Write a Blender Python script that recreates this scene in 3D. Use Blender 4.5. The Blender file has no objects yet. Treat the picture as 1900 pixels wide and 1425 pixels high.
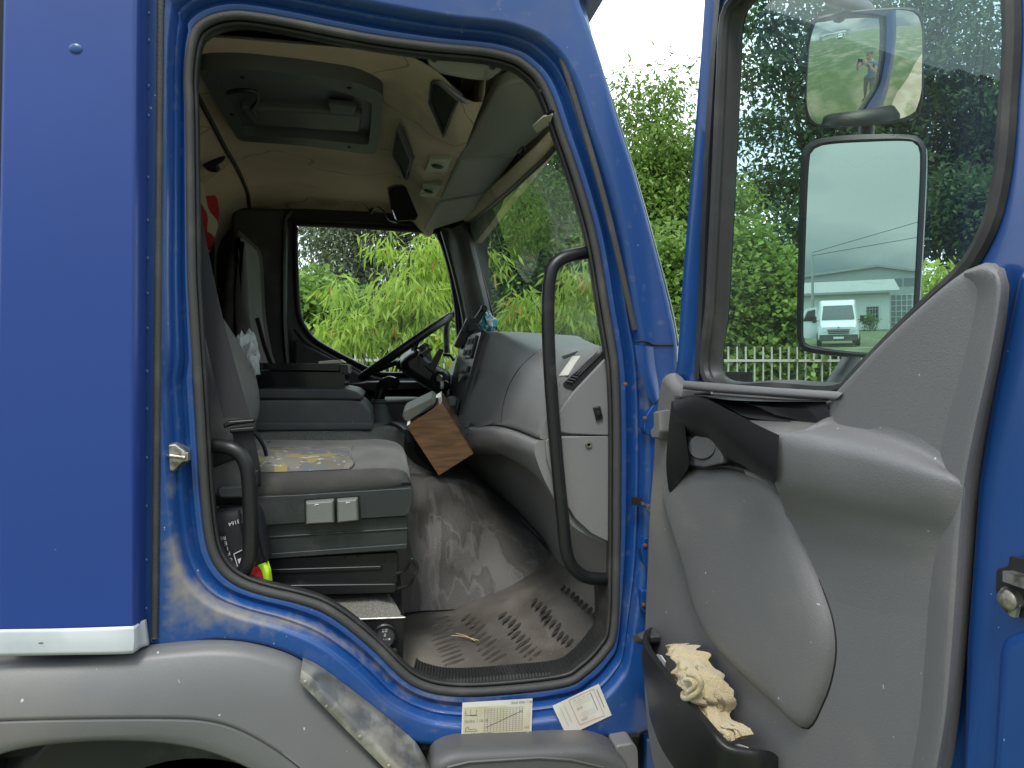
import bpy, bmesh, math, random
import numpy as np
from mathutils import Vector, Matrix
from mathutils import noise as mnoise
R = math.radians
C = bpy.context.scene.collection
# ------------------------------------------------------------ camera, sky, sun, exposure
FPX = 1400.0; CX = 950.0; HZ = 675.0; CZ = 1.62; TH = R(9.7)
cs, sn = math.cos(TH), math.sin(TH)
CAM = Vector((0, 0, CZ))
sc = bpy.context.scene
cd = bpy.data.cameras.new('camera'); cam = bpy.data.objects.new('camera', cd); C.objects.link(cam)
cam.location = CAM; cam.rotation_euler = (R(90), 0, -TH)
cd.sensor_width = 36; cd.lens = 36 * FPX / 1900.0
cd.shift_y = -(712.5 - HZ) / 1900.0
cd.clip_start = 0.05; cd.clip_end = 3000
sc.camera = cam
SUN_EL, SUN_AZ = R(58), R(200)       # azimuth measured clockwise from +Y
w = bpy.data.worlds.new('World'); sc.world = w; w.use_nodes = True
nt = w.node_tree; nt.nodes.clear()
wo = nt.nodes.new('ShaderNodeOutputWorld'); bg = nt.nodes.new('ShaderNodeBackground')
sky = nt.nodes.new('ShaderNodeTexSky'); sky.sky_type = 'NISHITA'; sky.sun_disc = False
sky.sun_elevation = SUN_EL; sky.sun_rotation = SUN_AZ
tc = nt.nodes.new('ShaderNodeTexCoord'); mp = nt.nodes.new('ShaderNodeMapping')
mp.inputs['Scale'].default_value = (1, 1, 2.6)
nz = nt.nodes.new('ShaderNodeTexNoise'); nz.inputs['Scale'].default_value = 2.3; nz.inputs['Detail'].default_value = 7
rp = nt.nodes.new('ShaderNodeValToRGB')
rp.color_ramp.elements[0].position = 0.42; rp.color_ramp.elements[0].color = (4.6, 6.2, 7.2, 1)
rp.color_ramp.elements[1].position = 0.62; rp.color_ramp.elements[1].color = (14.5, 15.0, 15.2, 1)
mx = nt.nodes.new('ShaderNodeMix'); mx.data_type = 'RGBA'; mx.inputs[0].default_value = 0.9
L = nt.links.new
L(tc.outputs['Generated'], mp.inputs['Vector']); L(mp.outputs[0], nz.inputs['Vector'])
L(nz.outputs['Fac'], rp.inputs[0]); L(sky.outputs[0], mx.inputs[6]); L(rp.outputs[0], mx.inputs[7])
sxyz = nt.nodes.new('ShaderNodeSeparateXYZ'); L(tc.outputs['Generated'], sxyz.inputs[0])
mrw = nt.nodes.new('ShaderNodeMapRange'); mrw.interpolation_type = 'SMOOTHSTEP'; mrw.inputs['From Min'].default_value = -.75; mrw.inputs['From Max'].default_value = .55
mrw.inputs['To Min'].default_value = .21; mrw.inputs['To Max'].default_value = 1.0; L(sxyz.outputs['Y'], mrw.inputs['Value'])   # the cloud deck is thicker and greyer low down behind the viewer
mrz = nt.nodes.new('ShaderNodeMapRange'); mrz.interpolation_type = 'SMOOTHSTEP'; mrz.inputs['From Min'].default_value = .12; mrz.inputs['From Max'].default_value = .75
mrz.inputs['To Min'].default_value = .21; mrz.inputs['To Max'].default_value = .95; L(sxyz.outputs['Z'], mrz.inputs['Value'])
mrm = nt.nodes.new('ShaderNodeMath'); mrm.operation = 'MAXIMUM'; L(mrw.outputs[0], mrm.inputs[0]); L(mrz.outputs[0], mrm.inputs[1])
mxs = nt.nodes.new('ShaderNodeVectorMath'); mxs.operation = 'SCALE'; L(mx.outputs[2], mxs.inputs[0]); L(mrm.outputs[0], mxs.inputs['Scale'])
L(mxs.outputs[0], bg.inputs['Color']); L(bg.outputs[0], wo.inputs['Surface'])
bg.inputs['Strength'].default_value = 0.12
sd = bpy.data.lights.new('sun', 'SUN'); sd.energy = 1.2; sd.angle = R(14); sd.color = (1, 0.95, 0.88)
so = bpy.data.objects.new('sun', sd); C.objects.link(so)
_sd = Vector((math.sin(SUN_AZ) * math.cos(SUN_EL), math.cos(SUN_AZ) * math.cos(SUN_EL), math.sin(SUN_EL)))
so.rotation_euler = _sd.to_track_quat('Z', 'Y').to_euler()
sc.view_settings.view_transform = 'Standard'; sc.view_settings.look = 'None'
sc.view_settings.exposure = 0.95; sc.view_settings.gamma = 1.0
sc.cycles.max_bounces = 10; sc.cycles.transparent_max_bounces = 16
sc.cycles.use_denoising = True

# ------------------------------------------------------------ geometry helpers
def ray(px, py):
    u = (px - CX) / FPX; v = (HZ - py) / FPX
    return Vector((u * cs + sn, cs - u * sn, v))
def PY(px, py, y): d = ray(px, py); return CAM + d * (y / d.y)
def PX(px, py, x): d = ray(px, py); return CAM + d * (x / d.x)
def PZ(px, py, z): d = ray(px, py); return CAM + d * ((z) / d.z)       # z relative to the camera
def PC(px, py, dep): return CAM + ray(px, py) * dep
def PP(px, py, p0, n): d = ray(px, py); return CAM + d * ((p0 - CAM).dot(n) / d.dot(n))
DA = R(99); DDIR = Vector((-math.cos(DA), -math.sin(DA), 0)); DN = Vector((-math.sin(DA), math.cos(DA), 0))
# DN points to -x (inside face of the open door, towards the viewer's left)
DP0 = Vector((0.594, 1.6, CZ))
def PD(px, py, off=0.0): return PP(px, py, DP0 + DN * off, DN)
def V(x, y, z): return Vector((x, y, CZ + z))
def crom(pts, n, closed=False, lin=False):
    pts = [Vector(p) for p in pts]; m = len(pts); dense = []
    segs = m if closed else m - 1; sub = 12
    for i in range(segs):
        g = (lambda k: pts[k % m]) if closed else (lambda k: pts[min(max(k, 0), m - 1)])
        p0, p1, p2, p3 = g(i - 1), g(i), g(i + 1), g(i + 2)
        for j in range(sub):
            t = j / sub
            if lin: dense.append(p1.lerp(p2, t)); continue
            dense.append(0.5 * ((2 * p1) + (p2 - p0) * t + (2 * p0 - 5 * p1 + 4 * p2 - p3) * t * t + (3 * p1 - p0 - 3 * p2 + p3) * t ** 3))
    dense.append(pts[0].copy() if closed else pts[-1].copy())
    if n is None: return dense[:-1] if closed else dense
    acc = [0.0]
    for i in range(1, len(dense)): acc.append(acc[-1] + (dense[i] - dense[i - 1]).length)
    tot = acc[-1]; out = []; k = 0
    cnt = n if closed else n - 1
    for i in range(n):
        s = tot * i / cnt
        while k < len(acc) - 2 and acc[k + 1] < s: k += 1
        d = acc[k + 1] - acc[k]; t = 0 if d < 1e-12 else (s - acc[k]) / d
        out.append(dense[k].lerp(dense[k + 1], min(1, t)))
    return out
def rpoly(pts, r, k=4):
    """round the corners of a closed polygon"""
    pts = [Vector(p) for p in pts]; out = []; m = len(pts)
    for i in range(m):
        p = pts[i]; a = pts[i - 1] - p; b = pts[(i + 1) % m] - p
        rr = min(r, a.length * .45, b.length * .45)
        if rr < 1e-6: out.append(p); continue
        A = p + a.normalized() * rr; B_ = p + b.normalized() * rr
        for j in range(k + 1):
            t = j / k; out.append(A * (1 - t) ** 2 + p * 2 * t * (1 - t) + B_ * t * t)
    return out
def insetring(o, ins, d):
    n = len(o); P = [o[i] + ins[i] * d for i in range(n)]
    for _ in range(12):
        bad = False
        for i in range(n):
            j = (i + 1) % n; e = o[j] - o[i]
            if e.length > 1e-7 and (P[j] - P[i]).dot(e) < -1e-12:
                m = (P[i] + P[j]) / 2; P[i] = m; P[j] = m.copy(); bad = True
        if not bad: break
    return P
class MB:
    def __init__(s): s.v = []; s.f = []; s.m = []
    def add(s, vs, fs, mi=0):
        o = len(s.v); s.v += [tuple(v) for v in vs]
        s.f += [tuple(i + o for i in f) for f in fs]; s.m += [mi] * len(fs)
    def box(s, c, sz, mi=0, rz=0.0, rot=None):
        M = rot if rot is not None else Matrix.Rotation(rz, 3, 'Z')
        vs = [Vector(c) + M @ Vector((sx * sz[0] / 2, sy * sz[1] / 2, sz_ * sz[2] / 2)) for sx in (-1, 1) for sy in (-1, 1) for sz_ in (-1, 1)]
        s.add(vs, [(0, 1, 3, 2), (4, 6, 7, 5), (0, 4, 5, 1), (2, 3, 7, 6), (0, 2, 6, 4), (1, 5, 7, 3)], mi)
    def grid(s, rows, mi=0, cu=False, cv=False):
        n = len(rows); m = len(rows[0]); vs = [p for r in rows for p in r]; fs = []
        for i in range(n if cv else n - 1):
            for j in range(m if cu else m - 1):
                a = i * m + j; b = i * m + (j + 1) % m; c = ((i + 1) % n) * m + (j + 1) % m; d = ((i + 1) % n) * m + j
                fs.append((a, b, c, d))
        s.add(vs, fs, mi)
    def tube(s, path, r, seg=12, mi=0, closed=False, flat=1.0, up=None, caps=True):
        P = [Vector(p) for p in path]; n = len(P); rows = []
        nrm = None
        for i, p in enumerate(P):
            if closed: t = (P[(i + 1) % n] - P[i - 1])
            else: t = P[min(i + 1, n - 1)] - P[max(i - 1, 0)]
            if t.length < 1e-9: t = Vector((0, 0, 1))
            t.normalize()
            if up is not None: nn = Vector(up) - t * Vector(up).dot(t)
            elif nrm is None:
                nn = t.orthogonal()
            else: nn = nrm - t * nrm.dot(t)
            nn.normalize(); nrm = nn; b = t.cross(nn)
            rr = r[i] if isinstance(r, (list, tuple)) else r
            rows.append([p + (nn * math.cos(2 * math.pi * k / seg) * rr * flat + b * math.sin(2 * math.pi * k / seg) * rr) for k in range(seg)])
        s.grid(rows, mi, cu=True, cv=closed)
        if not closed and caps:
            s.add(rows[0], [tuple(range(seg))], mi); s.add(rows[-1], [tuple(range(seg))[::-1]], mi)
    def slab(s, outline, th, mi=0, side=None):
        o = [Vector(p) for p in outline]; th = Vector(th); n = len(o)
        s.add(o + [p + th for p in o], [tuple(range(n)), tuple(range(n, 2 * n))[::-1]], mi)
        s.add(o + [p + th for p in o], [(i, (i + 1) % n, n + (i + 1) % n, n + i) for i in range(n)], mi if side is None else side)
    def raised(s, outline, nrm, h, inset, mi=0, k=4, back=0.0, capmi=None):
        """rounded plate on a surface: outline ring, quarter-round shoulder, flat top"""
        o = [Vector(p) for p in outline]; n = len(o); nrm = Vector(nrm).normalized()
        ar = Vector((0, 0, 0))
        for i in range(n): ar += o[i].cross(o[(i + 1) % n])
        sg = 1 if ar.dot(nrm) > 0 else -1
        ins = []
        for i in range(n):
            t = (o[(i + 1) % n] - o[i - 1])
            t.normalize(); ins.append(nrm.cross(t) * sg)
        rows = []
        if back: rows.append([p - nrm * back for p in o])
        for j in range(k + 1):
            a = math.pi / 2 * j / k
            rows.append([p + nrm * h * math.sin(a) for p in insetring(o, ins, inset * (1 - math.cos(a)))])
        rows.append([p + nrm * h for p in insetring(o, ins, inset * 1.15)])
        s.grid(rows, mi, cu=True)
        s.add(rows[-1], [tuple(range(n))], mi if capmi is None else capmi)
        if back: s.add(rows[0], [tuple(range(n))[::-1]], mi)
        return rows[-1]
    def pillow(s, outline, nrm, h, mi=0, k=8, power=2.2, center=None, flat=0.0):
        o = [Vector(p) for p in outline]; n = len(o); nrm = Vector(nrm).normalized()
        c = center or sum(o, Vector()) / n; rows = []
        for j in range(k):
            t = j / k
            q = (1 - t); hh = h * (1 - q ** power) ** (1 / power) if q < 1 else 0
            rows.append([c + (p - c) * q + nrm * hh for p in o])
        s.grid(rows, mi, cu=True)
        s.add(rows[-1] + [c + nrm * h], [(i, (i + 1) % n, n) for i in range(n)], mi)
    def lathe(s, prof, c, ax, seg=24, mi=0):
        ax = Vector(ax).normalized(); u = ax.orthogonal().normalized(); v = ax.cross(u); c = Vector(c)
        rows = [[c + ax * h + (u * math.cos(2 * math.pi * k / seg) + v * math.sin(2 * math.pi * k / seg)) * max(r, 1e-5) for k in range(seg)] for r, h in prof]
        s.grid(rows, mi, cu=True)
        s.add(rows[0], [tuple(range(seg))[::-1]], mi); s.add(rows[-1], [tuple(range(seg))], mi)
    def text(s, txt, o, ux, uy, size, mi=0, th=0.0006, center=False):
        cu = bpy.data.curves.new('t', 'FONT'); cu.body = txt; cu.size = 1.0; cu.resolution_u = 2
        ob = bpy.data.objects.new('t', cu); C.objects.link(ob)
        dg = bpy.context.evaluated_depsgraph_get(); me = bpy.data.meshes.new_from_object(ob.evaluated_get(dg))
        ux = Vector(ux).normalized(); uy = Vector(uy).normalized(); nn = ux.cross(uy)
        vs = [v.co.copy() for v in me.vertices]
        wd = max([v.x for v in vs] or [0]) if center else 0
        s.add([Vector(o) + ux * (v.x - wd / 2) * size + uy * v.y * size + nn * th for v in vs], [tuple(p.vertices) for p in me.polygons], mi)
        bpy.data.objects.remove(ob); bpy.data.meshes.remove(me); bpy.data.curves.remove(cu)
    def build(s, name, mats, parent=None, bevel=0, seg=2, angle=40, subsurf=0, weld=True, label=None, fix=True):
        me = bpy.data.meshes.new(name); me.from_pydata(s.v, [], s.f)
        if not isinstance(mats, (list, tuple)): mats = [mats]
        for m in mats: me.materials.append(m)
        me.polygons.foreach_set('material_index', s.m)
        bm = bmesh.new(); bm.from_mesh(me)
        if weld: bmesh.ops.remove_doubles(bm, verts=bm.verts, dist=1e-5)
        if fix: bmesh.ops.recalc_face_normals(bm, faces=bm.faces)
        bm.to_mesh(me); bm.free()
        me.polygons.foreach_set('use_smooth', [True] * len(me.polygons))
        me.set_sharp_from_angle(angle=R(angle))
        ob = bpy.data.objects.new(name, me); C.objects.link(ob)
        if parent is not None: setparent(ob, parent)
        if bevel:
            md = ob.modifiers.new('b', 'BEVEL'); md.width = bevel; md.segments = seg; md.limit_method = 'ANGLE'; md.angle_limit = R(38)
            md.harden_normals = False; md.use_clamp_overlap = True
        if subsurf:
            md = ob.modifiers.new('s', 'SUBSURF'); md.levels = subsurf; md.render_levels = subsurf
        if label: ob['label'] = label
        md = ob.modifiers.new('w', 'WEIGHTED_NORMAL'); md.keep_sharp = True; md.weight = 80
        return ob
from mathutils.bvhtree import BVHTree
def bvh(ob): return BVHTree.FromPolygons([v.co for v in ob.data.vertices], [tuple(p.vertices) for p in ob.data.polygons])
def onto(tree, px, py, lift=0.0, dflt=None):
    d = ray(px, py); h = tree.ray_cast(CAM, d.normalized())
    if h[0] is None: return dflt
    return h[0] - d.normalized() * lift
def each(name, fn, items, mats, parent, **k):
    for it in items:
        mb = MB(); fn(mb, it); mb.build(name, mats, parent, **k)
def setparent(ob, parent):
    ob.parent = parent
    b = Vector((0, 0, 0)); p = parent
    while p is not None and p.type == 'EMPTY': b += p.location; p = p.parent
    p = parent
    while p is not None:
        if p.type == 'EMPTY': break
        p = p.parent
    ob.matrix_parent_inverse = Matrix.Translation(-p.location) if (parent.type == 'EMPTY') else Matrix.Identity(4)
def thing(name, label, cat, loc, group=None):
    o = bpy.data.objects.new(name, None); C.objects.link(o); o.location = loc; o.empty_display_size = .1
    o['label'] = label; o['category'] = cat
    if group: o['group'] = group
    return o
def tag(o, label, cat, group=None):
    o['label'] = label; o['category'] = cat
    if group: o['group'] = group
    return o
def struct(o, kind='structure', label=None):
    o['kind'] = kind
    if label: o['label'] = label
    return o
def rowpatch(mb, rows, n, mi=0, nr=None, cu=False):
    """rows: lists of points -> smooth surface through them"""
    rr = [crom(r, n, closed=cu) for r in rows]
    if nr:
        cols = [crom([r[j] for r in rr], nr) for j in range(n)]
        rr = [[cols[j][i] for j in range(n)] for i in range(nr)]
    mb.grid(rr, mi, cu=cu); return rr

# ------------------------------------------------------------ materials
def mat(name, col, rough=0.5, metal=0.0, bump=0.0, bscale=200.0, col2=None, nscale=3.0, nlo=0.45, nhi=0.65, coat=0.0, coatr=0.1,
        dirt=None, dscale=2.0, dlo=0.5, dhi=0.75, damt=0.6, sheen=0.0, spec=0.5, stretch=(1, 1, 1), rvar=0.0, specks=None, trans=0.0, bstretch=(1, 1, 1), bdist=0.002, ior=None, lines=None):
    m = bpy.data.materials.new(name); m.use_nodes = True; nt = m.node_tree; N = nt.nodes.new; L = nt.links.new
    b = nt.nodes['Principled BSDF']
    b.inputs['Base Color'].default_value = (*col, 1); b.inputs['Roughness'].default_value = rough
    b.inputs['Metallic'].default_value = metal; b.inputs['Coat Weight'].default_value = coat; b.inputs['Coat Roughness'].default_value = coatr
    b.inputs['Specular IOR Level'].default_value = spec
    if ior: b.inputs['IOR'].default_value = ior
    if sheen: b.inputs['Sheen Weight'].default_value = sheen
    tc = N('ShaderNodeTexCoord')
    def noise(scale, st=(1, 1, 1), det=5):
        mp = N('ShaderNodeMapping'); mp.inputs['Scale'].default_value = st; L(tc.outputs['Object'], mp.inputs['Vector'])
        n = N('ShaderNodeTexNoise'); n.inputs['Scale'].default_value = scale; n.inputs['Detail'].default_value = det; L(mp.outputs[0], n.inputs['Vector']); return n
    cur = None
    def mixin(cur, fac, c2, amt=1.0):
        mx = N('ShaderNodeMix'); mx.data_type = 'RGBA'
        if cur is None: mx.inputs[6].default_value = (*col, 1)
        else: L(cur, mx.inputs[6])
        mx.inputs[7].default_value = (*c2, 1)
        if amt != 1.0:
            mu = N('ShaderNodeMath'); mu.operation = 'MULTIPLY'; mu.inputs[1].default_value = amt; L(fac, mu.inputs[0]); fac = mu.outputs[0]
        L(fac, mx.inputs[0]); return mx.outputs[2]
    def ramp(src, lo, hi):
        r = N('ShaderNodeMapRange'); r.inputs['From Min'].default_value = lo; r.inputs['From Max'].default_value = hi; r.interpolation_type = 'SMOOTHSTEP'; L(src, r.inputs['Value']); return r.outputs[0]
    if col2: cur = mixin(cur, ramp(noise(nscale, stretch).outputs['Fac'], nlo, nhi), col2)
    if dirt:
        d = ramp(noise(dscale, stretch, 9).outputs['Fac'], dlo, dhi); cur = mixin(cur, d, dirt, damt)
    if lines:      # tide lines left by dried water: (colour, scale, half width, amount)
        n = noise(lines[1], stretch, 3); a = N('ShaderNodeMath'); a.operation = 'SUBTRACT'; a.inputs[1].default_value = .53; L(n.outputs['Fac'], a.inputs[0])
        a2 = N('ShaderNodeMath'); a2.operation = 'ABSOLUTE'; L(a.outputs[0], a2.inputs[0]); r = N('ShaderNodeMapRange'); r.inputs['From Min'].default_value = 0; r.inputs['From Max'].default_value = lines[2]; r.inputs['To Min'].default_value = lines[3]; r.inputs['To Max'].default_value = 0
        L(a2.outputs[0], r.inputs['Value']); cur = mixin(cur, r.outputs[0], lines[0])
    if specks:
        n = noise(specks[1], (1, 1, 1), 2); cur = mixin(cur, ramp(n.outputs['Fac'], specks[2], specks[2] + .03), specks[0])
    if cur is not None: L(cur, b.inputs['Base Color'])
    if rvar:
        n = noise(nscale * 2.3); r = N('ShaderNodeMapRange'); r.inputs['From Min'].default_value = .3; r.inputs['From Max'].default_value = .7
        r.inputs['To Min'].default_value = rough - rvar; r.inputs['To Max'].default_value = rough + rvar; L(n.outputs['Fac'], r.inputs['Value']); L(r.outputs[0], b.inputs['Roughness'])
    if bump:
        n = noise(bscale, bstretch, 3); bp = N('ShaderNodeBump'); bp.inputs['Strength'].default_value = bump; bp.inputs['Distance'].default_value = bdist
        L(n.outputs['Fac'], bp.inputs['Height']); L(bp.outputs[0], b.inputs['Normal'])
    if trans:
        tr = N('ShaderNodeBsdfTranslucent'); ms = N('ShaderNodeMixShader'); ms.inputs[0].default_value = trans
        if cur is not None: L(cur, tr.inputs['Color'])
        else: tr.inputs['Color'].default_value = (*col, 1)
        L(b.outputs[0], ms.inputs[1]); L(tr.outputs[0], ms.inputs[2]); L(ms.outputs[0], nt.nodes['Material Output'].inputs['Surface'])
    return m
def glassmat(name, tint, gloss=0.08, dust=0.0, ior=1.5):
    m = bpy.data.materials.new(name); m.use_nodes = True; nt = m.node_tree; nt.nodes.clear(); N = nt.nodes.new; L = nt.links.new
    o = N('ShaderNodeOutputMaterial'); t = N('ShaderNodeBsdfTransparent'); t.inputs[0].default_value = (*tint, 1)
    g = N('ShaderNodeBsdfGlossy'); g.inputs['Roughness'].default_value = 0.01; g.inputs['Color'].default_value = (.9, .97, .95, 1)
    lw = N('ShaderNodeLayerWeight'); lw.inputs['Blend'].default_value = 0.5
    pw = N('ShaderNodeMath'); pw.operation = 'POWER'; pw.inputs[1].default_value = 5.0; L(lw.outputs['Facing'], pw.inputs[0])
    fr = N('ShaderNodeMath'); fr.operation = 'MULTIPLY_ADD'; fr.inputs[1].default_value = 0.9; fr.inputs[2].default_value = gloss; L(pw.outputs[0], fr.inputs[0])
    ms = N('ShaderNodeMixShader'); L(fr.outputs[0], ms.inputs[0]); L(t.outputs[0], ms.inputs[1]); L(g.outputs[0], ms.inputs[2])
    out = ms.outputs[0]
    if dust:
        tc = N('ShaderNodeTexCoord'); n = N('ShaderNodeTexNoise'); n.inputs['Scale'].default_value = 3.0; n.inputs['Detail'].default_value = 10
        L(tc.outputs['Object'], n.inputs['Vector']); r = N('ShaderNodeMapRange'); r.inputs['From Min'].default_value = .35; r.inputs['From Max'].default_value = .8
        r.inputs['To Max'].default_value = dust; r.inputs['To Min'].default_value = dust * .25; L(n.outputs['Fac'], r.inputs['Value'])
        d = N('ShaderNodeBsdfDiffuse'); d.inputs['Color'].default_value = (.6, .66, .62, 1)
        m2 = N('ShaderNodeMixShader'); L(r.outputs[0], m2.inputs[0]); L(out, m2.inputs[1]); L(d.outputs[0], m2.inputs[2]); out = m2.outputs[0]
    L(out, o.inputs['Surface']); return m
M = {}
BL = (0.006, 0.050, 0.205)
M['blue'] = mat('blue_paint', BL, 0.38, coat=0.5, coatr=0.15, col2=(0.008, 0.062, 0.24), nscale=2, dirt=(.16, .15, .13), dscale=5, dlo=.56, dhi=.85, damt=.35, specks=((.45, .5, .6), 110, .765), bump=.04, bscale=9)
M['bluepanel'] = mat('chalked_blue_paint', (0.010, 0.044, 0.235), 0.45, coat=.45, coatr=0.22, col2=(0.012, 0.052, 0.27), nscale=1.2, spec=.5, specks=((.5, .55, .65), 80, .775), bump=.03, bscale=5)
def add_dust(m, col):
    nt = m.node_tree; N = nt.nodes.new; L = nt.links.new; b = nt.nodes['Principled BSDF']; src = b.inputs['Base Color'].links[0].from_socket
    at = N('ShaderNodeAttribute'); at.attribute_name = 'dust'; tc = N('ShaderNodeTexCoord'); n = N('ShaderNodeTexNoise'); n.inputs['Scale'].default_value = 38; n.inputs['Detail'].default_value = 8; L(tc.outputs['Object'], n.inputs['Vector'])
    a = N('ShaderNodeMath'); a.operation = 'MULTIPLY_ADD'; a.inputs[1].default_value = 1.3; a.inputs[2].default_value = -.65; L(n.outputs['Fac'], a.inputs[0])
    g = N('ShaderNodeMath'); g.operation = 'ADD'; L(a.outputs[0], g.inputs[0]); L(at.outputs['Fac'], g.inputs[1])
    c = N('ShaderNodeMapRange'); c.inputs['From Min'].default_value = .12; c.inputs['From Max'].default_value = 1.05; L(g.outputs[0], c.inputs['Value'])
    mx = N('ShaderNodeMix'); mx.data_type = 'RGBA'; mx.inputs[7].default_value = (*col, 1); L(c.outputs[0], mx.inputs[0]); L(src, mx.inputs[6]); L(mx.outputs[2], b.inputs['Base Color'])
    co = N('ShaderNodeMath'); co.operation = 'MULTIPLY_ADD'; co.inputs[1].default_value = -.7; co.inputs[2].default_value = .7; L(c.outputs[0], co.inputs[0]); L(co.outputs[0], b.inputs['Coat Weight'])
M['bluebody'] = mat('blue_body_paint', BL, 0.38, coat=0.5, coatr=0.15, col2=(0.008, 0.062, 0.24), nscale=2, dirt=(.16, .15, .13), dscale=5, dlo=.56, dhi=.85, damt=.35, specks=((.45, .5, .6), 110, .765), bump=.04, bscale=9)
add_dust(M['bluebody'], (.235, .22, .20))
M['bluedirt'] = mat('dusty_blue_paint', BL, 0.5, coat=0.4, coatr=0.25, dirt=(.30, .27, .22), dscale=7, dlo=.42, dhi=.66, damt=.85, specks=((.5, .55, .6), 70, .79))
M['seal'] = mat('black_rubber_seal', (.025, .025, .025), 0.5, dirt=(.09, .085, .078), dscale=9, dlo=.5, dhi=.75, damt=.6, bump=.2, bscale=60)
M['sealgrey'] = mat('greyed_rubber', (.05, .049, .047), 0.6, dirt=(.15, .135, .11), dscale=9, dlo=.5, dhi=.8, damt=.5, bump=.6, bscale=400)
M['black'] = mat('black_plastic', (.012, .012, .013), 0.38, bump=.12, bscale=500, dirt=(.1, .1, .09), dscale=14, dlo=.6, dhi=.8, damt=.35)
M['blackgloss'] = mat('black_gloss', (.01, .01, .011), 0.16, bump=.05, bscale=60)
M['blackmetal'] = mat('black_painted_metal', (.012, .012, .013), 0.3, dirt=(.12, .11, .1), dscale=20, dlo=.6, dhi=.8, damt=.4)
M['grey'] = mat('grey_trim_plastic', (.142, .138, .142), 0.5, bump=.35, bscale=420, dirt=(.24, .22, .20), dscale=3.5, dlo=.5, dhi=.8, damt=.5, specks=((.45, .44, .42), 75, .745))
M['dash'] = mat('grey_dash_plastic', (.20, .196, .20), 0.5, bump=.35, bscale=420, dirt=(.26, .24, .21), dscale=3.5, dlo=.5, dhi=.8, damt=.4)
M['greydk'] = mat('dark_grey_trim', (.05, .051, .054), 0.48, bump=.35, bscale=420, dirt=(.16, .15, .13), dscale=5, dlo=.5, dhi=.8, damt=.5)
M['greymid'] = mat('mid_grey_trim', (.088, .087, .09), 0.5, bump=.35, bscale=420, dirt=(.24, .22, .19), dscale=4, dlo=.5, dhi=.8, damt=.55, specks=((.4, .39, .36), 60, .78))
M['greyseat'] = mat('greenish_grey_seat_plastic', (.026, .030, .030), 0.45, bump=.3, bscale=350, dirt=(.13, .13, .12), dscale=8, dlo=.5, dhi=.8, damt=.5)
M['lever'] = mat('olive_grey_lever', (.16, .17, .155), 0.5, bump=.25, bscale=350)
M['lining'] = mat('beige_fleece_headlining', (.56, .43, .29), 0.95, bump=.8, bscale=260, col2=(.42, .31, .20), nscale=2.2, nlo=.4, nhi=.7, dirt=(.17, .12, .08), dscale=3.2, dlo=.6, dhi=.66, damt=.35, stretch=(1, 1, 1), sheen=.3, bdist=.004, lines=((.12, .075, .04), 1.6, .006, .8))
M['kick'] = mat('light_grey_kick_panel', (.25, .245, .25), .5, bump=.3, bscale=400, dirt=(.3, .27, .24), dscale=4, damt=.4)
M['hatch'] = mat('hatch_plastic', (.075, .082, .084), 0.5, bump=.2, bscale=300)
M['visor'] = mat('grey_vinyl_visor', (.27, .275, .265), 0.6, bump=.3, bscale=350, dirt=(.34, .31, .26), dscale=4, damt=.4)
M['carpet'] = mat('dirty_rubber_mat', (.125, .113, .10), 0.52, bump=.9, bscale=330, col2=(.080, .070, .062), nscale=6, nlo=.35, nhi=.65, dirt=(.26, .235, .20), dscale=5, dlo=.46, dhi=.72, damt=.7, specks=((.5, .45, .38), 120, .76), stretch=(1, 1, .45), bdist=.003)
M['tunnel'] = mat('stained_engine_cover_mat', (.105, .10, .093), 0.42, bump=.9, bscale=380, col2=(.068, .056, .050), nscale=6, nlo=.42, nhi=.6, dirt=(.22, .215, .21), dscale=6, dlo=.52, dhi=.56, damt=.5, stretch=(1.5, 1.5, .35), bdist=.003, lines=((.30, .29, .275), 5.0, .014, .3))
M['speck'] = mat('speckled_carpet', (.14, .135, .12), 0.8, bump=1.0, bscale=500, col2=(.3, .28, .25), nscale=420, nlo=.5, nhi=.62, dirt=(.34, .32, .29), dscale=5, dlo=.5, dhi=.8, damt=.5, bdist=.003)
M['fabric'] = mat('worn_grey_seat_fabric', (.125, .12, .112), 0.9, bump=.6, bscale=600, col2=(.085, .082, .076), nscale=7, dirt=(.22, .205, .18), dscale=5, dlo=.5, dhi=.8, damt=.5, sheen=.2)
M['fabricdk'] = mat('dark_seat_fabric', (.055, .053, .05), 0.9, bump=.6, bscale=600, dirt=(.14, .13, .11), dscale=8, damt=.5)
M['belt'] = mat('seat_belt_webbing', (.03, .03, .034), 0.75, bump=.9, bscale=300, bstretch=(1, 1, 6))
M['fender'] = mat('grey_fender_plastic', (.165, .163, .165), 0.42, bump=.15, bscale=300, col2=(.14, .14, .142), nscale=2, dirt=(.24, .215, .18), dscale=2.6, dlo=.5, dhi=.8, damt=.5, specks=((.5, .5, .48), 60, .74))
M['tape'] = mat('white_tape', (.62, .65, .68), 0.45, col2=(.5, .53, .56), nscale=9, nlo=.4, nhi=.7, coat=.3, bump=.1, bscale=20)
M['alu'] = mat('scuffed_aluminium', (.55, .53, .48), 0.4, metal=.8, col2=(.22, .23, .25), nscale=16, nlo=.42, nhi=.6, dirt=(.4, .35, .27), dscale=9, dlo=.45, dhi=.7, damt=.7, rvar=.12, bump=.2, bscale=30)
M['steel'] = mat('worn_steel', (.5, .47, .42), 0.38, metal=.9, col2=(.2, .17, .14), nscale=50, rvar=.1)
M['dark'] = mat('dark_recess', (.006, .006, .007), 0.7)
M['grime'] = mat('grimy_chassis', (.02, .019, .018), 0.7, dirt=(.07, .06, .05), dscale=12, bump=.5, bscale=60)
M['white'] = mat('white_paint', (.75, .77, .78), 0.35, coat=.3)
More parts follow.
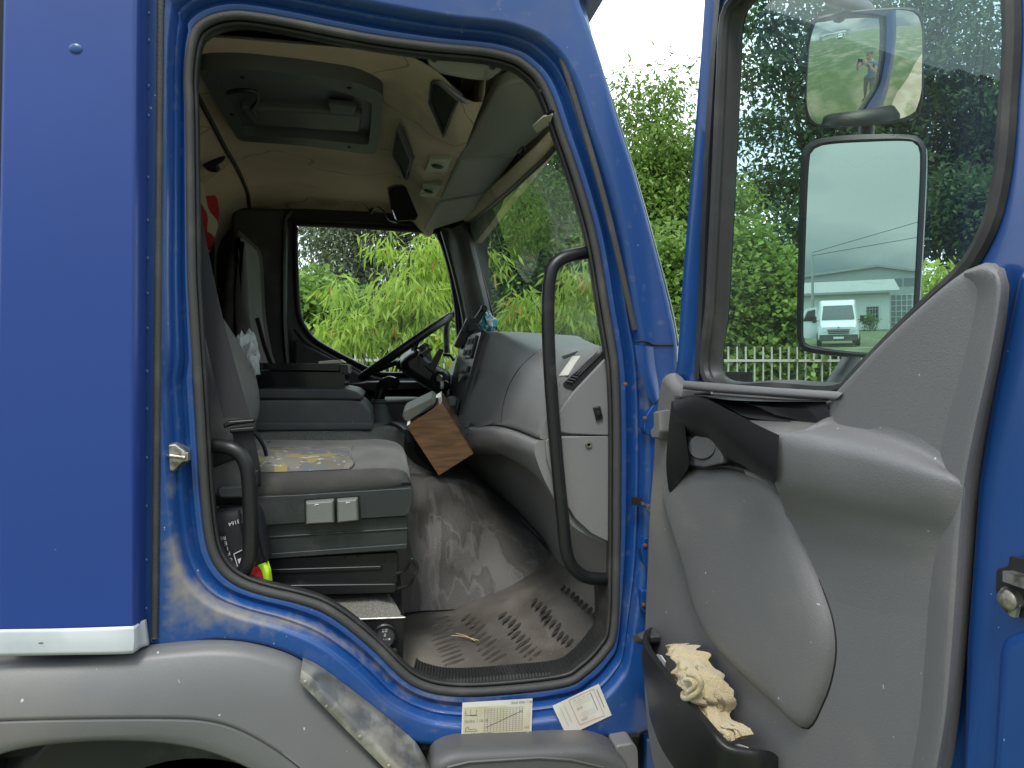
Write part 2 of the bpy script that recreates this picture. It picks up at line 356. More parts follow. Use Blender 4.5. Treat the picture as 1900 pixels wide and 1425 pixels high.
M['paper'] = mat('cream_paper_sticker', (.58, .53, .38), 0.5, col2=(.66, .63, .52), nscale=14, dirt=(.35, .3, .2), dscale=20, damt=.4)
M['paperw'] = mat('white_paper_label', (.72, .70, .64), 0.5, col2=(.66, .62, .54), nscale=14)
M['ink'] = mat('dark_ink', (.05, .05, .05), 0.6)
M['inkfaint'] = mat('faded_ink', (.25, .24, .2), 0.6)
M['red'] = mat('red_ink', (.5, .03, .04), 0.5)
M['whiteink'] = mat('white_ink', (.75, .75, .75), 0.5)
M['mirror'] = mat('mirror_glass', (.80, .90, .88), 0.0, metal=1.0)
M['mirror2'] = mat('convex_mirror_glass', (.84, .88, .84), 0.0, metal=1.0)
M['glass'] = glassmat('door_window_glass', (.80, .92, .88), dust=.05)
M['screen'] = glassmat('windscreen_glass', (.80, .90, .84), gloss=.03, dust=.38)
M['sideglass'] = glassmat('side_glass', (.93, .97, .94), gloss=.02, dust=.015)
# ============================================================ TRUCK
truck = thing('truck', 'old blue truck cab with its passenger door standing wide open, dusty grey fender below', 'truck', (-0.3, 2.7, 0))
SY = 1.70
S = [(348,130),(350,221),(353,476),(357,571),(369,760),(373,826),(379,921),(390,1010),(410,1055),(442,1082),(489,1099),(553,1114),(600,1130),(647,1160),(700,1205),(740,1245),(773,1270),(821,1285),(902,1287),(1043,1272),(1087,1250),(1124,1213),(1142,1173),(1146,1052),(1147,892),(1147,797),(1145,720),(1140,660),(1126,576),(1104,445),(1073,334),(1041,240),(1022,183),(1003,145),(978,120),(953,105),(900,92),(805,83),(710,71),(616,54),(553,41),(474,27),(426,24),(382,36),(358,63)]
O = [(306,125),(304,221),(298,476),(296,571),(294,760),(293,826),(292,930),(291,1040),(290,1120),(292,1193),(400,1180),(490,1190),(560,1216),(610,1252),(665,1293),(710,1327),(770,1369),(830,1371),(910,1370),(1060,1364),(1150,1357),(1188,1350),(1207,1318),(1206,1100),(1213,900),(1224,800),(1243,725),(1250,645),(1238,576),(1205,445),(1170,320),(1140,225),(1118,150),(1095,75),(1075,20),(1060,-15),(1000,-60),(900,-70),(760,-80),(640,-80),(560,-85),(470,-90),(400,-90),(340,-60),(310,20)]
def ring(pts, y): return [PY(px, py, y) for px, py in pts]
def dense(pairs, k=6):
    """Catmull-Rom with the same parameter for two rings"""
    m = len(pairs[0]); outs = []
    for pts in pairs:
        P = [Vector((a, b, 0)) for a, b in pts]; q = []
        for i in range(m):
            p0, p1, p2, p3 = P[i - 1], P[i], P[(i + 1) % m], P[(i + 2) % m]
            for j in range(k):
                t = j / k; c1 = 0.5 * ((2 * p1) + (p2 - p0) * t + (2 * p0 - 5 * p1 + 4 * p2 - p3) * t * t + (3 * p1 - p0 - 3 * p2 + p3) * t ** 3)
                q.append(c1)
        outs.append([(v.x, v.y) for v in q])
    return outs
Sd, Od = dense([S, O])
PROF = [(0.000, 1.748), (0.006, 1.735), (0.010, 1.716), (0.015, 1.712), (0.024, 1.7115), (0.029, 1.719), (0.036, 1.722), (0.041, 1.704), (0.047, 1.699), (0.053, 1.702), (0.057, 1.690), (0.064, 1.678), (0.072, 1.675)]
def body_rows():
    rows = [[] for _ in PROF] + [[], [], []]
    for (a, b), (c, d) in zip(Sd, Od):
        p = PY(a, b, SY); q = PY(c, d, SY); dv = Vector((q.x - p.x, 0, q.z - p.z)); Ln = dv.length; dv /= Ln
        for i, (n, y) in enumerate(PROF):
            nn = min(n, Ln * (0.55 + 0.4 * i / len(PROF)) * n / 0.072) if Ln < 0.075 else n
            g = PY(a, b, SY) + dv * nn
            rows[i].append(Vector((g.x, y, g.z)))
        for k, (fr, y) in enumerate([(0.90, 1.674), (0.975, 1.676), (1.0, 1.684)]):
            nn = max(Ln * fr, nn + 0.002 * (k + 1)); g = p + dv * nn; rows[len(PROF) + k].append(Vector((g.x, y, g.z)))
    rows.append([Vector((v.x, 1.76, v.z)) for v in rows[-1]])
    return rows
mb = MB(); rows = body_rows(); mb.grid(rows, 0, cu=True)
cab = mb.build('cab_side', [M['bluebody']], truck, angle=55)
def topx(p):
    d = p - CAM; dp = d.x * sn + d.y * cs; return (CX + FPX * (d.x * cs - d.y * sn) / dp, HZ - FPX * d.z / dp)
DUSTL = [(322, 1010, 14, .7), (328, 1060, 18, 1), (345, 1090, 22, 1), (375, 1115, 20, 1), (415, 1130, 17, 1), (460, 1142, 14, .9), (510, 1152, 12, .8), (560, 1160, 10, .7), (600, 1175, 9, .6), (650, 1200, 9, .55), (700, 1238, 9, .5), (760, 1285, 10, .5), (840, 1302, 10, .5), (920, 1302, 9, .45), (318, 960, 7, .35), (316, 905, 9, .5), (1190, 700, 10, .45), (1196, 745, 10, .5), (1180, 780, 7, .3)]
at = cab.data.attributes.new('dust', 'FLOAT', 'POINT')
vals = []
for v in cab.data.vertices:
    x, y = topx(v.co); a = 0
    for i, (cx, cy, r, k) in enumerate(DUSTL):
        if i + 1 < len(DUSTL) and i < 13:
            ax, ay = cx, cy; bx, by_ = DUSTL[i + 1][0], DUSTL[i + 1][1]; t = max(0, min(1, ((x - ax) * (bx - ax) + (y - ay) * (by_ - ay)) / ((bx - ax) ** 2 + (by_ - ay) ** 2))); dd_ = math.hypot(x - ax - t * (bx - ax), y - ay - t * (by_ - ay))
        else: dd_ = math.hypot((x - cx), (y - cy) * .5)
        a = max(a, k * math.exp(-(dd_ / (r * 1.0)) ** 2))
    vals.append(a)
at.data.foreach_set('value', vals)
# dusty lower-left corner: real dust lying on the curved ledge
md_ = M['blue']
# seals
def off(pts, d, y):
    P = [PY(a, b, SY) for a, b in pts]; n = len(P); out = []
    for i in range(n):
        t = P[(i + 1) % n] - P[i - 1]; t.normalize(); nn = Vector((t.z, 0, -t.x))
        out.append(Vector((P[i].x, y, P[i].z)) + nn * d)
    return out
# winding: S runs down the left side first -> nn check
cen = PY(750, 650, SY); t0 = off(Sd, 0.01, SY)[10]; base0 = PY(*Sd[10], SY)
SGN = 1 if (t0 - cen).length > (base0 - cen).length else -1     # +: outwards
mb = MB()
mb.tube(off(Sd, SGN * 0.0025, 1.717), 0.0098, 10, 0, closed=True, up=(0, 1, 0))
mb.tube(off(Sd, SGN * -0.0075, 1.733), 0.0052, 8, 1, closed=True, up=(0, 1, 0))
mb.grid([off(Sd, SGN * -0.004, 1.735), off(Sd, SGN * -0.009, 1.745), off(Sd, SGN * -0.008, 1.765), off(Sd, SGN * 0.006, 1.80), off(Sd, SGN * 0.03, 1.82)], 1, cu=True)
mb.build('door_seal', [M['sealgrey'], M['seal']], truck, angle=60, label='greyed rubber seal around the door opening')
# second drip rubber running along the A pillar and over the door
drip = [(905,-40),(970,0),(993,28),(1020,60),(1038,95),(1079,224),(1120,366),(1151,492),(1178,612)]
mb = MB(); mb.tube(crom([PY(a, b, 1.688) for a, b in drip], 60), 0.0075, 8, 0, flat=.6, up=(0, 1, 0))
mb.build('drip_rubber', [M['sealgrey']], truck)
# windscreen edge seal beyond the A pillar
mb = MB(); e = [(1090,62),(1112,130),(1137,205),(1171,315),(1206,438),(1240,568),(1254,640)]
mb.tube(crom([PY(a, b, 1.695) for a, b in e], 40), 0.006, 8, 0)
mb.tube(crom([PY(a + 4, b, 1.71) for a, b in e], 40), 0.0035, 6, 1)
mb.build('windscreen_edge', [M['seal'], mat('green_glass_edge', (.12, .22, .17), .15)], truck)
# fairing between the A pillar and the roof corner, roof skin
mb = MB()
rowpatch(mb, [[PY(1000,-60,1.68), PY(1062,-12,1.68), PY(1093,66,1.68)], [PY(1010,-70,1.70), PY(1072,-18,1.71), PY(1098,60,1.72)], [PY(1015,-75,1.9), PY(1075,-22,1.9), PY(1085,62,1.9)]], 16)
mb.build('roof_corner', [M['blue']], truck)
# rear pillar: flange strip with dimples, corrugated rubber, proud side panel, tape
mb = MB()
mb.slab([PY(266,-90,1.676), PY(293,-90,1.676), PY(288,1194,1.676), PY(262,1194,1.676)], (0, .05, 0))
for py in (25, 75, 160, 215, 330, 410, 480, 545, 610, 690, 760, 850, 940, 1040, 1130):
    c = PY(275 - py * .004, py, 1.676); mb.lathe([(.0055, 0), (.004, .0022), (.001, .0028)], c, (0, -1, 0), 10)
mb.build('pillar_flange', [M['blue']], truck, bevel=.002)
mb = MB(); a, b = PY(299, -90, 1.672), PY(287, 1184, 1.672); n = 150; rr = []
for i in range(n * 2):
    t = i / (n * 2 - 1); p = a.lerp(b, t); rr.append(p)
mb.tube(rr, [0.0082 if (i % 2) else 0.0066 for i in range(n * 2)], 8, 0, flat=1)
mb.build('corrugated_rubber', [M['sealgrey']], truck, angle=70)
mb = MB()
o = rpoly([PY(14,-120,1.64), PY(266,-120,1.64), PY(262,600,1.64), PY(260,1172,1.64), PY(2,1176,1.64), PY(0,700,1.64)], .02)
mb.raised(o, (0, -1, 0), .028, .012, 0, k=5, back=.05)
sp = mb.build('side_panel', [M['bluepanel']], truck, angle=60, label='large plain blue side panel behind the door opening')
mb = MB(); c = PY(140, 90, 1.611); mb.pillow([c + Vector((math.cos(a) * .0125, 0, math.sin(a) * .0105)) for a in [i * math.pi / 8 for i in range(16)]], (0, -1, 0), .0025, k=4)
mb.build('plug', [M['blue']], sp)
mb = MB()
rowpatch(mb, [[PY(-40,1170,1.607), PY(0,1168,1.607), PY(120,1166,1.606), PY(238,1162,1.606), PY(252,1160,1.616), PY(258,1154,1.64), PY(271,1149,1.664)],
              [PY(-40,1192,1.6055), PY(0,1192,1.6055), PY(120,1190,1.604), PY(238,1187,1.604), PY(254,1184,1.616), PY(262,1178,1.64), PY(274,1172,1.664)],
              [PY(-40,1218,1.607), PY(6,1217,1.607), PY(120,1215,1.606), PY(235,1213,1.606), PY(252,1208,1.616), PY(262,1201,1.64), PY(277,1197,1.664)]], 40, nr=8)
tp = mb.build('tape_strip', [M['tape']], sp); tp['label'] = 'white reflective tape peeling along the panel bottom'
md = tp.modifiers.new('so', 'SOLIDIFY'); md.thickness = .0015; md.offset = 0
mb = MB(); mb.box(PY(76, 1193, 1.603), (.008, .0006, .0016), 0); mb.build('tape_mark', [M['ink']], sp)
mb = MB(); mb.slab([PY(-400,-160,1.70), PY(24,-160,1.70), PY(14,700,1.70), PY(24,1230,1.70), PY(-400,1300,1.70)], (0, 1.9, 0))
mb.build('rear_body', [M['dark']], truck)
# fender
mb = MB()
yf = 1.64
top = [(-160,1236),(-40,1222),(20,1216),(150,1211),(300,1194),(400,1187),(480,1196),(560,1226),(640,1296),(720,1380),(790,1470)]
mid = [(-160,1262),(-40,1246),(20,1240),(150,1236),(300,1224),(400,1218),(480,1228),(556,1262),(630,1330),(700,1412),(760,1490)]
cre = [(-160,1352),(-40,1340),(20,1336),(150,1333),(300,1332),(380,1336),(440,1352),(500,1384),(550,1420),(590,1455),(640,1500)]
bot = [(-160,1432),(-40,1412),(20,1394),(80,1383),(160,1376),(240,1375),(320,1381),(390,1396),(450,1420),(500,1448),(540,1480)]
def rowz(pts, y): return [PY(a, b, y) for a, b in pts]
rowpatch(mb, [rowz(top, 1.70), rowz(top, 1.672), rowz([(a, b + 12) for a, b in top], 1.645), rowz(mid, 1.628), rowz([(m[0], (m[1] + c[1]) / 2) for m, c in zip(mid, cre)], 1.606), rowz([(a, b - 7) for a, b in cre], 1.60),
              rowz([(a, b - 2) for a, b in cre], 1.5985), rowz([(a, b + 1) for a, b in cre], 1.604), rowz([(a, b + 6) for a, b in cre], 1.597), rowz([((c[0] * 2 + b_[0]) / 3, (c[1] + b_[1]) / 2 + 8) for c, b_ in zip(cre, bot)], 1.598), rowz([(a, b - 3) for a, b in bot], 1.604), rowz(bot, 1.612), rowz(bot, 1.67)], 70)
fd = mb.build('fender', [M['fender']], truck, angle=70, label='dusty grey plastic wheel arch fender')
mb = MB()    # wheel and dark arch behind
mb.slab([PY(-300,1240,1.80), PY(700,1300,1.80), PY(900,1600,1.80), PY(-300,1600,1.80)], (0, .6, 0), 0)
mb.build('arch_liner', [M['grime']], truck)
mb = MB(); wc = PY(345, 1720, 1.72) ; wc.z = .47; wc.x = PY(345,1420,1.72).x
prof = [(.30, .25), (.44, .24), (.485, .20), (.49, .13), (.49, .05), (.485, .01), (.44, -.02), (.30, -.02)]
mb.lathe(prof, wc + Vector((0, .02, 0)), (0, 1, 0), 64, 0)
for k in range(64):
    a = 2 * math.pi * k / 64; mb.box(wc + Vector((math.cos(a) * .492, .12, math.sin(a) * .492)), (.02, .17, .012), 0, rot=Matrix.Rotation(-a, 3, 'Y'))
wh = mb.build('wheel', [M['seal']], truck, angle=30)
mb = MB(); mb.lathe([(.05, -.05), (.12, -.05), (.14, 0), (.26, .02), (.29, -.01), (.30, -.02)], wc + Vector((0, .02, 0)), (0, 1, 0), 48, 0); mb.build('rim', [M['greymid']], wh)
mb = MB()
for c, r in ((PY(345,1397,1.78), .012), (PY(150,1402,1.78), .014)): mb.lathe([(r, 0), (r, .012), (r * .6, .02)], c, (0, -1, 0), 8)
mb.tube([PY(60,1410,1.76), PY(160,1388,1.76), PY(260,1392,1.76), PY(330,1410,1.76)], .006, 8)
mb.build('bracket', [M['grime']], truck)
# tread plate on the fender
tpo = [(562,1219),(600,1238),(690,1306),(762,1368),(776,1384),(776,1440),(770,1460),(740,1440),(690,1394),(620,1326),(574,1283),(556,1262)]
mb = MB()
A_ = [(562,1219),(600,1240),(690,1308),(762,1368),(780,1390),(800,1430)]
B_ = [(559,1243),(590,1266),(664,1338),(734,1412),(758,1440),(790,1480)]
Cc = [(556,1264),(584,1294),(640,1352),(700,1412),(730,1445),(760,1490)]
rowpatch(mb, [rowz(A_, 1.672), rowz(A_, 1.640), rowz([((a[0]*2+b[0])/3, (a[1]*2+b[1])/3) for a, b in zip(A_, B_)], 1.622), rowz(B_, 1.596), rowz([((a[0]+b[0])/2, (a[1]+b[1])/2) for a, b in zip(B_, Cc)], 1.592), rowz(Cc, 1.592), rowz(Cc, 1.62)], 40)
for (a, b) in ((566,1272),(606,1318),(668,1374),(722,1428)): mb.lathe([(.0045, 0), (.0035, .002), (.001, .0026)], PY(a, b - 6, 1.5915), (0, -1, 0), 10)
tr = mb.build('tread_plate', [M['alu']], fd, angle=50); tr['label'] = 'scuffed aluminium protection plate riveted to the fender'
# steps and lower edge
mb = MB()
o = rpoly([PY(802,1400,1.62), PY(840,1384,1.62), PY(1100,1374,1.62), PY(1148,1392,1.62), PY(1170,1432,1.62), PY(1180,1500,1.62), PY(790,1500,1.62)], .03)
mb.raised(o, (0, -1, 0), .03, .02, 0, k=5, back=.2)
mb.tube([PY(830,1424,1.589), PY(870,1414,1.589), PY(1000,1406,1.589), PY(1060,1410,1.589), PY(1120,1424,1.589)], .003, 6, 0)
mb.build('entry_step', [M['greymid']], truck, angle=50)
mb = MB()
mb.slab([PY(778,1366,1.70), PY(1190,1350,1.70), PY(1186,1368,1.70), PY(782,1394,1.70)], (0, .1, 0), 0)
mb.slab([PY(700,1340,1.76), PY(1300,1330,1.76), PY(1300,1600,1.76), PY(700,1600,1.76)], (0, .5, 0), 1)
mb.build('step_shroud', [M['greydk'], M['grime']], truck, bevel=.003)
mb = MB(); mb.slab(rpoly([PY(1142,1384,1.62), PY(1176,1378,1.62), PY(1184,1392,1.62), PY(1186,1470,1.62), PY(1150,1470,1.62)], .008), (0, .06, 0)); mb.build('step_bracket', [M['fender']], truck, bevel=.004)
mb = MB(); mb.tube(crom([PY(1160,1402,1.72), PY(1138,1388,1.72), PY(1128,1376,1.72), PY(1150,1366,1.72), PY(1172,1374,1.72)], 20), .005, 8); mb.build('hose', [M['sealgrey']], truck)
mb = MB(); mb.slab(rpoly([PY(1196,1372,1.73), PY(1300,1372,1.73), PY(1320,1600,1.73), PY(1196,1600,1.73)], .01), (0, .2, 0)); mb.build('front_panel', [M['blue']], truck, bevel=.006)
# stickers on the sill
def quadpt(c, u, v): return c[0] * (1 - u) * (1 - v) + c[1] * u * (1 - v) + c[2] * u * v + c[3] * (1 - u) * v
def on_quad(mb, c, u0, v0, u1, v1, mi, lift=.0006):
    n = (c[1] - c[0]).cross(c[3] - c[0]).normalized(); n = n if n.y < 0 else -n
    mb.add([quadpt(c, u, v) + n * lift for u, v in ((u0, v0), (u1, v0), (u1, v1), (u0, v1))], [(0, 1, 2, 3)], mi)
def line_quad(mb, c, u0, v0, u1, v1, wd, mi, lift=.0008):
    n = (c[1] - c[0]).cross(c[3] - c[0]).normalized(); n = n if n.y < 0 else -n
    a, b = quadpt(c, u0, v0) + n * lift, quadpt(c, u1, v1) + n * lift; t = (b - a).normalized(); s_ = t.cross(n) * wd / 2
    mb.add([a - s_, b - s_, b + s_, a + s_], [(0, 1, 2, 3)], mi)
def strokes(mb, o, ux, uy, n, h, mi, seed=1):
    '''a line of print too small to read: short uneven strokes'''
    r = random.Random(seed); ux = Vector(ux).normalized(); uy = Vector(uy).normalized(); nn = ux.cross(uy); x = 0
    for _ in range(n):
        w_, hh = h * r.uniform(.12, .3), h * r.uniform(.65, 1); a = Vector(o) + ux * x + nn * .0006
        mb.add([a, a + ux * w_, a + ux * w_ + uy * hh, a + uy * hh], [(0, 1, 2, 3)], mi); x += w_ + h * r.choice((.2, .2, .6))
ysk = 1.6715
c = [PY(858,1304,ysk), PY(988,1296,ysk), PY(986,1361,ysk), PY(856,1370,ysk)]
mb = MB(); mb.slab(c, (0, .0006, 0), 1); on_quad(mb, c, .02, .14, .98, .93, 0, .0003)
for i in range(13): line_quad(mb, c, .32 + i * .045, .21, .32 + i * .045, .88, .0005, 2)
for i in range(13): line_quad(mb, c, .31, .21 + i * .055, .87, .21 + i * .055, .0005, 3)
line_quad(mb, c, .34, .74, .86, .32, .0010, 2)
for pts in ([(.05,.22),(.05,.36),(.2,.36),(.2,.22)], [(.12,.2),(.12,.38),(.22,.38)], [(.06,.72),(.05,.82),(.22,.82),(.2,.76),(.1,.76),(.09,.68),(.06,.72)]):
    for p, q in zip(pts, pts[1:]): line_quad(mb, c, p[0], p[1], q[0], q[1], .0008, 2)
ux = (c[1] - c[0]).normalized(); uy = (c[0] - c[3]).normalized()
strokes(mb, quadpt(c, .04, .58), ux, uy, 14, .008, 3)
strokes(mb, quadpt(c, .70, .12), ux, uy, 16, .006, 3, 2)
strokes(mb, quadpt(c, .04, .96), ux, uy, 18, .007, 2, 3)
strokes(mb, quadpt(c, .89, .84), ux, uy, 5, .006, 3, 4)
st = mb.build('data_sticker', [M['paper'], M['paperw'], M['ink'], M['inkfaint']], truck, fix=False, weld=False); st['label'] = 'yellowed sticker with a load chart on the blue sill'
c = [PY(1025,1310,ysk), PY(1111,1269,ysk), PY(1135,1327,ysk), PY(1048,1359,ysk)]
mb = MB(); mb.slab([c[0], c[1], c[2], PY(1078,1354,ysk), c[3]], (0, .0006, 0), 0)
for v in (.10,): pass
for p, q in (((.33,.06),(.86,.06)), ((.86,.06),(.86,.93)), ((.33,.93),(.86,.93)), ((.33,.06),(.33,.93))): line_quad(mb, c, p[0], p[1], q[0], q[1], .0007, 1)
ux = (c[1] - c[0]).normalized(); uy = (c[0] - c[3]).normalized()
mb.text('//////', quadpt(c, .4, .48), ux, uy, .009, 2); mb.text('//////', quadpt(c, .4, .86), ux, uy, .009, 2)
for i in range(4): line_quad(mb, c, .40 + .1 * i, .14, .46 + .1 * i, .14, .0007, 3)
for i in range(3): line_quad(mb, c, .42, .2 + .06 * i, .74, .2 + .06 * i, .0004, 3)
for i in range(3): line_quad(mb, c, .45, .6 + .06 * i, .74, .6 + .06 * i, .0004, 3)
for i in range(2): line_quad(mb, c, .12 + i * .09, .15, .12 + i * .09, .85 - .1 * i, .0006, 3)
for u in (.78, .92): line_quad(mb, c, u, .12, u, .7, .0012, 2)
st = mb.build('paper_label', [M['paperw'], M['red'], M['ink'], M['inkfaint']], truck, fix=False, weld=False); st['label'] = 'tilted white paper label with a red box on the blue sill'
# striker on the rear pillar
mb = MB()
o = rpoly([PY(308,838,1.700), PY(313,822,1.700), PY(330,820,1.700), PY(350,836,1.700), PY(351,853,1.700), PY(325,876,1.700), PY(312,872,1.700), PY(306,860,1.700)], .004)
mb.raised(o, (0, -1, 0), .016, .005, 0, k=3, back=.02)
mb.tube([PY(312,846,1.682), PY(316,846,1.668), PY(342,849,1.668), PY(346,850,1.682)], .0042, 10, 0)
mb.box(PY(345,847,1.68), (.014, .02, .018), 0)
mb.build('striker_plate', [M['steel']], truck, bevel=.001)
# hinge-side jamb details
for hl_ in ([PY(1208,1000,1.66), PY(1196,998,1.66), PY(1190,1020,1.66), PY(1196,1048,1.66), PY(1208,1058,1.66)], [PY(1210,1098,1.66), PY(1190,1096,1.66), PY(1190,1130,1.66), PY(1208,1150,1.66)]):
    mb = MB(); mb.slab(rpoly(hl_, .004), (0, .03, 0)); mb.build('hinge', [M['blue']], truck, bevel=.003)
mb = MB()
0 and mb.slab(rpoly([PY(1208,1000,1.66), PY(1196,998,1.66), PY(1190,1020,1.66), PY(1196,1048,1.66), PY(1208,1058,1.66)], .004), (0, .03, 0))
0 and mb.slab(rpoly([PY(1210,1098,1.66), PY(1190,1096,1.66), PY(1190,1130,1.66), PY(1208,1150,1.66)], .004), (0, .03, 0))
mb.slab(rpoly([PY(1218,792,1.66), PY(1226,740,1.66), PY(1212,752,1.66), PY(1200,770,1.66), PY(1194,795,1.66), PY(1200,806,1.66), PY(1216,808,1.66)], .006), (0, .03, 0))
mb.build('jamb_bracket', [M['blue']], truck, bevel=.003)
M['rust'] = mat('rusty_bolt', (.16, .06, .04), .7)
each('bolt', lambda m, p: m.lathe([(.005, 0), (.005, .003), (.002, .0045)], PY(p[0], p[1], 1.659), (0, -1, 0), 6), ((1197,1012),(1194,1122),(1196,776),(1160,713)), [M['rust']], truck)
mb = MB(); mb.slab(rpoly([PY(1174,922,1.668), PY(1192,924,1.668), PY(1192,938,1.668), PY(1174,938,1.668)], .003), (0, .01, 0)); mb.build('check_slot', [M['dark']], truck)
mb = MB(); mb.tube([PY(1182,931,1.69), PY(1200,938,1.64), PY(1216,946,1.60)], .0045, 8); mb.lathe([(.012, 0), (.012, .01), (.008, .012)], PY(1208,945,1.62), (.3, -1, 0), 16)
mb.build('check_strap', [M['steel']], truck)
# folded seams on the lower A pillar
mb = MB()
mb.tube(crom([PY(1178,634,1.672), PY(1200,634,1.672), PY(1214,640,1.672), PY(1250,640,1.672)], 12), .0022, 6)
mb.build('pillar_joint', [M['dark']], truck)
mb = MB(); rowpatch(mb, [[PY(1178,640,1.66), PY(1184,680,1.66), PY(1200,730,1.66), PY(1212,750,1.66)], [PY(1196,642,1.655), PY(1200,680,1.655), PY(1212,722,1.655), PY(1218,745,1.655)], [PY(1212,644,1.668), PY(1216,680,1.668), PY(1222,715,1.668), PY(1226,735,1.668)]], 14, nr=8)
mb.build('pillar_moulding', [M['blue']], truck)
# ============================================================ CAB INTERIOR
# --- floor
M['gripbar'] = mat('worn_grip_bar', (.066, .058, .051), .5, dirt=(.2, .17, .13), dscale=30, damt=.5)
def q4(mb, pts, mi=0): mb.add(pts, [tuple(range(len(pts)))], mi)
def floor_z(x, y):
    z = -.737
    q_ = max(0.0, min(1.0, (y - 1.85) / .35)); q_ = q_ * q_ * (3 - 2 * q_)
    if x > .2: z += (x - .2) * .36 * q_
    z += .004 * mnoise.noise(Vector((x * 7, y * 7, 0)))
    return z
mb = MB(); xs = np.linspace(-.8, .80, 60); ys = np.linspace(1.755, 2.95, 50)
mb.grid([[V(x, y, floor_z(x, y)) for x in xs] for y in ys], 0)
rnd = random.Random(5)
def gripbar(px, py, ang, ln=.045):
    p = PZ(px, py, -.735)
    for _ in range(8): p = PZ(px, py, (floor_z(p.x, p.y) + p.z - CZ) / 2)
    if p.y < 1.80: return
    a = Vector((math.cos(ang), math.sin(ang), 0)); b = Vector((-a.y, a.x, 0)); rows = []
    for j in range(5):
        t = j / 4; hw = .0052 * math.cos(t * math.pi / 2)
        rows.append([V(0, 0, 0) * 0 + Vector((p.x, p.y, 0)) + a * (ln / 2 * math.sin(q) * (1 - .35 * t)) + b * (hw + .0006) * math.cos(q) + Vector((0, 0, CZ + floor_z(p.x, p.y) - .0015 + .005 * math.sin(t * math.pi / 2))) for q in [k * math.pi / 5 for k in range(10)]])
    mb.grid(rows, 1, cu=True)
clus = [(821,1161),(882,1153),(950,1149),(825,1187),(898,1183),(966,1178),(839,1217),(912,1211),(982,1205),(1007,1124),(1025,1149),(1047,1179),(1059,1098),(1083,1119),(1108,1142)]
for (cx, cy) in clus:
    w_ = PZ(cx, cy, -.735); ang = .55 + .75 * max(0, w_.x - .12)
    rt = w_.x > .25
    for k in range(4):
        px_, py_ = cx + (k - 1.5) * (8.5 if rt else 3), cy + (k - 1.5) * (7.0 if rt else 8.2)
        gripbar(px_, py_, ang + (.15 if rt else 0) + rnd.uniform(-.06, .06), (.088 if rt else .084) + rnd.uniform(-.006, .006) - abs(k - 1.5) * .006)
flo = mb.build('cab_floor', [M['carpet'], M['gripbar']], truck, weld=False); flo['label'] = 'dirty brown rubber floor mat with raised grip bars'
# straws on the mat
for k_, (a, b, c, d) in enumerate(((838,1182,888,1191),(846,1178,882,1192),(935,1150,952,1147))):
    mb = MB(); p, q = PZ(a, b, -.728), PZ(c, d, -.728); mb.tube([p + Vector((0, 0, .004)), (p + q) / 2 + Vector((0, 0, .008)), q + Vector((0, 0, .004))], .0012, 5)
    tag(mb.build('straw', [mat('dry_straw', (.5, .4, .2), .7)]), ('longest dry straw stalk lying on the cab floor mat', 'dry straw stalk crossing the longest one on the cab floor mat', 'short dry straw stalk alone nearer the middle of the floor mat')[k_], 'straw', 'dry straws on the cab floor')
# ribbed sill strip, following the bottom of the opening
mb = MB()
sl = [(758,1262),(773,1272),(821,1284),(902,1284),(1043,1268),(1087,1246),(1122,1206),(1138,1173),(1140,1092)]
P_ = crom([PY(a, b, 1.735) for a, b in sl], 160); in_ = []
cc = PY(930, 1060, 1.735); rows = [[], [], [], []]
for i, p in enumerate(P_):
    d = (cc - p); d.y = 0; d.normalize(); h = .004 if i % 2 else 0.0
    rows[0].append(p + Vector((0, -.004, 0))); a_ = p + d * .014 + Vector((0, .02 - h, h)); b_ = p + d * .030 + Vector((0, .07 - h, h)); fz_ = CZ + floor_z(p.x, 1.8) + .004 + h
    a_.z = max(a_.z, fz_); b_.z = max(b_.z, fz_); rows[1].append(a_); rows[2].append(b_); rows[3].append(Vector((b_.x, b_.y + .006, b_.z - .01)))
mb.grid(rows); mb.build('sill_strip', [M['seal']], truck, angle=30)
# carpet trims along the slanted sill (black rubber lip)
mb = MB()
rowpatch(mb, [[PY(a, b, 1.745) for a, b in ((500,1100),(560,1112),(605,1130),(650,1160),(700,1203),(745,1245),(790,1270))], [PY(a, b, 1.775) for a, b in ((500,1095),(560,1105),(600,1118),(640,1143),(690,1186),(745,1232),(800,1268))]], 40, nr=4)
mb.build('sill_lip', [M['seal']], truck)
# --- engine cover (stained slope + speckled top)
def pts3(l): return [PY(a, b, c) for a, b, c in l]
mb = MB()
rowpatch(mb, [pts3([(700,1150,2.05),(740,1140,2.14),(775,1134,2.24),(860,1128,2.25),(940,1107,2.24),(1000,1080,2.25),(1044,1054,2.27)]),
              pts3([(700,1080,2.10),(740,1075,2.17),(775,1075,2.26),(860,1072,2.28),(935,1062,2.28),(990,1042,2.33),(1040,1046,2.31)]),
              pts3([(700,1000,2.14),(740,1000,2.20),(775,990,2.29),(860,985,2.31),(925,985,2.38),(975,987,2.45),(1030,1034,2.38)]),
              pts3([(700,905,2.28),(740,900,2.31),(775,897,2.335),(835,900,2.36),(890,912,2.46),(940,942,2.62),(1018,1018,2.46)]),
              pts3([(700,884,2.34),(740,880,2.36),(770,879,2.38),(830,882,2.42),(880,892,2.55),(925,917,2.70),(1008,1000,2.52)]),
              pts3([(700,850,2.6),(740,850,2.62),(780,850,2.64),(850,858,2.72),(885,876,2.80),(925,900,2.85),(1000,985,2.62)])], 70, nr=50)
tun = mb.build('engine_cover', [M['tunnel']], truck); tun['label'] = 'engine cover slope with dried water stains running down'
mb = MB()
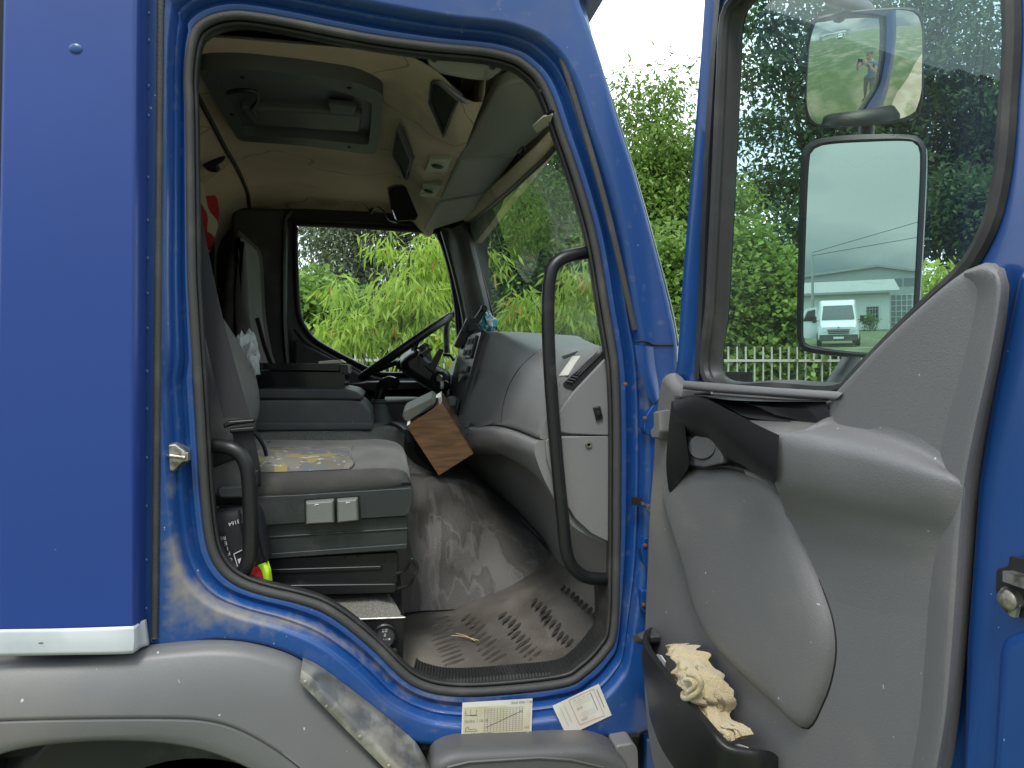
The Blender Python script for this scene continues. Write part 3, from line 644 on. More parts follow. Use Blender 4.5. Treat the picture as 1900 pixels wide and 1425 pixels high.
rowpatch(mb, [pts3([(440,896,2.345),(600,892,2.345),(700,888,2.34),(770,882,2.375),(830,884,2.42)]), pts3([(440,845,2.375),(600,840,2.375),(700,838,2.40),(775,850,2.46),(840,866,2.52)]),
              pts3([(440,803,2.44),(600,800,2.44),(700,800,2.46),(770,812,2.56),(850,845,2.66)]), pts3([(440,796,2.52),(600,793,2.52),(700,793,2.54),(770,800,2.66),(870,850,2.9)]), pts3([(440,780,3.1),(600,780,3.1),(700,780,3.1),(800,790,3.1),(880,830,3.1)])], 40, nr=30)
mb.build('engine_cover_mat', [M['speck']], truck)
# firewall, kick panels
mb = MB()
rowpatch(mb, [pts3([(842,800,2.95),(880,822,2.66),(955,842,2.36),(1012,880,2.08),(1060,958,1.90),(1150,1008,1.80)]),
              pts3([(846,850,2.88),(886,862,2.66),(958,880,2.42),(1020,925,2.15),(1066,990,1.96),(1150,1030,1.82)]),
              pts3([(858,880,2.84),(905,895,2.68),(975,935,2.48),(1034,990,2.22),(1078,1030,2.01),(1150,1058,1.85)]),
              pts3([(868,900,2.80),(930,922,2.70),(1002,992,2.49),(1045,1056,2.25),(1092,1072,2.04),(1150,1096,1.87)])], 50, nr=24)
mb.build('kick_panel', [M['kick']], truck)
mb = MB()
mb.box((.86, 2.75, CZ - .45), (.04, 2.1, .86)); mb.box((0, 2.75, CZ - .80), (1.7, 2.05, .04)); mb.box((-.80, 2.75, CZ - .2), (.04, 2.1, 2.0))
mb.box((.05, 3.86, CZ - .5), (1.7, .04, .8))
mb.box((.75, 2.78, CZ - .05), (.26, 1.95, .03)); mb.build('cab_shell', [M['dark']], truck)  # unseen top plate added to shut out light leaking in behind the dash
mb = MB()   # roof skin
mb.box((-.14, 2.75, CZ + .87), (1.3, 2.15, .03)); mb.build('roof', [M['blue']], truck)
mb = MB(); mb.box((.465, 2.72, CZ + .72), (.03, 1.95, .25)); mb.box((.34, 2.72, CZ + .765), (.26, 1.95, .02)); mb.build('header_panel', [M['lining']], truck)

# --- headlining
ZC = .765
def sec_roof(y):
    hb_ = .045 * math.exp(-((y - 2.55) / .38) ** 2)
    e = max(0, (1.88 - y) / .1); f = max(0, (y - 3.55) / .2)
    dz = -.05 * min(1, e) ** 2 - .06 * min(1, f) ** 2
    return [V(-.77, y, .52 + dz), V(-.74, y, .62 + dz), V(-.66, y, .70 + dz), V(-.50, y, ZC + dz), V(-.2, y, ZC + .005 + dz), V(.02 - hb_, y, ZC + dz), V(.08, y, .738 + dz * .5 - hb_), V(.135, y, .69 - hb_ * .8), V(.18, y, .645), V(.215, y, .628), V(.24, y, .64), V(.245, y, .76)]
ys = [1.80, 1.84, 1.90, 2.0, 2.3, 2.6, 3.0, 3.3, 3.55, 3.65, 3.75]
mb = MB(); rowpatch(mb, [sec_roof(y) for y in ys], 60, nr=60)
lin = mb.build('headlining', [M['lining']], truck); lin['label'] = 'beige fleece headlining with brown water stain lines'
LT = bvh(lin)
mb = MB()    # rear lining wall and corner
rowpatch(mb, [[V(-.765, y, z) for z in (.56, .3, 0, -.4, -.75)] for y in (1.76, 2.2, 2.8, 3.3, 3.75)], 20, nr=20)
mb.build('rear_wall_lining', [M['lining']], truck)
mb = MB()    # dark seam
mb.tube(crom([onto(LT, a, b, .003, PY(a, b, 3.6)) for a, b in ((350,150),(362,170),(380,202),(400,240),(420,278),(438,308),(452,338),(460,360),(463,384))], 40), .008, 6)
mb.build('lining_seam', [M['dark']], truck)
# front lining strip over the windscreen
hdr = [(1052,238,1.76),(1035,262,1.81),(1010,290,1.92),(980,318,2.1),(945,350,2.45),(905,383,2.95),(868,410,3.6)]
mb = MB()
rowpatch(mb, [pts3([(a + 16, b - 26, c) for a, b, c in hdr]), pts3([(a - 14, b - 22, c) for a, b, c in hdr]), pts3([(a - 10, b - 2, c) for a, b, c in hdr]), pts3([(a, b + 3, c + .01) for a, b, c in hdr])], 40, nr=10)
mb.build('header_trim', [M['lining']], truck)
mb = MB(); mb.tube(crom(pts3([(a + 1, b + 5, c) for a, b, c in hdr]), 40), .007, 8); mb.build('windscreen_seal', [M['seal']], truck)
# hatch in the roof
def pz(l, z): return [PZ(a, b, z) for a, b in l]
mb = MB()
fo = rpoly(pz([(366,128),(450,128),(560,138),(660,152),(712,174),(706,228),(697,288),(560,270),(443,262),(400,190)], ZC - .034), .03)
fi = rpoly(pz([(408,152),(560,158),(640,172),(690,190),(688,230),(684,270),(560,256),(452,252),(425,196)], ZC - .034), .02)
nfo = crom(fo, 80, True, True); nfi = crom(fi, 80, True, True)
k0 = min(range(80), key=lambda k: (nfi[k] - nfo[0]).length); nfi = nfi[k0:] + nfi[:k0]
up = Vector((0, 0, 1))
mb.grid([[p + up * .05 for p in nfo], nfo, nfi, [p + up * .012 for p in nfi], [p + up * .030 for p in nfi]], cu=True)
ctr = sum(nfi, Vector()) / 80
in2 = [ctr + (p - ctr) * .93 + up * .030 for p in nfi]
mb.grid([[p + up * .030 for p in nfi], in2], cu=True)
mb.add(in2, [tuple(range(80))])
ht = mb.build('roof_hatch', [M['hatch']], truck, angle=50); ht['label'] = 'dark grey roof hatch with a recessed handle'
mb = MB()
mb.raised(rpoly(pz([(445,192),(600,200),(672,206),(668,236),(600,232),(468,222)], ZC - .012), .012), (0, 0, -1), .016, .008, back=.01)
mb.build('hatch_bar', [M['hatch']], ht)
mb = MB()
mb.raised(rpoly(pz([(608,190),(662,196),(658,212),(612,208)], ZC - .028), .006), (0, 0, -1), .004, .003, back=.01)
mb.build('hatch_latch', [M['greydk']], ht)
mb = MB(); mb.tube(crom(pz([(423,172),(445,168),(474,170),(478,186),(468,200),(474,216)], ZC - .046), 20), .006, 8); mb.build('hatch_handle', [M['black']], ht)
each('hatch_screw', lambda m, p: m.lathe([(.007, 0), (.005, .003)], PZ(p[0], p[1], ZC - .0345), (0, 0, -1), 10), ((450,143),(648,163),(648,273),(430,212)), [M['dark']], ht)
# coat hook
hk = PY(398, 300, 3.15); hk = onto(LT, 398, 300, .01, hk)
mb = MB(); d_ = hk.y; mb.pillow(rpoly([PY(a, b, d_) for a, b in [(370,302),(385,292),(410,281),(420,285),(418,296),(404,304),(410,314),(404,320),(386,318)]], .008), (.2, -1, -.6), .03); mb.build('coat_hook', [M['black']], truck)
# sun visors
zv = .625
def vis(l): return [PZ(a, b, z) for a, b, z in l]
V1 = [(921,157,.695),(945,146,.69),(968,142,.685),(1002,152,.655),(1019,180,.63),(1029,208,.60),(1010,236,.61),(962,277,.628),(905,284,.628),(852,291,.622)]
V2 = [(851,294,.622),(905,287,.628),(961,280,.628),(937,315,.64),(912,349,.655),(865,358,.64),(816,366,.633)]
V3 = [(815,369,.633),(865,361,.64),(911,352,.655),(900,378,.672),(880,398,.68),(835,412,.66),(787,427,.63)]
for k, vv in enumerate((V1, V2, V3)):
    mb = MB(); mb.raised(rpoly(vis(vv), .012), (0, 0, -1), .012, .008, back=.02)
    o_ = mb.build('sun_visor', [M['visor']], truck, angle=60)
    if k == 0: o_['label'] = 'large grey sun visor panel nearest the open door'
for a, b, z in ((1021,210,.59),(968,278,.62),(912,352,.65),(888,382,.67)):
    mb = MB(); mb.pillow(rpoly([PZ(a - 10, b + 4, z - .012), PZ(a + 2, b - 8, z - .012), PZ(a + 9, b - 3, z - .012), PZ(a - 2, b + 9, z - .012)], .01), (0, 0, -1), .008); mb.build('visor_clip', [M['black']], truck)
mb = MB(); mb.slab([PZ(988,232,.585), PZ(1008,214,.58), PZ(1026,210,.57), PZ(1020,228,.57), PZ(996,244,.58)], (0, 0, -.004)); mb.build('visor_tab', [mat('cream_tab', (.5, .47, .38), .7)], truck)
# overhead console: grey cover, pockets, switch plates
def phs(l, z): return rpoly([PZ(a, b, z) for a, b in l], .008)
def ceil(l, lift=.006):
    P = [onto(LT, a, b, 0.0, PY(a, b, 1.8)) for a, b in l]; c = sum(P, Vector()) / len(P)
    n = Vector((0, 0, 0))
    for i in range(len(P)): n += (P[i] - c).cross(P[(i + 1) % len(P)] - c)
    n.normalize(); n = n if n.dot(CAM - c) > 0 else -n
    return [PP(a, b, c + n * lift, n) for a, b in l], n
P_, n_ = [PY(a, b, c) for a, b, c in [(786,82,1.79),(880,94,1.79),(934,112,1.79),(932,130,1.80),(905,150,1.83),(868,147,1.83),(812,136,1.82),(795,122,1.81)]], Vector((0, -.9, -.5)).normalized()
mb = MB(); mb.raised(rpoly(P_, .008), n_, .008, .005, back=.02); mb.build('console_cover', [M['visor']], truck)
each('cover_screw', lambda m, p: m.lathe([(.008, -.004), (.007, .003), (.003, .003), (.003, 0)], PY(p[0], p[1], 1.785), (0, -.9, -.5), 16), ((806,110),(914,124)), [M['black']], truck)
for l in ([(798,152),(812,152),(850,187),(838,212),(822,256),(794,192)], [(735,236),(762,300),(752,336),(727,288)]):
    P_, n_ = ceil(l, .008 if l[0][0] > 780 else .022); P_ = rpoly(P_, .004); c_ = sum(P_, Vector()) / len(P_)
    mb = MB(); mb.grid([[p - n_ * .02 for p in P_], P_, [c_ + (p - c_) * .90 for p in P_], [c_ + (p - c_) * .88 - n_ * .007 for p in P_]], 0, cu=True)
    mb.add([c_ + (p - c_) * .88 - n_ * .006 for p in P_], [tuple(range(len(P_)))], 1)
    mb.build('map_pocket', [M['greydk'], M['dark']], truck)
mb = MB(); P_, n_ = ceil([(850,184),(812,150),(818,150),(872,192)], .014); mb.slab(P_, n_ * .006); mb.build('pocket_flap', [M['greymid']], truck)
M['lampplate'] = mat('pale_lamp_plate', (.5, .5, .42), .5)
for l in ([(797,292),(838,292),(830,318),(788,316)], [(786,338),(820,341),(808,364),(776,362)]):
    mb = MB(); pl, n_ = ceil(l, .006); mb.raised(rpoly(pl, .005), n_, .006, .003, 0, back=.02); c_ = sum(pl, Vector()) / 4
    u_ = (pl[1] - pl[0]).normalized(); v_ = n_.cross(u_)
    mb.pillow([c_ + n_ * .006 + u_ * math.cos(t) * .028 + v_ * math.sin(t) * .014 for t in [k * math.pi / 8 for k in range(16)]], n_, .008, 1)
    mb.build('reading_light', [M['lampplate'], M['greydk']], truck, angle=50)
mb = MB(); mb.raised(rpoly(pts3([(720,350,3.0),(735,344,3.0),(752,344,3.0),(776,400,2.95),(772,408,2.95),(736,410,3.0),(728,390,3.0)]), .008), (.2, -1, -.4), .02, .01, back=.03)
mb.build('overhead_screen', [M['blackgloss']], truck, angle=50)
mb = MB(); mb.tube(crom(pts3([(690,392,3.3),(700,384,3.2),(712,392,3.15),(722,408,3.1),(738,414,3.0)]), 20), .003, 6); mb.pillow(rpoly(pts3([(682,388,3.3),(694,384,3.3),(696,392,3.3),(688,398,3.3)]), .004), (0, -1, 0), .01)
mb.build('cable', [M['black']], truck)
# --- far side wall with the driver's window
YF = 3.70
win = [(549,424),(556,417),(640,420),(796,430),(810,436),(820,452),(834,500),(844,556),(848,600),(850,690),(760,694),(708,694),(690,688),(640,664),(588,634),(568,612),(555,580),(550,500)]
wl = crom([PY(a, b, YF) for a, b in win], 100, True)
outr = crom([PY(a, b, YF) for a, b in [(405,395),(430,375),(640,376),(850,380),(900,400),(905,470),(910,540),(915,600),(915,700),(912,860),(760,880),(708,880),(640,880),(560,880),(480,870),(400,840),(390,700),(395,550)]], 100, True)
mid_ = [a.lerp(b, .12) + Vector((0, -.012, 0)) for a, b in zip(wl, outr)]
k0 = min(range(100), key=lambda k: (outr[k] - wl[0]).length)
mb = MB(); mb.grid([[p + Vector((0, .05, 0)) for p in wl], wl, [a.lerp(b, .1) + Vector((0, -.02, 0)) for a, b in zip(wl, outr)], [a.lerp(b, .2) + Vector((0, -.02, 0)) for a, b in zip(wl, outr)], [a.lerp(b, .25) + Vector((0, -.002, 0)) for a, b in zip(wl, outr)], outr], 0, cu=True)
dd = mb.build('driver_door', [M['black']], truck, angle=50); dd['label'] = 'black framed driver door on the far side of the cab'
mb = MB(); mb.tube([p + Vector((0, -.012, 0)) for p in wl], .012, 8, closed=True, up=(0, 1, 0))
mb.build('window_seal', [M['black']], dd)
mb = MB(); mb.tube(crom([PY(a, b, YF - .03) for a, b in ((548,610),(575,640),(640,676),(700,704),(780,706),(850,706))], 30), .010, 8); mb.build('sill_trim', [M['sealgrey']], dd)
mb = MB(); mb.add([p + Vector((0, .02, 0)) for p in wl], [tuple(range(100))]); mb.build('window_glass', [M['sideglass']], dd, fix=False)
mb = MB(); mb.raised(rpoly([PY(a, b, YF - .03) for a, b in [(545,628),(570,640),(640,676),(672,694),(672,800),(545,800)]], .02), (0, -1, 0), .02, .015, back=.02); mb.build('door_card', [M['greydk']], dd)
mb = MB(); mb.raised(rpoly([PY(a, b, YF - .06) for a, b in [(640,712),(680,706),(850,706),(850,722),(690,728)]], .01), (0, -1, 0), .04, .01, back=.04); mb.build('armrest', [M['black']], dd)
mb = MB(); mb.slab([PY(a, b, 3.60) for a, b in [(430,384),(520,386),(530,396),(532,430),(530,600),(536,680),(500,720),(430,720)]], (0, .1, 0)); mb.build('pillar_trim', [M['greydk']], truck, bevel=.02, seg=3)
mb = MB(); mb.tube(crom([PY(a, b, 3.56) for a, b in ((540,392),(528,410),(526,470),(526,600),(533,690))], 20), .012, 6); mb.build('pillar_seal', [M['black']], truck)
# driver side A pillar trim
mb = MB()
rowpatch(mb, [pts3([(800,418,3.66),(826,424,3.66),(842,500,3.66),(862,600,3.66),(870,640,3.66)]), pts3([(836,424,3.6),(846,436,3.6),(862,500,3.6),(882,590,3.6),(886,640,3.6)]), pts3([(858,414,3.58),(868,430,3.58),(884,490,3.58),(902,570,3.58),(908,620,3.58)]), pts3([(868,408,3.66),(872,420,3.66),(888,480,3.66),(908,560,3.66),(922,614,3.66)])], 20, nr=14)
mb.build('pillar_cover', [M['greymid']], truck)
mb = MB(); mb.tube(crom(pts3([(870,404,3.6),(876,430,3.64),(890,490,3.64),(908,560,3.64),(922,612,3.6)]), 20), .006, 6); mb.tube(crom(pts3([(822,428,3.55),(842,500,3.55),(860,580,3.55),(868,650,3.55)]), 20), .014, 6); mb.build('pillar_rubber', [M['seal']], truck)
# windscreen
mb = MB()
tp_ = pts3([(a, b, c) for a, b, c in hdr])
bt_ = [V(.60, 1.78, .03), V(.68, 1.95, .02), V(.74, 2.2, .02), V(.76, 2.6, .02), V(.74, 3.0, .05), V(.66, 3.35, .05), V(.57, 3.62, .10)]
rowpatch(mb, [[a.lerp(b, t) for a, b in zip(tp_, bt_)] for t in (0, .33, .66, 1)], 30, nr=12)
mb.build('windscreen', [M['screen']], truck, fix=False)
# exterior mirror arm of the far side, seen through the glass
mb = MB(); mb.tube(crom(pts3([(829,655,3.95),(828,610,3.95),(832,592,3.95),(848,580,3.95),(884,573,3.95)]), 30), .017, 10); mb.build('mirror_arm', [M['black']], truck)

# --- dashboard
def sx(y, l): return [V(a, y, b) for a, b in l]
secs = [sx(1.765, [(.64,.03),(.535,.036),(.44,-.03),(.395,-.11),(.372,-.165),(.375,-.180),(.45,-.184)]),
        sx(1.80, [(.64,.04),(.53,.042),(.435,-.025),(.39,-.10),(.368,-.165),(.372,-.180),(.45,-.185)]),
        sx(2.05, [(.66,.045),(.50,.042),(.425,-.01),(.385,-.09),(.362,-.165),(.366,-.182),(.45,-.19)]),
        sx(2.25, [(.66,.055),(.475,.056),(.41,.02),(.378,-.08),(.350,-.172),(.354,-.188),(.45,-.19)]),
        sx(2.40, [(.66,.075),(.44,.085),(.385,.055),(.350,-.07),(.315,-.185),(.32,-.20),(.45,-.2)]),
        sx(2.52, [(.66,.095),(.405,.108),(.362,.085),(.322,-.055),(.272,-.195),(.278,-.21),(.45,-.21)]),
        sx(2.60, [(.66,.10),(.375,.110),(.345,.095),(.300,-.05),(.250,-.205),(.256,-.22),(.45,-.22)])]
mb = MB(); rr = rowpatch(mb, secs, 60, nr=60)
mb.add(rr[-1], [tuple(range(60))]); mb.add(rr[0], [tuple(range(60))[::-1]])
dash = mb.build('dashboard', [M['dash']], truck, angle=60)
mb = MB()   # driver's half, dark
mb.grid([crom(sx(y, [(.70,.05),(.5,.09 if y > 2.9 else .06),(.36,.04),(.30,-.10),(.33,-.24),(.5,-.3)]), 20) for y in (2.55, 2.9, 3.2, 3.5, 3.68)])
mb.build('instrument_hood', [M['black']], dash)
mb = MB()   # seams
def surf(i, j): return rr[i][j]
DT = bvh(dash)
mb.tube(crom([onto(DT, a, b, .0002, PY(a, b, 2.2)) for a, b in ((1004,648),(988,660),(965,682),(946,712),(935,745),(931,770),(930,784))], 40), .0012, 6)
mb.build('dash_seam', [M['dark']], dash)
# black centre stack turned to the driver
mb = MB()
A_ = pts3([(893,616,2.585),(884,650,2.585),(868,710,2.585),(852,768,2.585)]); B_ = pts3([(864,624,2.95),(852,650,2.95),(838,705,2.95),(829,760,2.95)])
rowpatch(mb, [[p + Vector((.03, 0, 0)) for p in A_], A_, B_, [p + Vector((.1, 0, 0)) for p in B_]], 10)
mb.build('centre_stack', [M['black']], dash)
def stackpt(u, v, lift=0.0):
    a = crom(A_, 30)[min(29, int(v * 29))]; b = crom(B_, 30)[min(29, int(v * 29))]; return a.lerp(b, u) + Vector((-lift, -lift * .2, 0))
mb = MB()
for (u0, u1, v0, v1) in ((.15, .6, .84, .97), (.12, .5, .42, .50), (.12, .55, .05, .33)):
    if mb.v: mb.build('stack_panel', [M['greydk']], dash); mb = MB()
    mb.slab([stackpt(u0, v0, .002), stackpt(u1, v0, .002), stackpt(u1, v1, .002), stackpt(u0, v1, .002)], (-.008, 0, 0), 0)
for i in range(5):
    for j in range(2):
        u0, v0 = .16 + j * .2, .08 + i * .048; mb.slab([stackpt(u0, v0, .011), stackpt(u0 + .15, v0, .011), stackpt(u0 + .15, v0 + .025, .011), stackpt(u0, v0 + .025, .011)], (-.002, 0, 0), 1)
mb.build('stack_vent', [M['greydk'], M['dark']], dash)
mb = MB(); mb.slab([stackpt(.1, .52, .012), stackpt(.4, .52, .012), stackpt(.3, .64, .012)], (-.003, 0, 0)); mb.build('paper_tag', [mat('beige_tag', (.5, .4, .3), .7)], dash)
mb = MB(); mb.box(stackpt(.3, .88, .02), (.03, .05, .035)); mb.build('stack_knob', [M['lever']], dash, bevel=.006)
# end panel (door side) with seam, switch, screw
mb = MB()
yE = 1.757
mb.raised([PY(a, b, yE) for a, b in [(1150,646),(1136,650),(1098,690),(1062,728),(1040,758),(1026,786),(1022,800),(1060,806),(1150,808)]], (0, -1, 0), .004, .004, back=.004)
mb.build('end_panel', [M['dash']], dash, angle=50)
mb = MB(); o_ = [PY(a, b, yE - .006) for a, b in [(1100,756),(1113,753),(1119,776),(1106,781)]]
mb.raised(rpoly(o_, .002), (0, -1, 0), .005, .002, back=.003)
c_ = sum(o_, Vector()) / 4; mb.lathe([(.006, .005), (.006, .010), (.003, .011)], c_, (0, -1, 0), 14)
mb.build('switch', [M['black']], dash)
# top vent and label, lying on the dash surface
def on_dash(l, lift):
    return [onto(DT, a, b, lift, PY(a, b, 1.85)) for a, b in l]
mb = MB(); c4 = on_dash([(1108,652),(1122,655),(1060,716),(1044,712)], .003)
mb.slab(c4, (.006, 0, -.01), 0)
nv = (c4[1] - c4[0]).cross(c4[3] - c4[0]).normalized(); nv = nv if nv.dot(CAM - c4[0]) > 0 else -nv
for i in range(3):
    a = .12 + i * .29; mb.slab([quadpt(c4, a, .06) + nv * .002, quadpt(c4, a + .10, .06) + nv * .002, quadpt(c4, a + .10, .72) + nv * .002, quadpt(c4, a, .72) + nv * .002], nv * .004, 1)
for i in range(3):
    v0 = .76 + i * .075; mb.slab([quadpt(c4, .1, v0) + nv * .002, quadpt(c4, .9, v0) + nv * .002, quadpt(c4, .9, v0 + .03) + nv * .002, quadpt(c4, .1, v0 + .03) + nv * .002], nv * .004, 1)
mb.build('air_vent', [M['dark'], M['greydk']], dash)
mb = MB(); mb.slab(on_dash([(1062,661),(1076,660),(1053,696),(1037,697)], .012), (.001, 0, -.001)); mb.build('dash_label', [M['paperw']], dash)
mb = MB(); mb.slab(on_dash([(1042,661),(1072,651),(1066,657),(1046,665)], .010), (.001, 0, -.002)); mb.build('top_vent', [M['dark']], dash)
# knee roll and lower panel
low = [sx(1.765, [(.45,-.180),(.375,-.182),(.358,-.195),(.360,-.225),(.392,-.30),(.455,-.395),(.60,-.465)]),
       sx(1.83, [(.45,-.182),(.370,-.184),(.352,-.198),(.354,-.228),(.395,-.30),(.465,-.395),(.62,-.46)]),
       sx(2.05, [(.45,-.185),(.365,-.186),(.345,-.20),(.345,-.235),(.385,-.285),(.50,-.36),(.66,-.42)]),
       sx(2.3, [(.45,-.19),(.34,-.192),(.318,-.21),(.315,-.245),(.345,-.275),(.50,-.31),(.66,-.34)]),
       sx(2.5, [(.45,-.21),(.28,-.207),(.255,-.225),(.25,-.265),(.285,-.295),(.45,-.31),(.66,-.32)]),
       sx(2.65, [(.45,-.215),(.25,-.215),(.222,-.235),(.218,-.28),(.25,-.31),(.42,-.32),(.66,-.32)])]
mb = MB(); rr2 = rowpatch(mb, low, 50, nr=50); mb.add(rr2[0], [tuple(range(50))[::-1]]); mb.add(rr2[-1], [tuple(range(50))])
lowd = mb.build('lower_dash', [M['dash']], truck, angle=60)
mb = MB()
mb.raised([PY(a, b, 1.757) for a, b in [(1150,809),(1060,809),(1024,810),(1012,818),(1014,850),(1026,888),(1044,926),(1066,962),(1096,990),(1150,1014)]], (0, -1, 0), .004, .003, back=.004)
mb.build('lower_end_panel', [M['dash']], lowd, angle=50)
mb = MB(); mb.lathe([(.0085, 0), (.008, .003), (.004, .003), (.0035, 0)], PY(1092,825,1.752), (0, -1, 0), 20); mb.build('screw', [M['steel']], lowd)
each('dash_plug', lambda m, p: m.lathe([(.012, 0), (.009, .004), (.004, .004)], PY(p[0], p[1], 2.44), (-.3, -1, 0), 14), ((866,788),(866,800)), [M['greymid']], lowd)
mb = MB(); mb.box((.52, 3.5, CZ - .42), (.3, .5, .5)); mb.box((.42, 3.4, CZ - .2), (.25, .5, .3)); mb.build('pedal_box', [M['dark']], truck)
# driver footwell trim (dark, with ledge)
mb = MB(); mb.raised(rpoly([PY(a, b, 3.2) for a, b in [(690,738),(770,738),(830,745),(840,800),(690,800)]], .02), (0, -1, 0), .06, .03, back=.1); mb.build('driver_footwell', [M['greydk']], truck)
# phone holder and things on the dash
mb = MB()
mb.slab(rpoly(pts3([(893,572,2.9),(903,566,2.9),(905,574,2.9),(884,604,2.9),(874,600,2.9)]), .006), (0, .03, 0))
mb.slab(rpoly(pts3([(868,588,2.9),(882,590,2.9),(886,606,2.9),(864,640,2.9),(850,646,2.9),(843,640,2.9)]), .006), (0, .05, 0))
mb.slab(rpoly(pts3([(872,600,2.85),(884,600,2.85),(892,612,2.85),(868,616,2.85)]), .006), (0, .04, 0))
mb.lathe([(.014, 0), (.012, .012)], PY(898,572,2.89), (0, -1, 0), 16)
ph = mb.build('phone_mount', [M['black']], dash, bevel=.002)
mb = MB(); mb.slab(pts3([(869,590,2.885),(872,591,2.885),(860,616,2.885),(857,614,2.885)]), (0, -.004, 0)); mb.slab(pts3([(852,624,2.885),(856,622,2.885),(847,640,2.885),(844,638,2.885)]), (0, -.004, 0)); mb.build('phone_mount_edge', [M['sealgrey']], dash)
# steering wheel + column
wc_ = V(.095, 3.2, .072); a_ = Vector((math.cos(R(35)), 0, math.sin(R(35)))); b_ = Vector((0, 1, 0)); nW = a_.cross(b_)
mb = MB(); mb.tube([wc_ + a_ * .222 * math.cos(t) + b_ * .222 * math.sin(t) for t in [k * 2 * math.pi / 64 for k in range(64)]], .0175, 12, closed=True)
sw = mb.build('steering_wheel', [M['black']], truck)
ax_ = nW if nW.z < 0 else -nW
mb = MB(); mb.lathe([(.03, -.01), (.075, 0), (.085, .02), (.07, .05), (.05, .10)], wc_ + ax_ * .03, ax_, 24)
for t in (0.2, 2.94, 4.71): mb.tube([wc_ + ax_ * .05, wc_ + ax_ * .02 + (a_ * math.sin(t) + b_ * math.cos(t)) * .12, wc_ + (a_ * math.sin(t) + b_ * math.cos(t)) * .22], .014, 8, flat=.5)
mb.build('wheel_hub', [M['black']], sw)
mb = MB()
mb.raised(rpoly(pts3([(742,668,3.1),(752,658,3.1),(776,645,3.1),(800,672,3.1),(836,690,3.1),(836,724,3.1),(806,728,3.1),(762,702,3.1),(744,688,3.1)]), .02), (0, -1, 0), .07, .03, back=.2)
mb.raised(rpoly(pts3([(745,660,3.25),(768,642,3.25),(785,646,3.25),(796,668,3.25),(790,688,3.25),(760,680,3.25)]), .02), (0, -1, 0), .05, .03, 0, back=.05)
mb.lathe([(.040, 0), (.038, .02), (.022, .022), (.020, .016)], PY(818,706,3.03), (-.4, -1, 0), 24)
for l in ([(797,645),(804,648),(788,662),(780,656)], [(815,646),(824,650),(806,690),(794,684)], [(776,660),(784,664),(790,680),(780,684)]):
    mb.slab(rpoly(pts3([(a, b, 3.02) for a, b in l]), .005), (0, .04, 0))
mb.tube(pts3([(822,658,3.02),(836,660,3.02),(842,668,3.0)]), .006, 8)
mb.build('steering_column', [M['black']], truck, bevel=.003)
mb = MB(); mb.lathe([(.016, 0), (.012, .012)], PY(816,702,2.99), (-.4, -1, 0), 16); mb.box(PY(820,714,2.97), (.016, .02, .032)); mb.tube(pts3([(824,706,2.98),(832,710,2.97)]), .004, 6); mb.build('ignition_key', [M['steel']], truck, bevel=.002)
# gear lever
mb = MB(); mb.tube(crom(pts3([(700,762,2.95),(703,740,2.95),(710,718,2.95),(720,709,2.93),(733,712,2.90)]), 24), [.018 + .006 * min(1, i / 10) for i in range(24)], 12)
gl = mb.build('gear_lever', [M['blackgloss']], truck)
mb = MB(); mb.lathe([(.065, -.012), (.06, .0), (.045, .03), (.034, .055), (.03, .062), (.032, .068), (.026, .08)], PY(702,779,2.95), (0, 0, 1), 20); mb.build('gear_boot', [M['greydk']], gl)
mb = MB(); mb.tube(crom(pts3([(680,800,2.7),(720,790,2.7),(732,788,2.65),(752,800,2.45),(760,820,2.42)]), 20), .008, 6); mb.build('lever_cable', [M['greydk']], truck)
# --- centre console with lid
yc = 2.44
mb = MB()
mb.slab(rpoly([PY(a, b, yc) for a, b in [(455,742),(640,740),(668,744),(682,756),(690,768),(690,798),(455,800)]], .012), (0, .42, 0))
mb.slab([PY(a, b, yc - .006) for a, b in [(455,784),(692,784),(692,798),(455,800)]], (0, .4, 0))
cons = mb.build('centre_console', [M['greymid']], truck, bevel=.006, seg=3)
mb = MB()
mb.slab(rpoly([PY(a, b, yc - .008) for a, b in [(455,722),(560,721),(640,722),(660,726),(674,735),(672,742),(455,740)]], .012), (0, .44, 0))
mb.build('console_lid', [M['greydk']], cons, bevel=.006, seg=3)
# --- driver seat backrest
mb = MB()
so_ = [(436,432),(446,429),(452,440),(457,470),(459,520),(463,580),(475,650),(492,720),(430,740),(416,640),(416,560),(424,490),(436,450)]
mb.raised(crom([PY(a, b, 2.9) for a, b in so_], 60, True), (0, -1, 0), .04, .03, back=.40)
ds = mb.build('driver_seat', [M['fabricdk']], truck)
mb = MB()
mb.raised(crom([PY(a, b, 2.86) for a, b in [(446,440),(454,452),(458,480),(460,520),(463,580),(474,650),(486,700),(450,700),(440,620),(436,560),(440,500)]], 60, True), (0, -1, 0), .02, .02, back=.3)
mb.build('seat_bolster', [M['fabric']], ds)
mb = MB(); mb.tube(pts3([(477,590,2.84),(490,640,2.84),(508,690,2.84)]), .012, 6, flat=.3); mb.build('driver_belt', [M['belt']], truck)
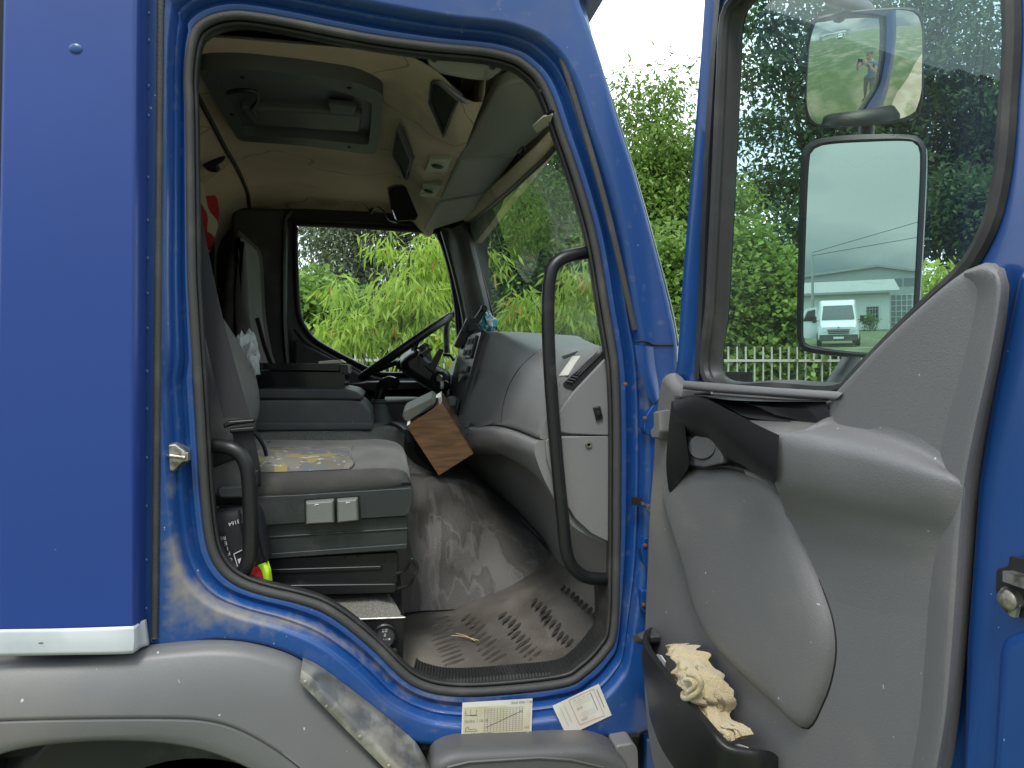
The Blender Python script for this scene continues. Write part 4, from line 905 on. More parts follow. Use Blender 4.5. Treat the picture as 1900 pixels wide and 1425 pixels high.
# --- passenger seat
def sr(x, top, nb, fb, ny, fy, r=.03): 
    return [V(x, ny + .02, nb), V(x, ny, nb + .02), V(x, ny - .004, (nb + top) / 2), V(x, ny + .012, top - .025), V(x, ny + .05, top - .004), V(x, ny + .15, top + .006), V(x, (ny + fy) / 2 + .05, top + .004), V(x, fy - .08, top + .012), V(x, fy - .02, top - .006), V(x, fy, top - .04), V(x, fy, fb)]
mb = MB()
st_ = [sr(-.52, -.215, -.335, -.34, 1.87, 2.31), sr(-.40, -.225, -.337, -.34, 1.868, 2.32), sr(-.25, -.232, -.338, -.34, 1.862, 2.33), sr(-.12, -.235, -.332, -.34, 1.860, 2.33), sr(-.02, -.233, -.326, -.33, 1.862, 2.33),
       sr(.03, -.240, -.322, -.33, 1.868, 2.32), sr(.055, -.255, -.320, -.33, 1.882, 2.30), sr(.068, -.285, -.318, -.32, 1.90, 2.28), sr(.066, -.312, -.318, -.32, 1.92, 2.26)]
rs = rowpatch(mb, st_, 44, nr=60); mb.add(rs[-1], [tuple(range(44))])
for row in (): pass
base = MB()
def sb(l, y, th=.42): return rpoly([PY(a, b, y) for a, b in l], .012)
base.slab(sb([(470,922),(560,918),(766,905),(767,925),(759,957),(620,966),(470,977)], 1.845), (0, .46, 0), 0)
base.slab(sb([(470,976),(758,957),(756,975),(756,1016),(740,1022),(470,1038)], 1.860), (0, .42, 0), 0)
base.slab(sb([(492,1028),(756,1009),(755,1019),(494,1038)], 1.853), (0, .42, 0), 0)
base.slab(sb([(490,996),(757,979),(757,983),(490,1000)], 1.857), (0, .02, 0), 0)
seat = base.build('passenger_seat', [M['greyseat']], truck, bevel=.007, seg=3); seat['label'] = 'worn grey passenger seat with patterned cushion'
cu_ = mb.build('seat_cushion', [M['fabric']], seat)
mb = MB(); mb.grid([[p + Vector((.001, -.0016, -.0004)) for p in r[0:7]] for r in rs]); mb.grid([[p + Vector((.0018, -.0006, 0)) for p in r[0:7] + r[-4:]] for r in rs[-7:]])
mb.build('cushion_side', [M['fabricdk']], seat)
# patterned strip sewn into the cushion
pat = bpy.data.materials.new('patterned_fabric'); pat.use_nodes = True; nt = pat.node_tree; N = nt.nodes.new; L = nt.links.new; b = nt.nodes['Principled BSDF']; b.inputs['Roughness'].default_value = .85
tc = N('ShaderNodeTexCoord'); vo_ = N('ShaderNodeTexVoronoi'); vo_.distance = 'MANHATTAN'; vo_.inputs['Scale'].default_value = 30; L(tc.outputs['Object'], vo_.inputs['Vector'])
r_ = N('ShaderNodeValToRGB'); r_.color_ramp.interpolation = 'CONSTANT'; els = [(0, (.13,.12,.10)), (.3, (.16,.15,.13)), (.48, (.11,.12,.15)), (.66, (.17,.16,.14)), (.80, (.24,.20,.07)), (.90, (.14,.13,.11))]
r_.color_ramp.elements[0].color = (*els[0][1], 1); r_.color_ramp.elements[1].position = els[1][0]; r_.color_ramp.elements[1].color = (*els[1][1], 1)
for p_, c_ in els[2:]: e_ = r_.color_ramp.elements.new(p_); e_.color = (*c_, 1)
sx_ = N('ShaderNodeSeparateColor'); L(vo_.outputs['Color'], sx_.inputs[0]); L(sx_.outputs[0], r_.inputs[0])
v2 = N('ShaderNodeTexVoronoi'); v2.distance = 'MANHATTAN'; v2.feature = 'DISTANCE_TO_EDGE'; v2.inputs['Scale'].default_value = 30; L(tc.outputs['Object'], v2.inputs['Vector'])
nz_ = N('ShaderNodeTexNoise'); nz_.inputs['Scale'].default_value = 55; nz_.inputs['Detail'].default_value = 8; L(tc.outputs['Object'], nz_.inputs['Vector'])
mr = N('ShaderNodeMapRange'); mr.inputs['From Min'].default_value = .60; mr.inputs['From Max'].default_value = .66; L(nz_.outputs['Fac'], mr.inputs['Value'])
m1 = N('ShaderNodeMix'); m1.data_type = 'RGBA'; m1.inputs[7].default_value = (.36, .35, .31, 1); L(mr.outputs[0], m1.inputs[0]); L(r_.outputs[0], m1.inputs[6]); L(m1.outputs[2], b.inputs['Base Color'])
M['pattern'] = pat
mb = MB(); sub = []
for i, row in enumerate(rs):
    x = row[20].x
    if -.40 < x < -.075: sub.append([p + Vector((0, -.0018, .0022)) for p in row[6:24]])
mb.grid(sub); mb.build('pattern_panel', [M['pattern']], seat)
mb = MB(); pi_ = [p + Vector((0, -.001, .0015)) for p in (sub[-1][:] )]; mb.tube(pi_, .0024, 6); mb.tube([r[0] + Vector((0, -.002, 0)) for r in rs[4:]], .0026, 6); mb.build('piping', [M['fabric']], seat)
# backrest
mb = MB()
bk = crom([PY(a, b, 1.93) for a, b in [(320,540),(345,566),(362,590),(384,625),(408,668),(424,705),(432,745),(431,785),(420,815),(390,840),(320,850)]], 70, True)
mb.raised(bk, (0, -1, 0), .05, .05, 0, k=6, back=.40)
mb.build('backrest', [M['fabric']], seat)
mb = MB(); mb.raised(crom([PY(a, b, 1.90) for a, b in [(330,640),(362,640),(376,700),(390,760),(393,800),(386,830),(330,835)]], 40, True), (0, -1, 0), .03, .02, back=.04); mb.build('backrest_shell', [M['fabricdk']], seat)
mb = MB(); mb.slab(sb([(380,858),(440,850),(450,872),(452,918),(380,922)], 1.84), (0, .1, 0)); mb.slab(sb([(402,910),(408,903),(455,901),(470,905),(470,924),(406,925)], 1.82), (0, .03, 0)); mb.build('seat_side_cover', [M['greymid']], seat, bevel=.005)
mb = MB(); mb.slab(sb([(372,836),(430,838),(440,850),(385,872),(372,870)], 1.835), (0, .1, 0)); mb.build('recliner_cover', [M['black']], seat, bevel=.004)
for k, (l, tx) in enumerate((([(567,930),(620,926),(621,970),(568,973)], 'F'), ([(625,926),(664,923),(666,966),(626,970)], 'L'))):
    mb = MB(); o_ = rpoly([PY(a, b, 1.835) for a, b in l], .004); mb.raised(o_, (0, -1, 0), .012, .006, back=.02)
    c_ = PY(l[0][0] + 24, l[0][1] + 6, 1.8225)
    mb.tube([c_, c_ + Vector((-.008, 0, 0)), c_ + Vector((-.008, 0, -.004))], .001, 5, 1)
    mb.build('seat_lever', [M['lever'], M['whiteink']], seat)
mb = MB(); mb.slab([PY(a, b, 1.8435) for a, b in [(564,926),(668,920),(670,968),(566,975)]], (0, .003, 0)); mb.build('lever_recess', [M['dark']], seat)
# suspension box
mb = MB()
mb.slab(sb([(480,1038),(740,1024),(738,1084),(480,1098)], 1.875), (0, .36, 0))
mb.slab(sb([(480,1086),(736,1083),(734,1100),(480,1106)], 1.86), (0, .40, 0))
mb.slab(sb([(500,1056),(708,1050),(710,1056),(708,1058),(500,1066)], 1.871), (0, .01, 0))
sbx = mb.build('seat_box', [M['blackmetal']], truck, bevel=.003)
each('bolt_hole', lambda m, p: m.lathe([(.0035, 0), (.003, .001)], PY(p[0], p[1], 1.8745), (0, -1, 0), 10), ((535,1088),(628,1083),(730,1070),(640,1035),(664,1033),(712,1040)), [M['dark']], sbx)
mb = MB(); mb.tube(crom(pts3([(736,1064,1.87),(752,1058,1.86),(760,1042,1.85),(765,1037,1.85),(774,1053,1.85),(768,1070,1.85),(758,1086,1.86),(736,1092,1.87)]), 30), .0042, 8); mb.build('slide_handle', [M['blackmetal']], sbx)
# pedestal
mb = MB()
yq = 1.80
mb.grid([pts3([(540,1106,1.90),(600,1103,1.93),(700,1100,1.93),(722,1102,1.93)]), pts3([(540,1120,1.87),(600,1118,1.88),(700,1112,1.88),(735,1122,1.88)]), pts3([(540,1145,1.83),(620,1133,1.84),(700,1130,1.84),(745,1140,1.84)]), pts3([(540,1160,1.80),(640,1149,1.81),(700,1147,1.81),(752,1146,1.81)])])
ped = mb.build('seat_pedestal', [M['speck']], truck)
mb = MB(); mb.slab([PY(a, b, 1.808) for a, b in [(600,1152),(750,1147),(749,1200),(747,1236),(700,1236),(600,1180)]], (0, .5, 0)); mb.build('heater_panel', [M['blackmetal']], truck, bevel=.002)
mb = MB(); mb.tube([PY(636,1150,1.806), PY(752,1146,1.806)], .0022, 6); mb.build('panel_edge', [M['steel']], truck)
mb = MB(); dc = PY(714,1177,1.806)
mb.lathe([(.028, 0), (.028, .010), (.025, .013), (.0225, .011), (.0225, .006)], dc, (0, -1, 0), 36, 0)
mb.lathe([(.0225, .0045), (.0225, .0065)], dc, (0, -1, 0), 36, 1)
for r_i in range(0): pass
fx = dc + Vector((0, -.0068, 0)); X_ = Vector((1, 0, 0)); Z_ = Vector((0, 0, 1))
strokes(mb, fx + Z_ * .012 - X_ * .006, X_, Z_, 7, .0035, 2, 5); strokes(mb, fx + Z_ * .0075 - X_ * .006, X_, Z_, 7, .0035, 2, 6)
mb.text('8', fx - Z_ * .003, X_, Z_, .011, 2, center=True); mb.text('I 3 I I 1', fx - Z_ * .0115, X_, Z_, .0055, 2, center=True)
mb.box(fx + X_ * .0105 - Z_ * .0095, (.004, .0006, .004), 2)
mb.build('hour_meter', [M['blackmetal'], M['greydk'], M['whiteink']], truck, weld=False, fix=False)
mb = MB(); mb.lathe([(.0075, 0), (.007, .004), (.0035, .004), (.003, 0)], PY(731,1208,1.806), (0, -1, 0), 16); mb.build('panel_screw', [M['steel']], truck)
# --- seat belt
def strap(mb, ctr, wd, y0, mi=0, th=.0014):
    """ctr: (px left, px right, py, y)"""
    Lp = crom([PY(a, c, d) for a, b, c, d in ctr], 50); Rp = crom([PY(b, c, d) for a, b, c, d in ctr], 50)
    M_ = [(l + r) / 2 + Vector((0, -.002, 0)) for l, r in zip(Lp, Rp)]
    mb.grid([Lp, M_, Rp], mi); mb.grid([[p + Vector((0, th, 0)) for p in Lp], [p + Vector((0, th, 0)) for p in Rp]], mi)
mb = MB(); strap(mb, [(345,362,300,1.83),(352,374,400,1.83),(366,402,540,1.82),(388,432,660,1.81),(414,464,775,1.80)], 0, 0)
strap(mb, [(430,470,800,1.80),(440,478,840,1.81),(452,484,880,1.83),(456,484,905,1.86)], 0, 0)
bl = mb.build('seat_belt', [M['belt']], truck)
mb = MB()
mb.raised(rpoly([PY(a, b, 1.795) for a, b in [(414,786),(424,780),(474,776),(474,784),(430,790),(416,795)]], .004), (0, -1, 0), .008, .004, back=.012)
mb.raised(rpoly([PY(a, b, 1.795) for a, b in [(426,794),(474,790),(474,800),(428,804)]], .003), (0, -1, 0), .008, .004, back=.012)
mb.build('belt_guide', [M['black']], bl)
mb = MB(); mb.tube(crom(pts3([(468,800,1.85),(480,812,1.86),(490,830,1.87),(494,845,1.88)]), 14), .005, 6); mb.build('belt_loop', [M['black']], bl); mb = MB(); mb.slab(rpoly(pts3([(497,818,2.2),(524,834,2.2),(515,842,2.2),(490,840,2.2)]), .006), (0, .03, 0))
mb.build('belt_stalk', [M['black']], bl); mb = MB()
mb.raised(rpoly(pts3([(456,876,1.83),(482,868,1.83),(484,896,1.83),(476,906,1.83),(458,902,1.83)]), .006), (0, -1, 0), .012, .006, back=.01)
mb.build('belt_anchor', [M['black']], bl)
# --- grab handles
mb = MB(); mb.tube(crom(pts3([(1112,464,1.765),(1085,469,1.757),(1052,476,1.745),(1030,490,1.74),(1021,512,1.738),(1017,560,1.738),(1018,640,1.738),(1024,740,1.738),(1034,860,1.738),(1044,960,1.738),(1050,1020,1.74),(1062,1052,1.742),(1085,1070,1.748),(1112,1074,1.757),(1135,1074,1.765)]), 90), .0155, 16)
mb.build('grab_handle', [M['black']], truck, label='long black grab rail beside the dashboard')
mb = MB(); mb.tube(crom(pts3([(376,827,1.775),(405,828,1.765),(432,833,1.752),(450,848,1.748),(460,875,1.746),(464,930,1.746),(465,990,1.746),(462,1035,1.747),(452,1060,1.752),(434,1078,1.765),(418,1088,1.78)]), 80), .0165, 16)
mb.build('grab_handle', [M['black']], truck, label='short black grab rail beside the seat')
# ============================================================ OPEN DOOR
def pd(l, off=0.0): return [PD(a, b, off) for a, b in l]
def pdo(l): return [PD(a, b, o) for a, b, o in l]
def dpt(s, z, off=0.0): return DP0 + DDIR * s + DN * off + Vector((0, 0, z))
def ds(px, py, off=0.0):
    p = PD(px, py, off) - DP0 - DN * off; return p.dot(DDIR), p.z
UPV = Vector((0, 0, 1))
# window opening and door outline, on the door plane
s_bot, z_bot = ds(1318, 708); s_tl, z_tl = ds(1352, 6)
s_r, _ = ds(1874, 200)
W = [ds(1318, 706), ds(1322, 560), ds(1330, 400), ds(1337, 250), ds(1343, 120), ds(1346, 50), ds(1356, 12), ds(1380, -16)]
zt = z_tl + .012
W += [(s_tl + .12, zt), (s_tl + .35, zt + .004), (s_r - .07, zt), (s_r - .02, zt - .02), ds(1882, 0), ds(1876, 200), ds(1866, 320), ds(1846, 410), ds(1812, 478), ds(1780, 516), ds(1700, 590), ds(1600, 690), ds(1560, 724), ds(1450, 718)]
win_s = [dpt(s, z) for s, z in W]
Wd = crom(win_s, 120, True)
OUT = [ds(1250, 690), ds(1262, 520), ds(1280, 300), ds(1296, 100), ds(1303, 0), ds(1306, -60), (s_tl - .02, zt + .06), (s_tl + .05, zt + .10), (s_tl + .4, zt + .105), (s_r + .0, zt + .09), (s_r + .09, zt + .03), (s_r + .13, zt - .2), (s_r + .15, z_bot + .1), (s_r + .155, z_bot - .3), (s_r + .15, -.50), (s_r + .02, -.56), (s_r - .15, -.60), (s_r - .34, -.80), (.15, -.81), ds(1206, 1335), ds(1203, 1200), ds(1205, 1000), ds(1222, 800), ds(1240, 705)]
def match(a, b, n):
    best = min(range(n), key=lambda k: (b[k] - a[0]).length); b = b[best:] + b[:best]
    return b
_cw = (sum(a for a, b in W) / len(W), sum(b for a, b in W) / len(W))
_od = [(p.x, p.y) for p in crom([Vector((a, b, 0)) for a, b in OUT], 600, True)]
def _hit(s_, z_):
    dx, dz = s_ - _cw[0], z_ - _cw[1]; best = None
    for i in range(len(_od)):
        x1, y1 = _od[i]; x2, y2 = _od[(i + 1) % len(_od)]; ex, ey = x2 - x1, y2 - y1; den = dx * ey - dz * ex
        if abs(den) < 1e-12: continue
        t = ((x1 - _cw[0]) * ey - (y1 - _cw[1]) * ex) / den; u = ((x1 - _cw[0]) * dz - (y1 - _cw[1]) * dx) / den
        if t > 0 and -1e-6 <= u <= 1.000001 and (best is None or t < best): best = t
    return (_cw[0] + dx * best, _cw[1] + dz * best)
Od_ = []
for p in Wd:
    q = p - DP0; Od_.append(dpt(*_hit(q.dot(DDIR), q.z)))
th = -.055
mb = MB()
def lerp2(t, o): return [a.lerp(b, t) + DN * o for a, b in zip(Wd, Od_)]
# window reveal and inner skin with a raised rim
mb.grid([[p + DN * (-.030) for p in Wd], [p + DN * .0 for p in Wd], lerp2(.12, .004), lerp2(.30, -.002), lerp2(.5, -.012), lerp2(.72, -.016), lerp2(.86, -.006), lerp2(.97, -.004), lerp2(1, -.012), lerp2(1.0, -.030), lerp2(1.03, -.034), lerp2(1.03, -.055), lerp2(.98, -.060), lerp2(.5, -.06), lerp2(.32, -.058), [p + DN * (-.040) for p in Wd]], 0, cu=True)
# steps on the latch edge
door = mb.build('open_door', [M['blue']], truck, angle=45); door['label'] = 'open blue passenger door with grey trim seen from inside'
mb = MB()
mb.raised(rpoly(pd([(1822,900),(1845,760),(1900,500),(1960,500),(1960,1600),(1790,1600),(1800,1200)]), .01), DN, .012, .012, back=.02)
mb.raised(rpoly(pdo([(1862,1180,.012),(1950,1160,.012),(1980,1700,.012),(1830,1700,.012)]), .02), DN, .010, .014, back=.01)
mb.build('door_flange', [M['blue']], door)
mb = MB()
lo = pdo([(1874,1030,.020),(1898,1036,.020),(1960,1030,.020),(1960,1160,.020),(1896,1146,.020),(1868,1140,.020),(1866,1110,.020),(1848,1098,.020),(1850,1056,.020),(1872,1050,.020)])
mb.raised(rpoly(lo, .004), DN, .0015, .001, back=.0)
lt = mb.build('door_latch', [M['dark']], door)
mb = MB(); mb.lathe([(.012, 0), (.012, .012), (.006, .016)], PD(1882, 1112, .022), DN, 14); mb.tube(pdo([(1864,1096,.026),(1876,1104,.028),(1884,1122,.028),(1880,1140,.026)]), .006, 8); mb.box(PD(1895, 1075, .026), (.02, .03, .012), 0); mb.build('latch_claw', [M['steel']], lt) if False else mb.build('latch_claw', [M['steel']], door)
# rubber round the glass, glass
mb = MB()
mb.tube([p + DN * .004 for p in Wd], .011, 8, closed=True, up=tuple(DN))
cW = sum(Wd, Vector()) / 120
def inset(d, o): 
    out = []
    for i, p in enumerate(Wd):
        t = Wd[(i + 1) % 120] - Wd[i - 1]; t.normalize(); n_ = DN.cross(t); n_ = n_ if n_.dot(cW - p) > 0 else -n_
        out.append(p + n_ * d + DN * o)
    return out
mb.grid([inset(-.004, .006), inset(.008, -.004), inset(.012, -.02), inset(.012, -.03)], cu=True)
mb.build('window_rubber', [M['seal']], door)
mb = MB(); g = inset(.004, -.024); mb.add(g, [tuple(range(120))]); mb.build('window_glass', [M['glass']], door, fix=False)
# inner window channel on the front post
mb = MB()
mb.grid([pdo([(a, b, .006) for a, b in [(1288,702),(1296,520),(1305,300),(1318,100),(1326,0),(1336,-60)]]), pdo([(a, b, .012) for a, b in [(1296,704),(1305,520),(1314,300),(1327,100),(1335,0),(1345,-60)]]), pdo([(a, b, -.002) for a, b in [(1308,706),(1314,520),(1324,300),(1335,100),(1342,0),(1352,-60)]])])
mb.build('window_channel', [M['seal']], door)
# --- trim panel
T = [(1240,700),(1252,694),(1268,712),(1300,722),(1400,732),(1540,742),(1562,724),(1640,642),(1720,566),(1790,508),(1830,488),(1856,492),(1869,520),(1862,590),(1842,700),(1822,800),(1806,900),(1797,1000),(1790,1100),(1782,1200),(1770,1320),(1752,1440),(1720,1560),(1500,1640),(1300,1600),(1230,1440),(1208,1300),(1207,1180),(1212,1050),(1216,950),(1224,850),(1230,760)]
mb = MB(); tr_ = mb.raised(crom(pd(T, .004), 150, True), DN, .022, .018, 0, k=6, back=.01)
trim = mb.build('door_trim', [M['grey']], door, angle=60); trim['label'] = 'scuffed grey plastic door trim'
# raised border ridge along the rear edge of the trim
mb = MB()
rowpatch(mb, [pdo([(a, b, .024) for a, b in [(1790,505),(1838,486),(1868,515),(1862,590),(1840,705),(1818,810),(1802,900),(1793,1000),(1787,1100),(1778,1220),(1764,1340),(1745,1450)]]),
              pdo([(a, b, .0265 if k < 1 else .040) for k, (a, b) in enumerate([(1790,506),(1832,498),(1856,520),(1850,590),(1830,700),(1806,808),(1788,900),(1778,1000),(1771,1100),(1762,1220),(1750,1340),(1730,1450)])]),
              pdo([(a, b, .0265 if k < 1 else .038) for k, (a, b) in enumerate([(1789,508),(1822,512),(1840,530),(1832,600),(1810,700),(1786,806),(1768,896),(1757,1000),(1751,1100),(1743,1220),(1732,1340),(1712,1450)])]),
              pdo([(a, b, .0262) for a, b in [(1788,512),(1812,528),(1812,560),(1802,610),(1780,700),(1752,800),(1740,880),(1728,1000),(1724,1100),(1716,1220),(1706,1340),(1686,1450)]])], 50, nr=16)
mb.build('trim_ridge', [M['grey']], door)
# armrest body
mb = MB()
ar_ = lambda l: [PD(a, b, .0262 + (o - .0262) * (1 - .26 * max(0, min(1, (a - 1450) / 130)))) for a, b, o in l]
rowpatch(mb, [pdo([(1446,804,.083),(1491,798,.062),(1547,772,.0258),(1642,788,.0258),(1702,808,.0258),(1746,838,.0258),(1768,862,.029)]),
 pdo([(1444,806,.084),(1490,800,.064),(1545,789,.030),(1640,811,.030),(1700,833,.030),(1748,863,.031),(1775,884,.032)]),
 ar_([(1444,808,.087),(1496,808,.080),(1560,816,.070),(1650,838,.062),(1710,858,.056),(1760,877,.048),(1786,892,.040)]),
 ar_([(1442,812,.088),(1500,822,.088),(1570,836,.084),(1660,857,.074),(1720,874,.066),(1768,889,.054),(1790,900,.042)]),
 ar_([(1440,826,.089),(1500,838,.090),(1575,853,.086),(1665,874,.076),(1726,890,.067),(1770,903,.054),(1790,912,.042)]),
 ar_([(1438,862,.086),(1500,872,.087),(1575,890,.083),(1665,908,.073),(1726,921,.064),(1768,931,.052),(1788,938,.040)]),
 ar_([(1438,897,.078),(1500,908,.078),(1575,925,.074),(1665,942,.064),(1726,953,.055),(1766,962,.046),(1786,968,.036)]),
 ar_([(1448,924,.060),(1506,940,.060),(1580,958,.056),(1665,974,.048),(1726,984,.042),(1764,992,.037),(1784,998,.030)]),
 pdo([(1456,950,.042),(1512,972,.042),(1584,990,.040),(1665,1004,.036),(1726,1012,.033),(1762,1018,.030),(1782,1024,.027)]),
 pdo([(1462,985,.033),(1518,1010,.033),(1588,1028,.032),(1665,1040,.030),(1726,1046,.029),(1760,1050,.028),(1780,1056,.0265)]),
 pdo([(1466,1030,.0285),(1522,1056,.0285),(1590,1078,.028),(1665,1090,.0275),(1726,1096,.027),(1758,1098,.0265),(1778,1102,.026)]),
 pdo([(1470,1080,.0258),(1526,1110,.0258),(1592,1134,.0258),(1665,1146,.0258),(1724,1150,.0258),(1756,1154,.0256),(1774,1158,.0254)])], 40, nr=54)
mb.build('armrest', [M['grey']], door, angle=60)
# big swell on the lower trim
B1 = [(1236,905),(1262,880),(1282,868),(1340,866),(1400,874),(1440,896),(1470,935),(1490,985),(1510,1040),(1532,1100),(1548,1150),(1554,1200),(1548,1250),(1532,1300),(1500,1352),(1456,1316),(1402,1268),(1356,1222),(1318,1176),(1296,1130),(1282,1080),(1268,1030),(1252,980),(1240,940)]
mb = MB()
o1 = crom(pd(B1, .024), 90, True)
c1 = PD(1390, 1080, .024)
rows = []
for t, h in ((1, 0), (.988, .009), (.96, .015), (.91, .020), (.82, .024), (.6, .026), (.35, .0265)):
    rows.append([c1 + (p - c1) * t + DN * h for p in o1])
mb.grid(rows, cu=True); mb.add(rows[-1], [tuple(range(90))])
mb.build('trim_swell', [M['grey']], door, angle=70)
mb = MB(); mb.tube([p + DN * .002 for p in o1[20:70]], .0016, 5); mb.tube(crom(pdo([(a, b, .0262) for a, b in [(1243,915),(1262,1000),(1283,1080),(1300,1130),(1330,1188)]]), 20), .0018, 5); mb.build('trim_seam', [M['dark']], door)
# pull handle, tray
mb = MB()
rowpatch(mb, [pdo([(1250,735,.026),(1300,731,.026),(1380,736,.026),(1480,742,.026),(1540,742,.026)]),
              pdo([(1250,738,.070),(1300,735,.074),(1352,742,.074),(1440,745,.05),(1534,745,.04)])], 40)
mb.grid([crom(pdo([(1248,744,.06),(1275,737,.072),(1305,738,.080),(1345,757,.086),(1395,783,.090),(1446,808,.092)]), 30),
         crom(pdo([(1250,760,.07),(1278,757,.078),(1306,764,.086),(1345,786,.092),(1395,814,.096),(1442,836,.097)]), 30),
         crom(pdo([(1250,775,.066),(1282,788,.074),(1310,790,.082),(1345,812,.088),(1392,848,.094),(1440,872,.096)]), 30),
         crom(pdo([(1262,800,.050),(1290,812,.052),(1316,812,.060),(1345,840,.068),(1388,868,.078),(1438,894,.088)]), 30),
         crom(pdo([(1266,812,.026),(1292,830,.026),(1318,828,.03),(1346,858,.036),(1388,874,.04),(1440,896,.04)]), 30)], 0)
mb.grid([crom(pdo([(1246,744,.055),(1240,800,.055),(1236,860,.055),(1240,905,.050),(1243,914,.045)]), 20), crom(pdo([(1262,742,.066),(1264,800,.066),(1262,845,.062),(1254,890,.052),(1244,915,.045)]), 20),
         crom(pdo([(1268,770,.064),(1274,820,.064),(1278,864,.060),(1262,890,.050),(1245,915,.045)]), 20), crom(pdo([(1270,772,.03),(1276,820,.03),(1280,866,.03),(1262,892,.028),(1246,916,.028)]), 20)], 0)
mb.grid([crom(pdo([(1280,862,.058),(1310,868,.056),(1344,864,.058),(1380,872,.07)]), 12), crom(pdo([(1277,868,.03),(1310,873,.03),(1344,871,.03),(1384,880,.03)]), 12)], 0)
# tray wall
mb.grid([crom(pdo([(1360,737,.030),(1430,741,.026),(1532,744,.026)]), 16), crom(pdo([(1400,752,.05),(1470,758,.04),(1536,756,.03)]), 16), crom(pdo([(1440,770,.045),(1490,780,.035),(1542,787,.026)]), 16)], 0)
ph_ = mb.build('pull_handle', [M['black']], door, angle=50); ph_['label'] = 'glossy black pull handle with tray'
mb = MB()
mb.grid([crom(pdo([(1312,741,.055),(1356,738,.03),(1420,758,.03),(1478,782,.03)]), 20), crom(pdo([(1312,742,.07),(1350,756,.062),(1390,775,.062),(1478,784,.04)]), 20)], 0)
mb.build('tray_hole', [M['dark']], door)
mb = MB()
rowpatch(mb, [pdo([(1386,776,.052),(1430,778,.045),(1484,782,.035),(1543,787,.027)]), pdo([(1400,786,.072),(1440,790,.064),(1490,791,.048),(1544,788,.027)]), pdo([(1445,807,.0865),(1466,803,.074),(1492,800,.0635),(1545,789,.0275)])], 20, nr=8)
mb.build('tray_floor', [M['greymid']], door)
mb = MB()
mb.raised(rpoly(pdo([(1268,772,.040),(1290,792,.044),(1316,800,.048),(1344,826,.050),(1346,860,.048),(1312,868,.044),(1279,864,.042)]), .004), DN, .006, .004, back=.02)
mb.build('handle_insert', [M['grey']], door)
mb = MB(); cc_ = PD(1304, 829, .0545)
cp = [PD(1304 + 25 * math.cos(t), 829 + 23 * math.sin(t), .0525) for t in [k * 2 * math.pi / 32 for k in range(32)]]
mb.raised(cp, DN, .003, .002, back=.004); mb.build('round_plug', [M['grey']], door)
mb = MB(); mb.tube([p + DN * .0015 for p in cp], .0012, 5, closed=True); mb.build('plug_groove', [M['dark']], door)
# window ledge moulding, tab on the hinge side
mb = MB()
rowpatch(mb, [pdo([(1268,706,.024),(1320,710,.024),(1420,718,.024),(1566,727,.024)]), pdo([(1268,711,.031),(1320,716,.031),(1420,724,.031),(1560,733,.031)]), pdo([(1267,718,.032),(1320,724,.032),(1420,731,.032),(1552,740,.032)]), pdo([(1266,722,.024),(1320,728,.024),(1420,735,.024),(1546,744,.024)])], 24, nr=10)
mb.build('window_ledge', [M['grey']], door)
mb = MB(); mb.raised(rpoly(pdo([(1226,762,.03),(1240,760,.03),(1242,800,.03),(1236,816,.03),(1222,814,.03),(1220,796,.03),(1226,790,.03)]), .004), DN, .02, .006, back=.02); mb.build('trim_clip', [M['fender']], door)
mb = MB(); mb.raised(rpoly(pdo([(1290,729,.046),(1322,726,.046),(1324,732,.046),(1292,735,.046)]), .002), DN, .004, .002); mb.build('lock_slider', [M['black']], door)
# pocket
mb = MB()
top_ = [(1204,1165,.03),(1196,1172,.075),(1194,1190,.10),(1215,1225,.115),(1262,1285,.125),(1310,1342,.128),(1345,1380,.120),(1380,1390,.095),(1420,1396,.06),(1440,1412,.024)]
mid1 = [(1204,1200,.03),(1193,1225,.08),(1196,1262,.10),(1215,1300,.112),(1262,1360,.12),(1310,1412,.122),(1345,1445,.112),(1382,1450,.09),(1418,1440,.06),(1440,1430,.024)]
bot_ = [(1206,1290,.03),(1204,1320,.06),(1212,1350,.075),(1228,1390,.08),(1268,1450,.085),(1310,1500,.085),(1345,1520,.08),(1384,1520,.065),(1420,1500,.05),(1445,1480,.024)]
rr3 = rowpatch(mb, [[(p + Vector((0, 0, -.0))) - DN * .010 for p in pdo(top_)], pdo(top_), pdo([(a, b + 12, c + .003) for a, b, c in top_]), pdo(mid1), pdo(bot_)], 60, nr=30)
mb.grid([[p - DN * .010 for p in crom(pdo(top_), 60)], [p - DN * .014 - Vector((0, 0, .05)) for p in crom(pdo(top_), 60)], [p - DN * .03 - Vector((0, 0, .12)) for p in crom(pdo(top_), 60)]])
pk = mb.build('door_pocket', [M['black']], door, angle=60)
mb = MB(); mb.raised(rpoly(pdo([(1198,1172,.03),(1214,1166,.03),(1226,1180,.03),(1224,1192,.03),(1208,1196,.03)]), .005), DN, .04, .01, back=.0); mb.build('pocket_end', [M['greydk']], door)
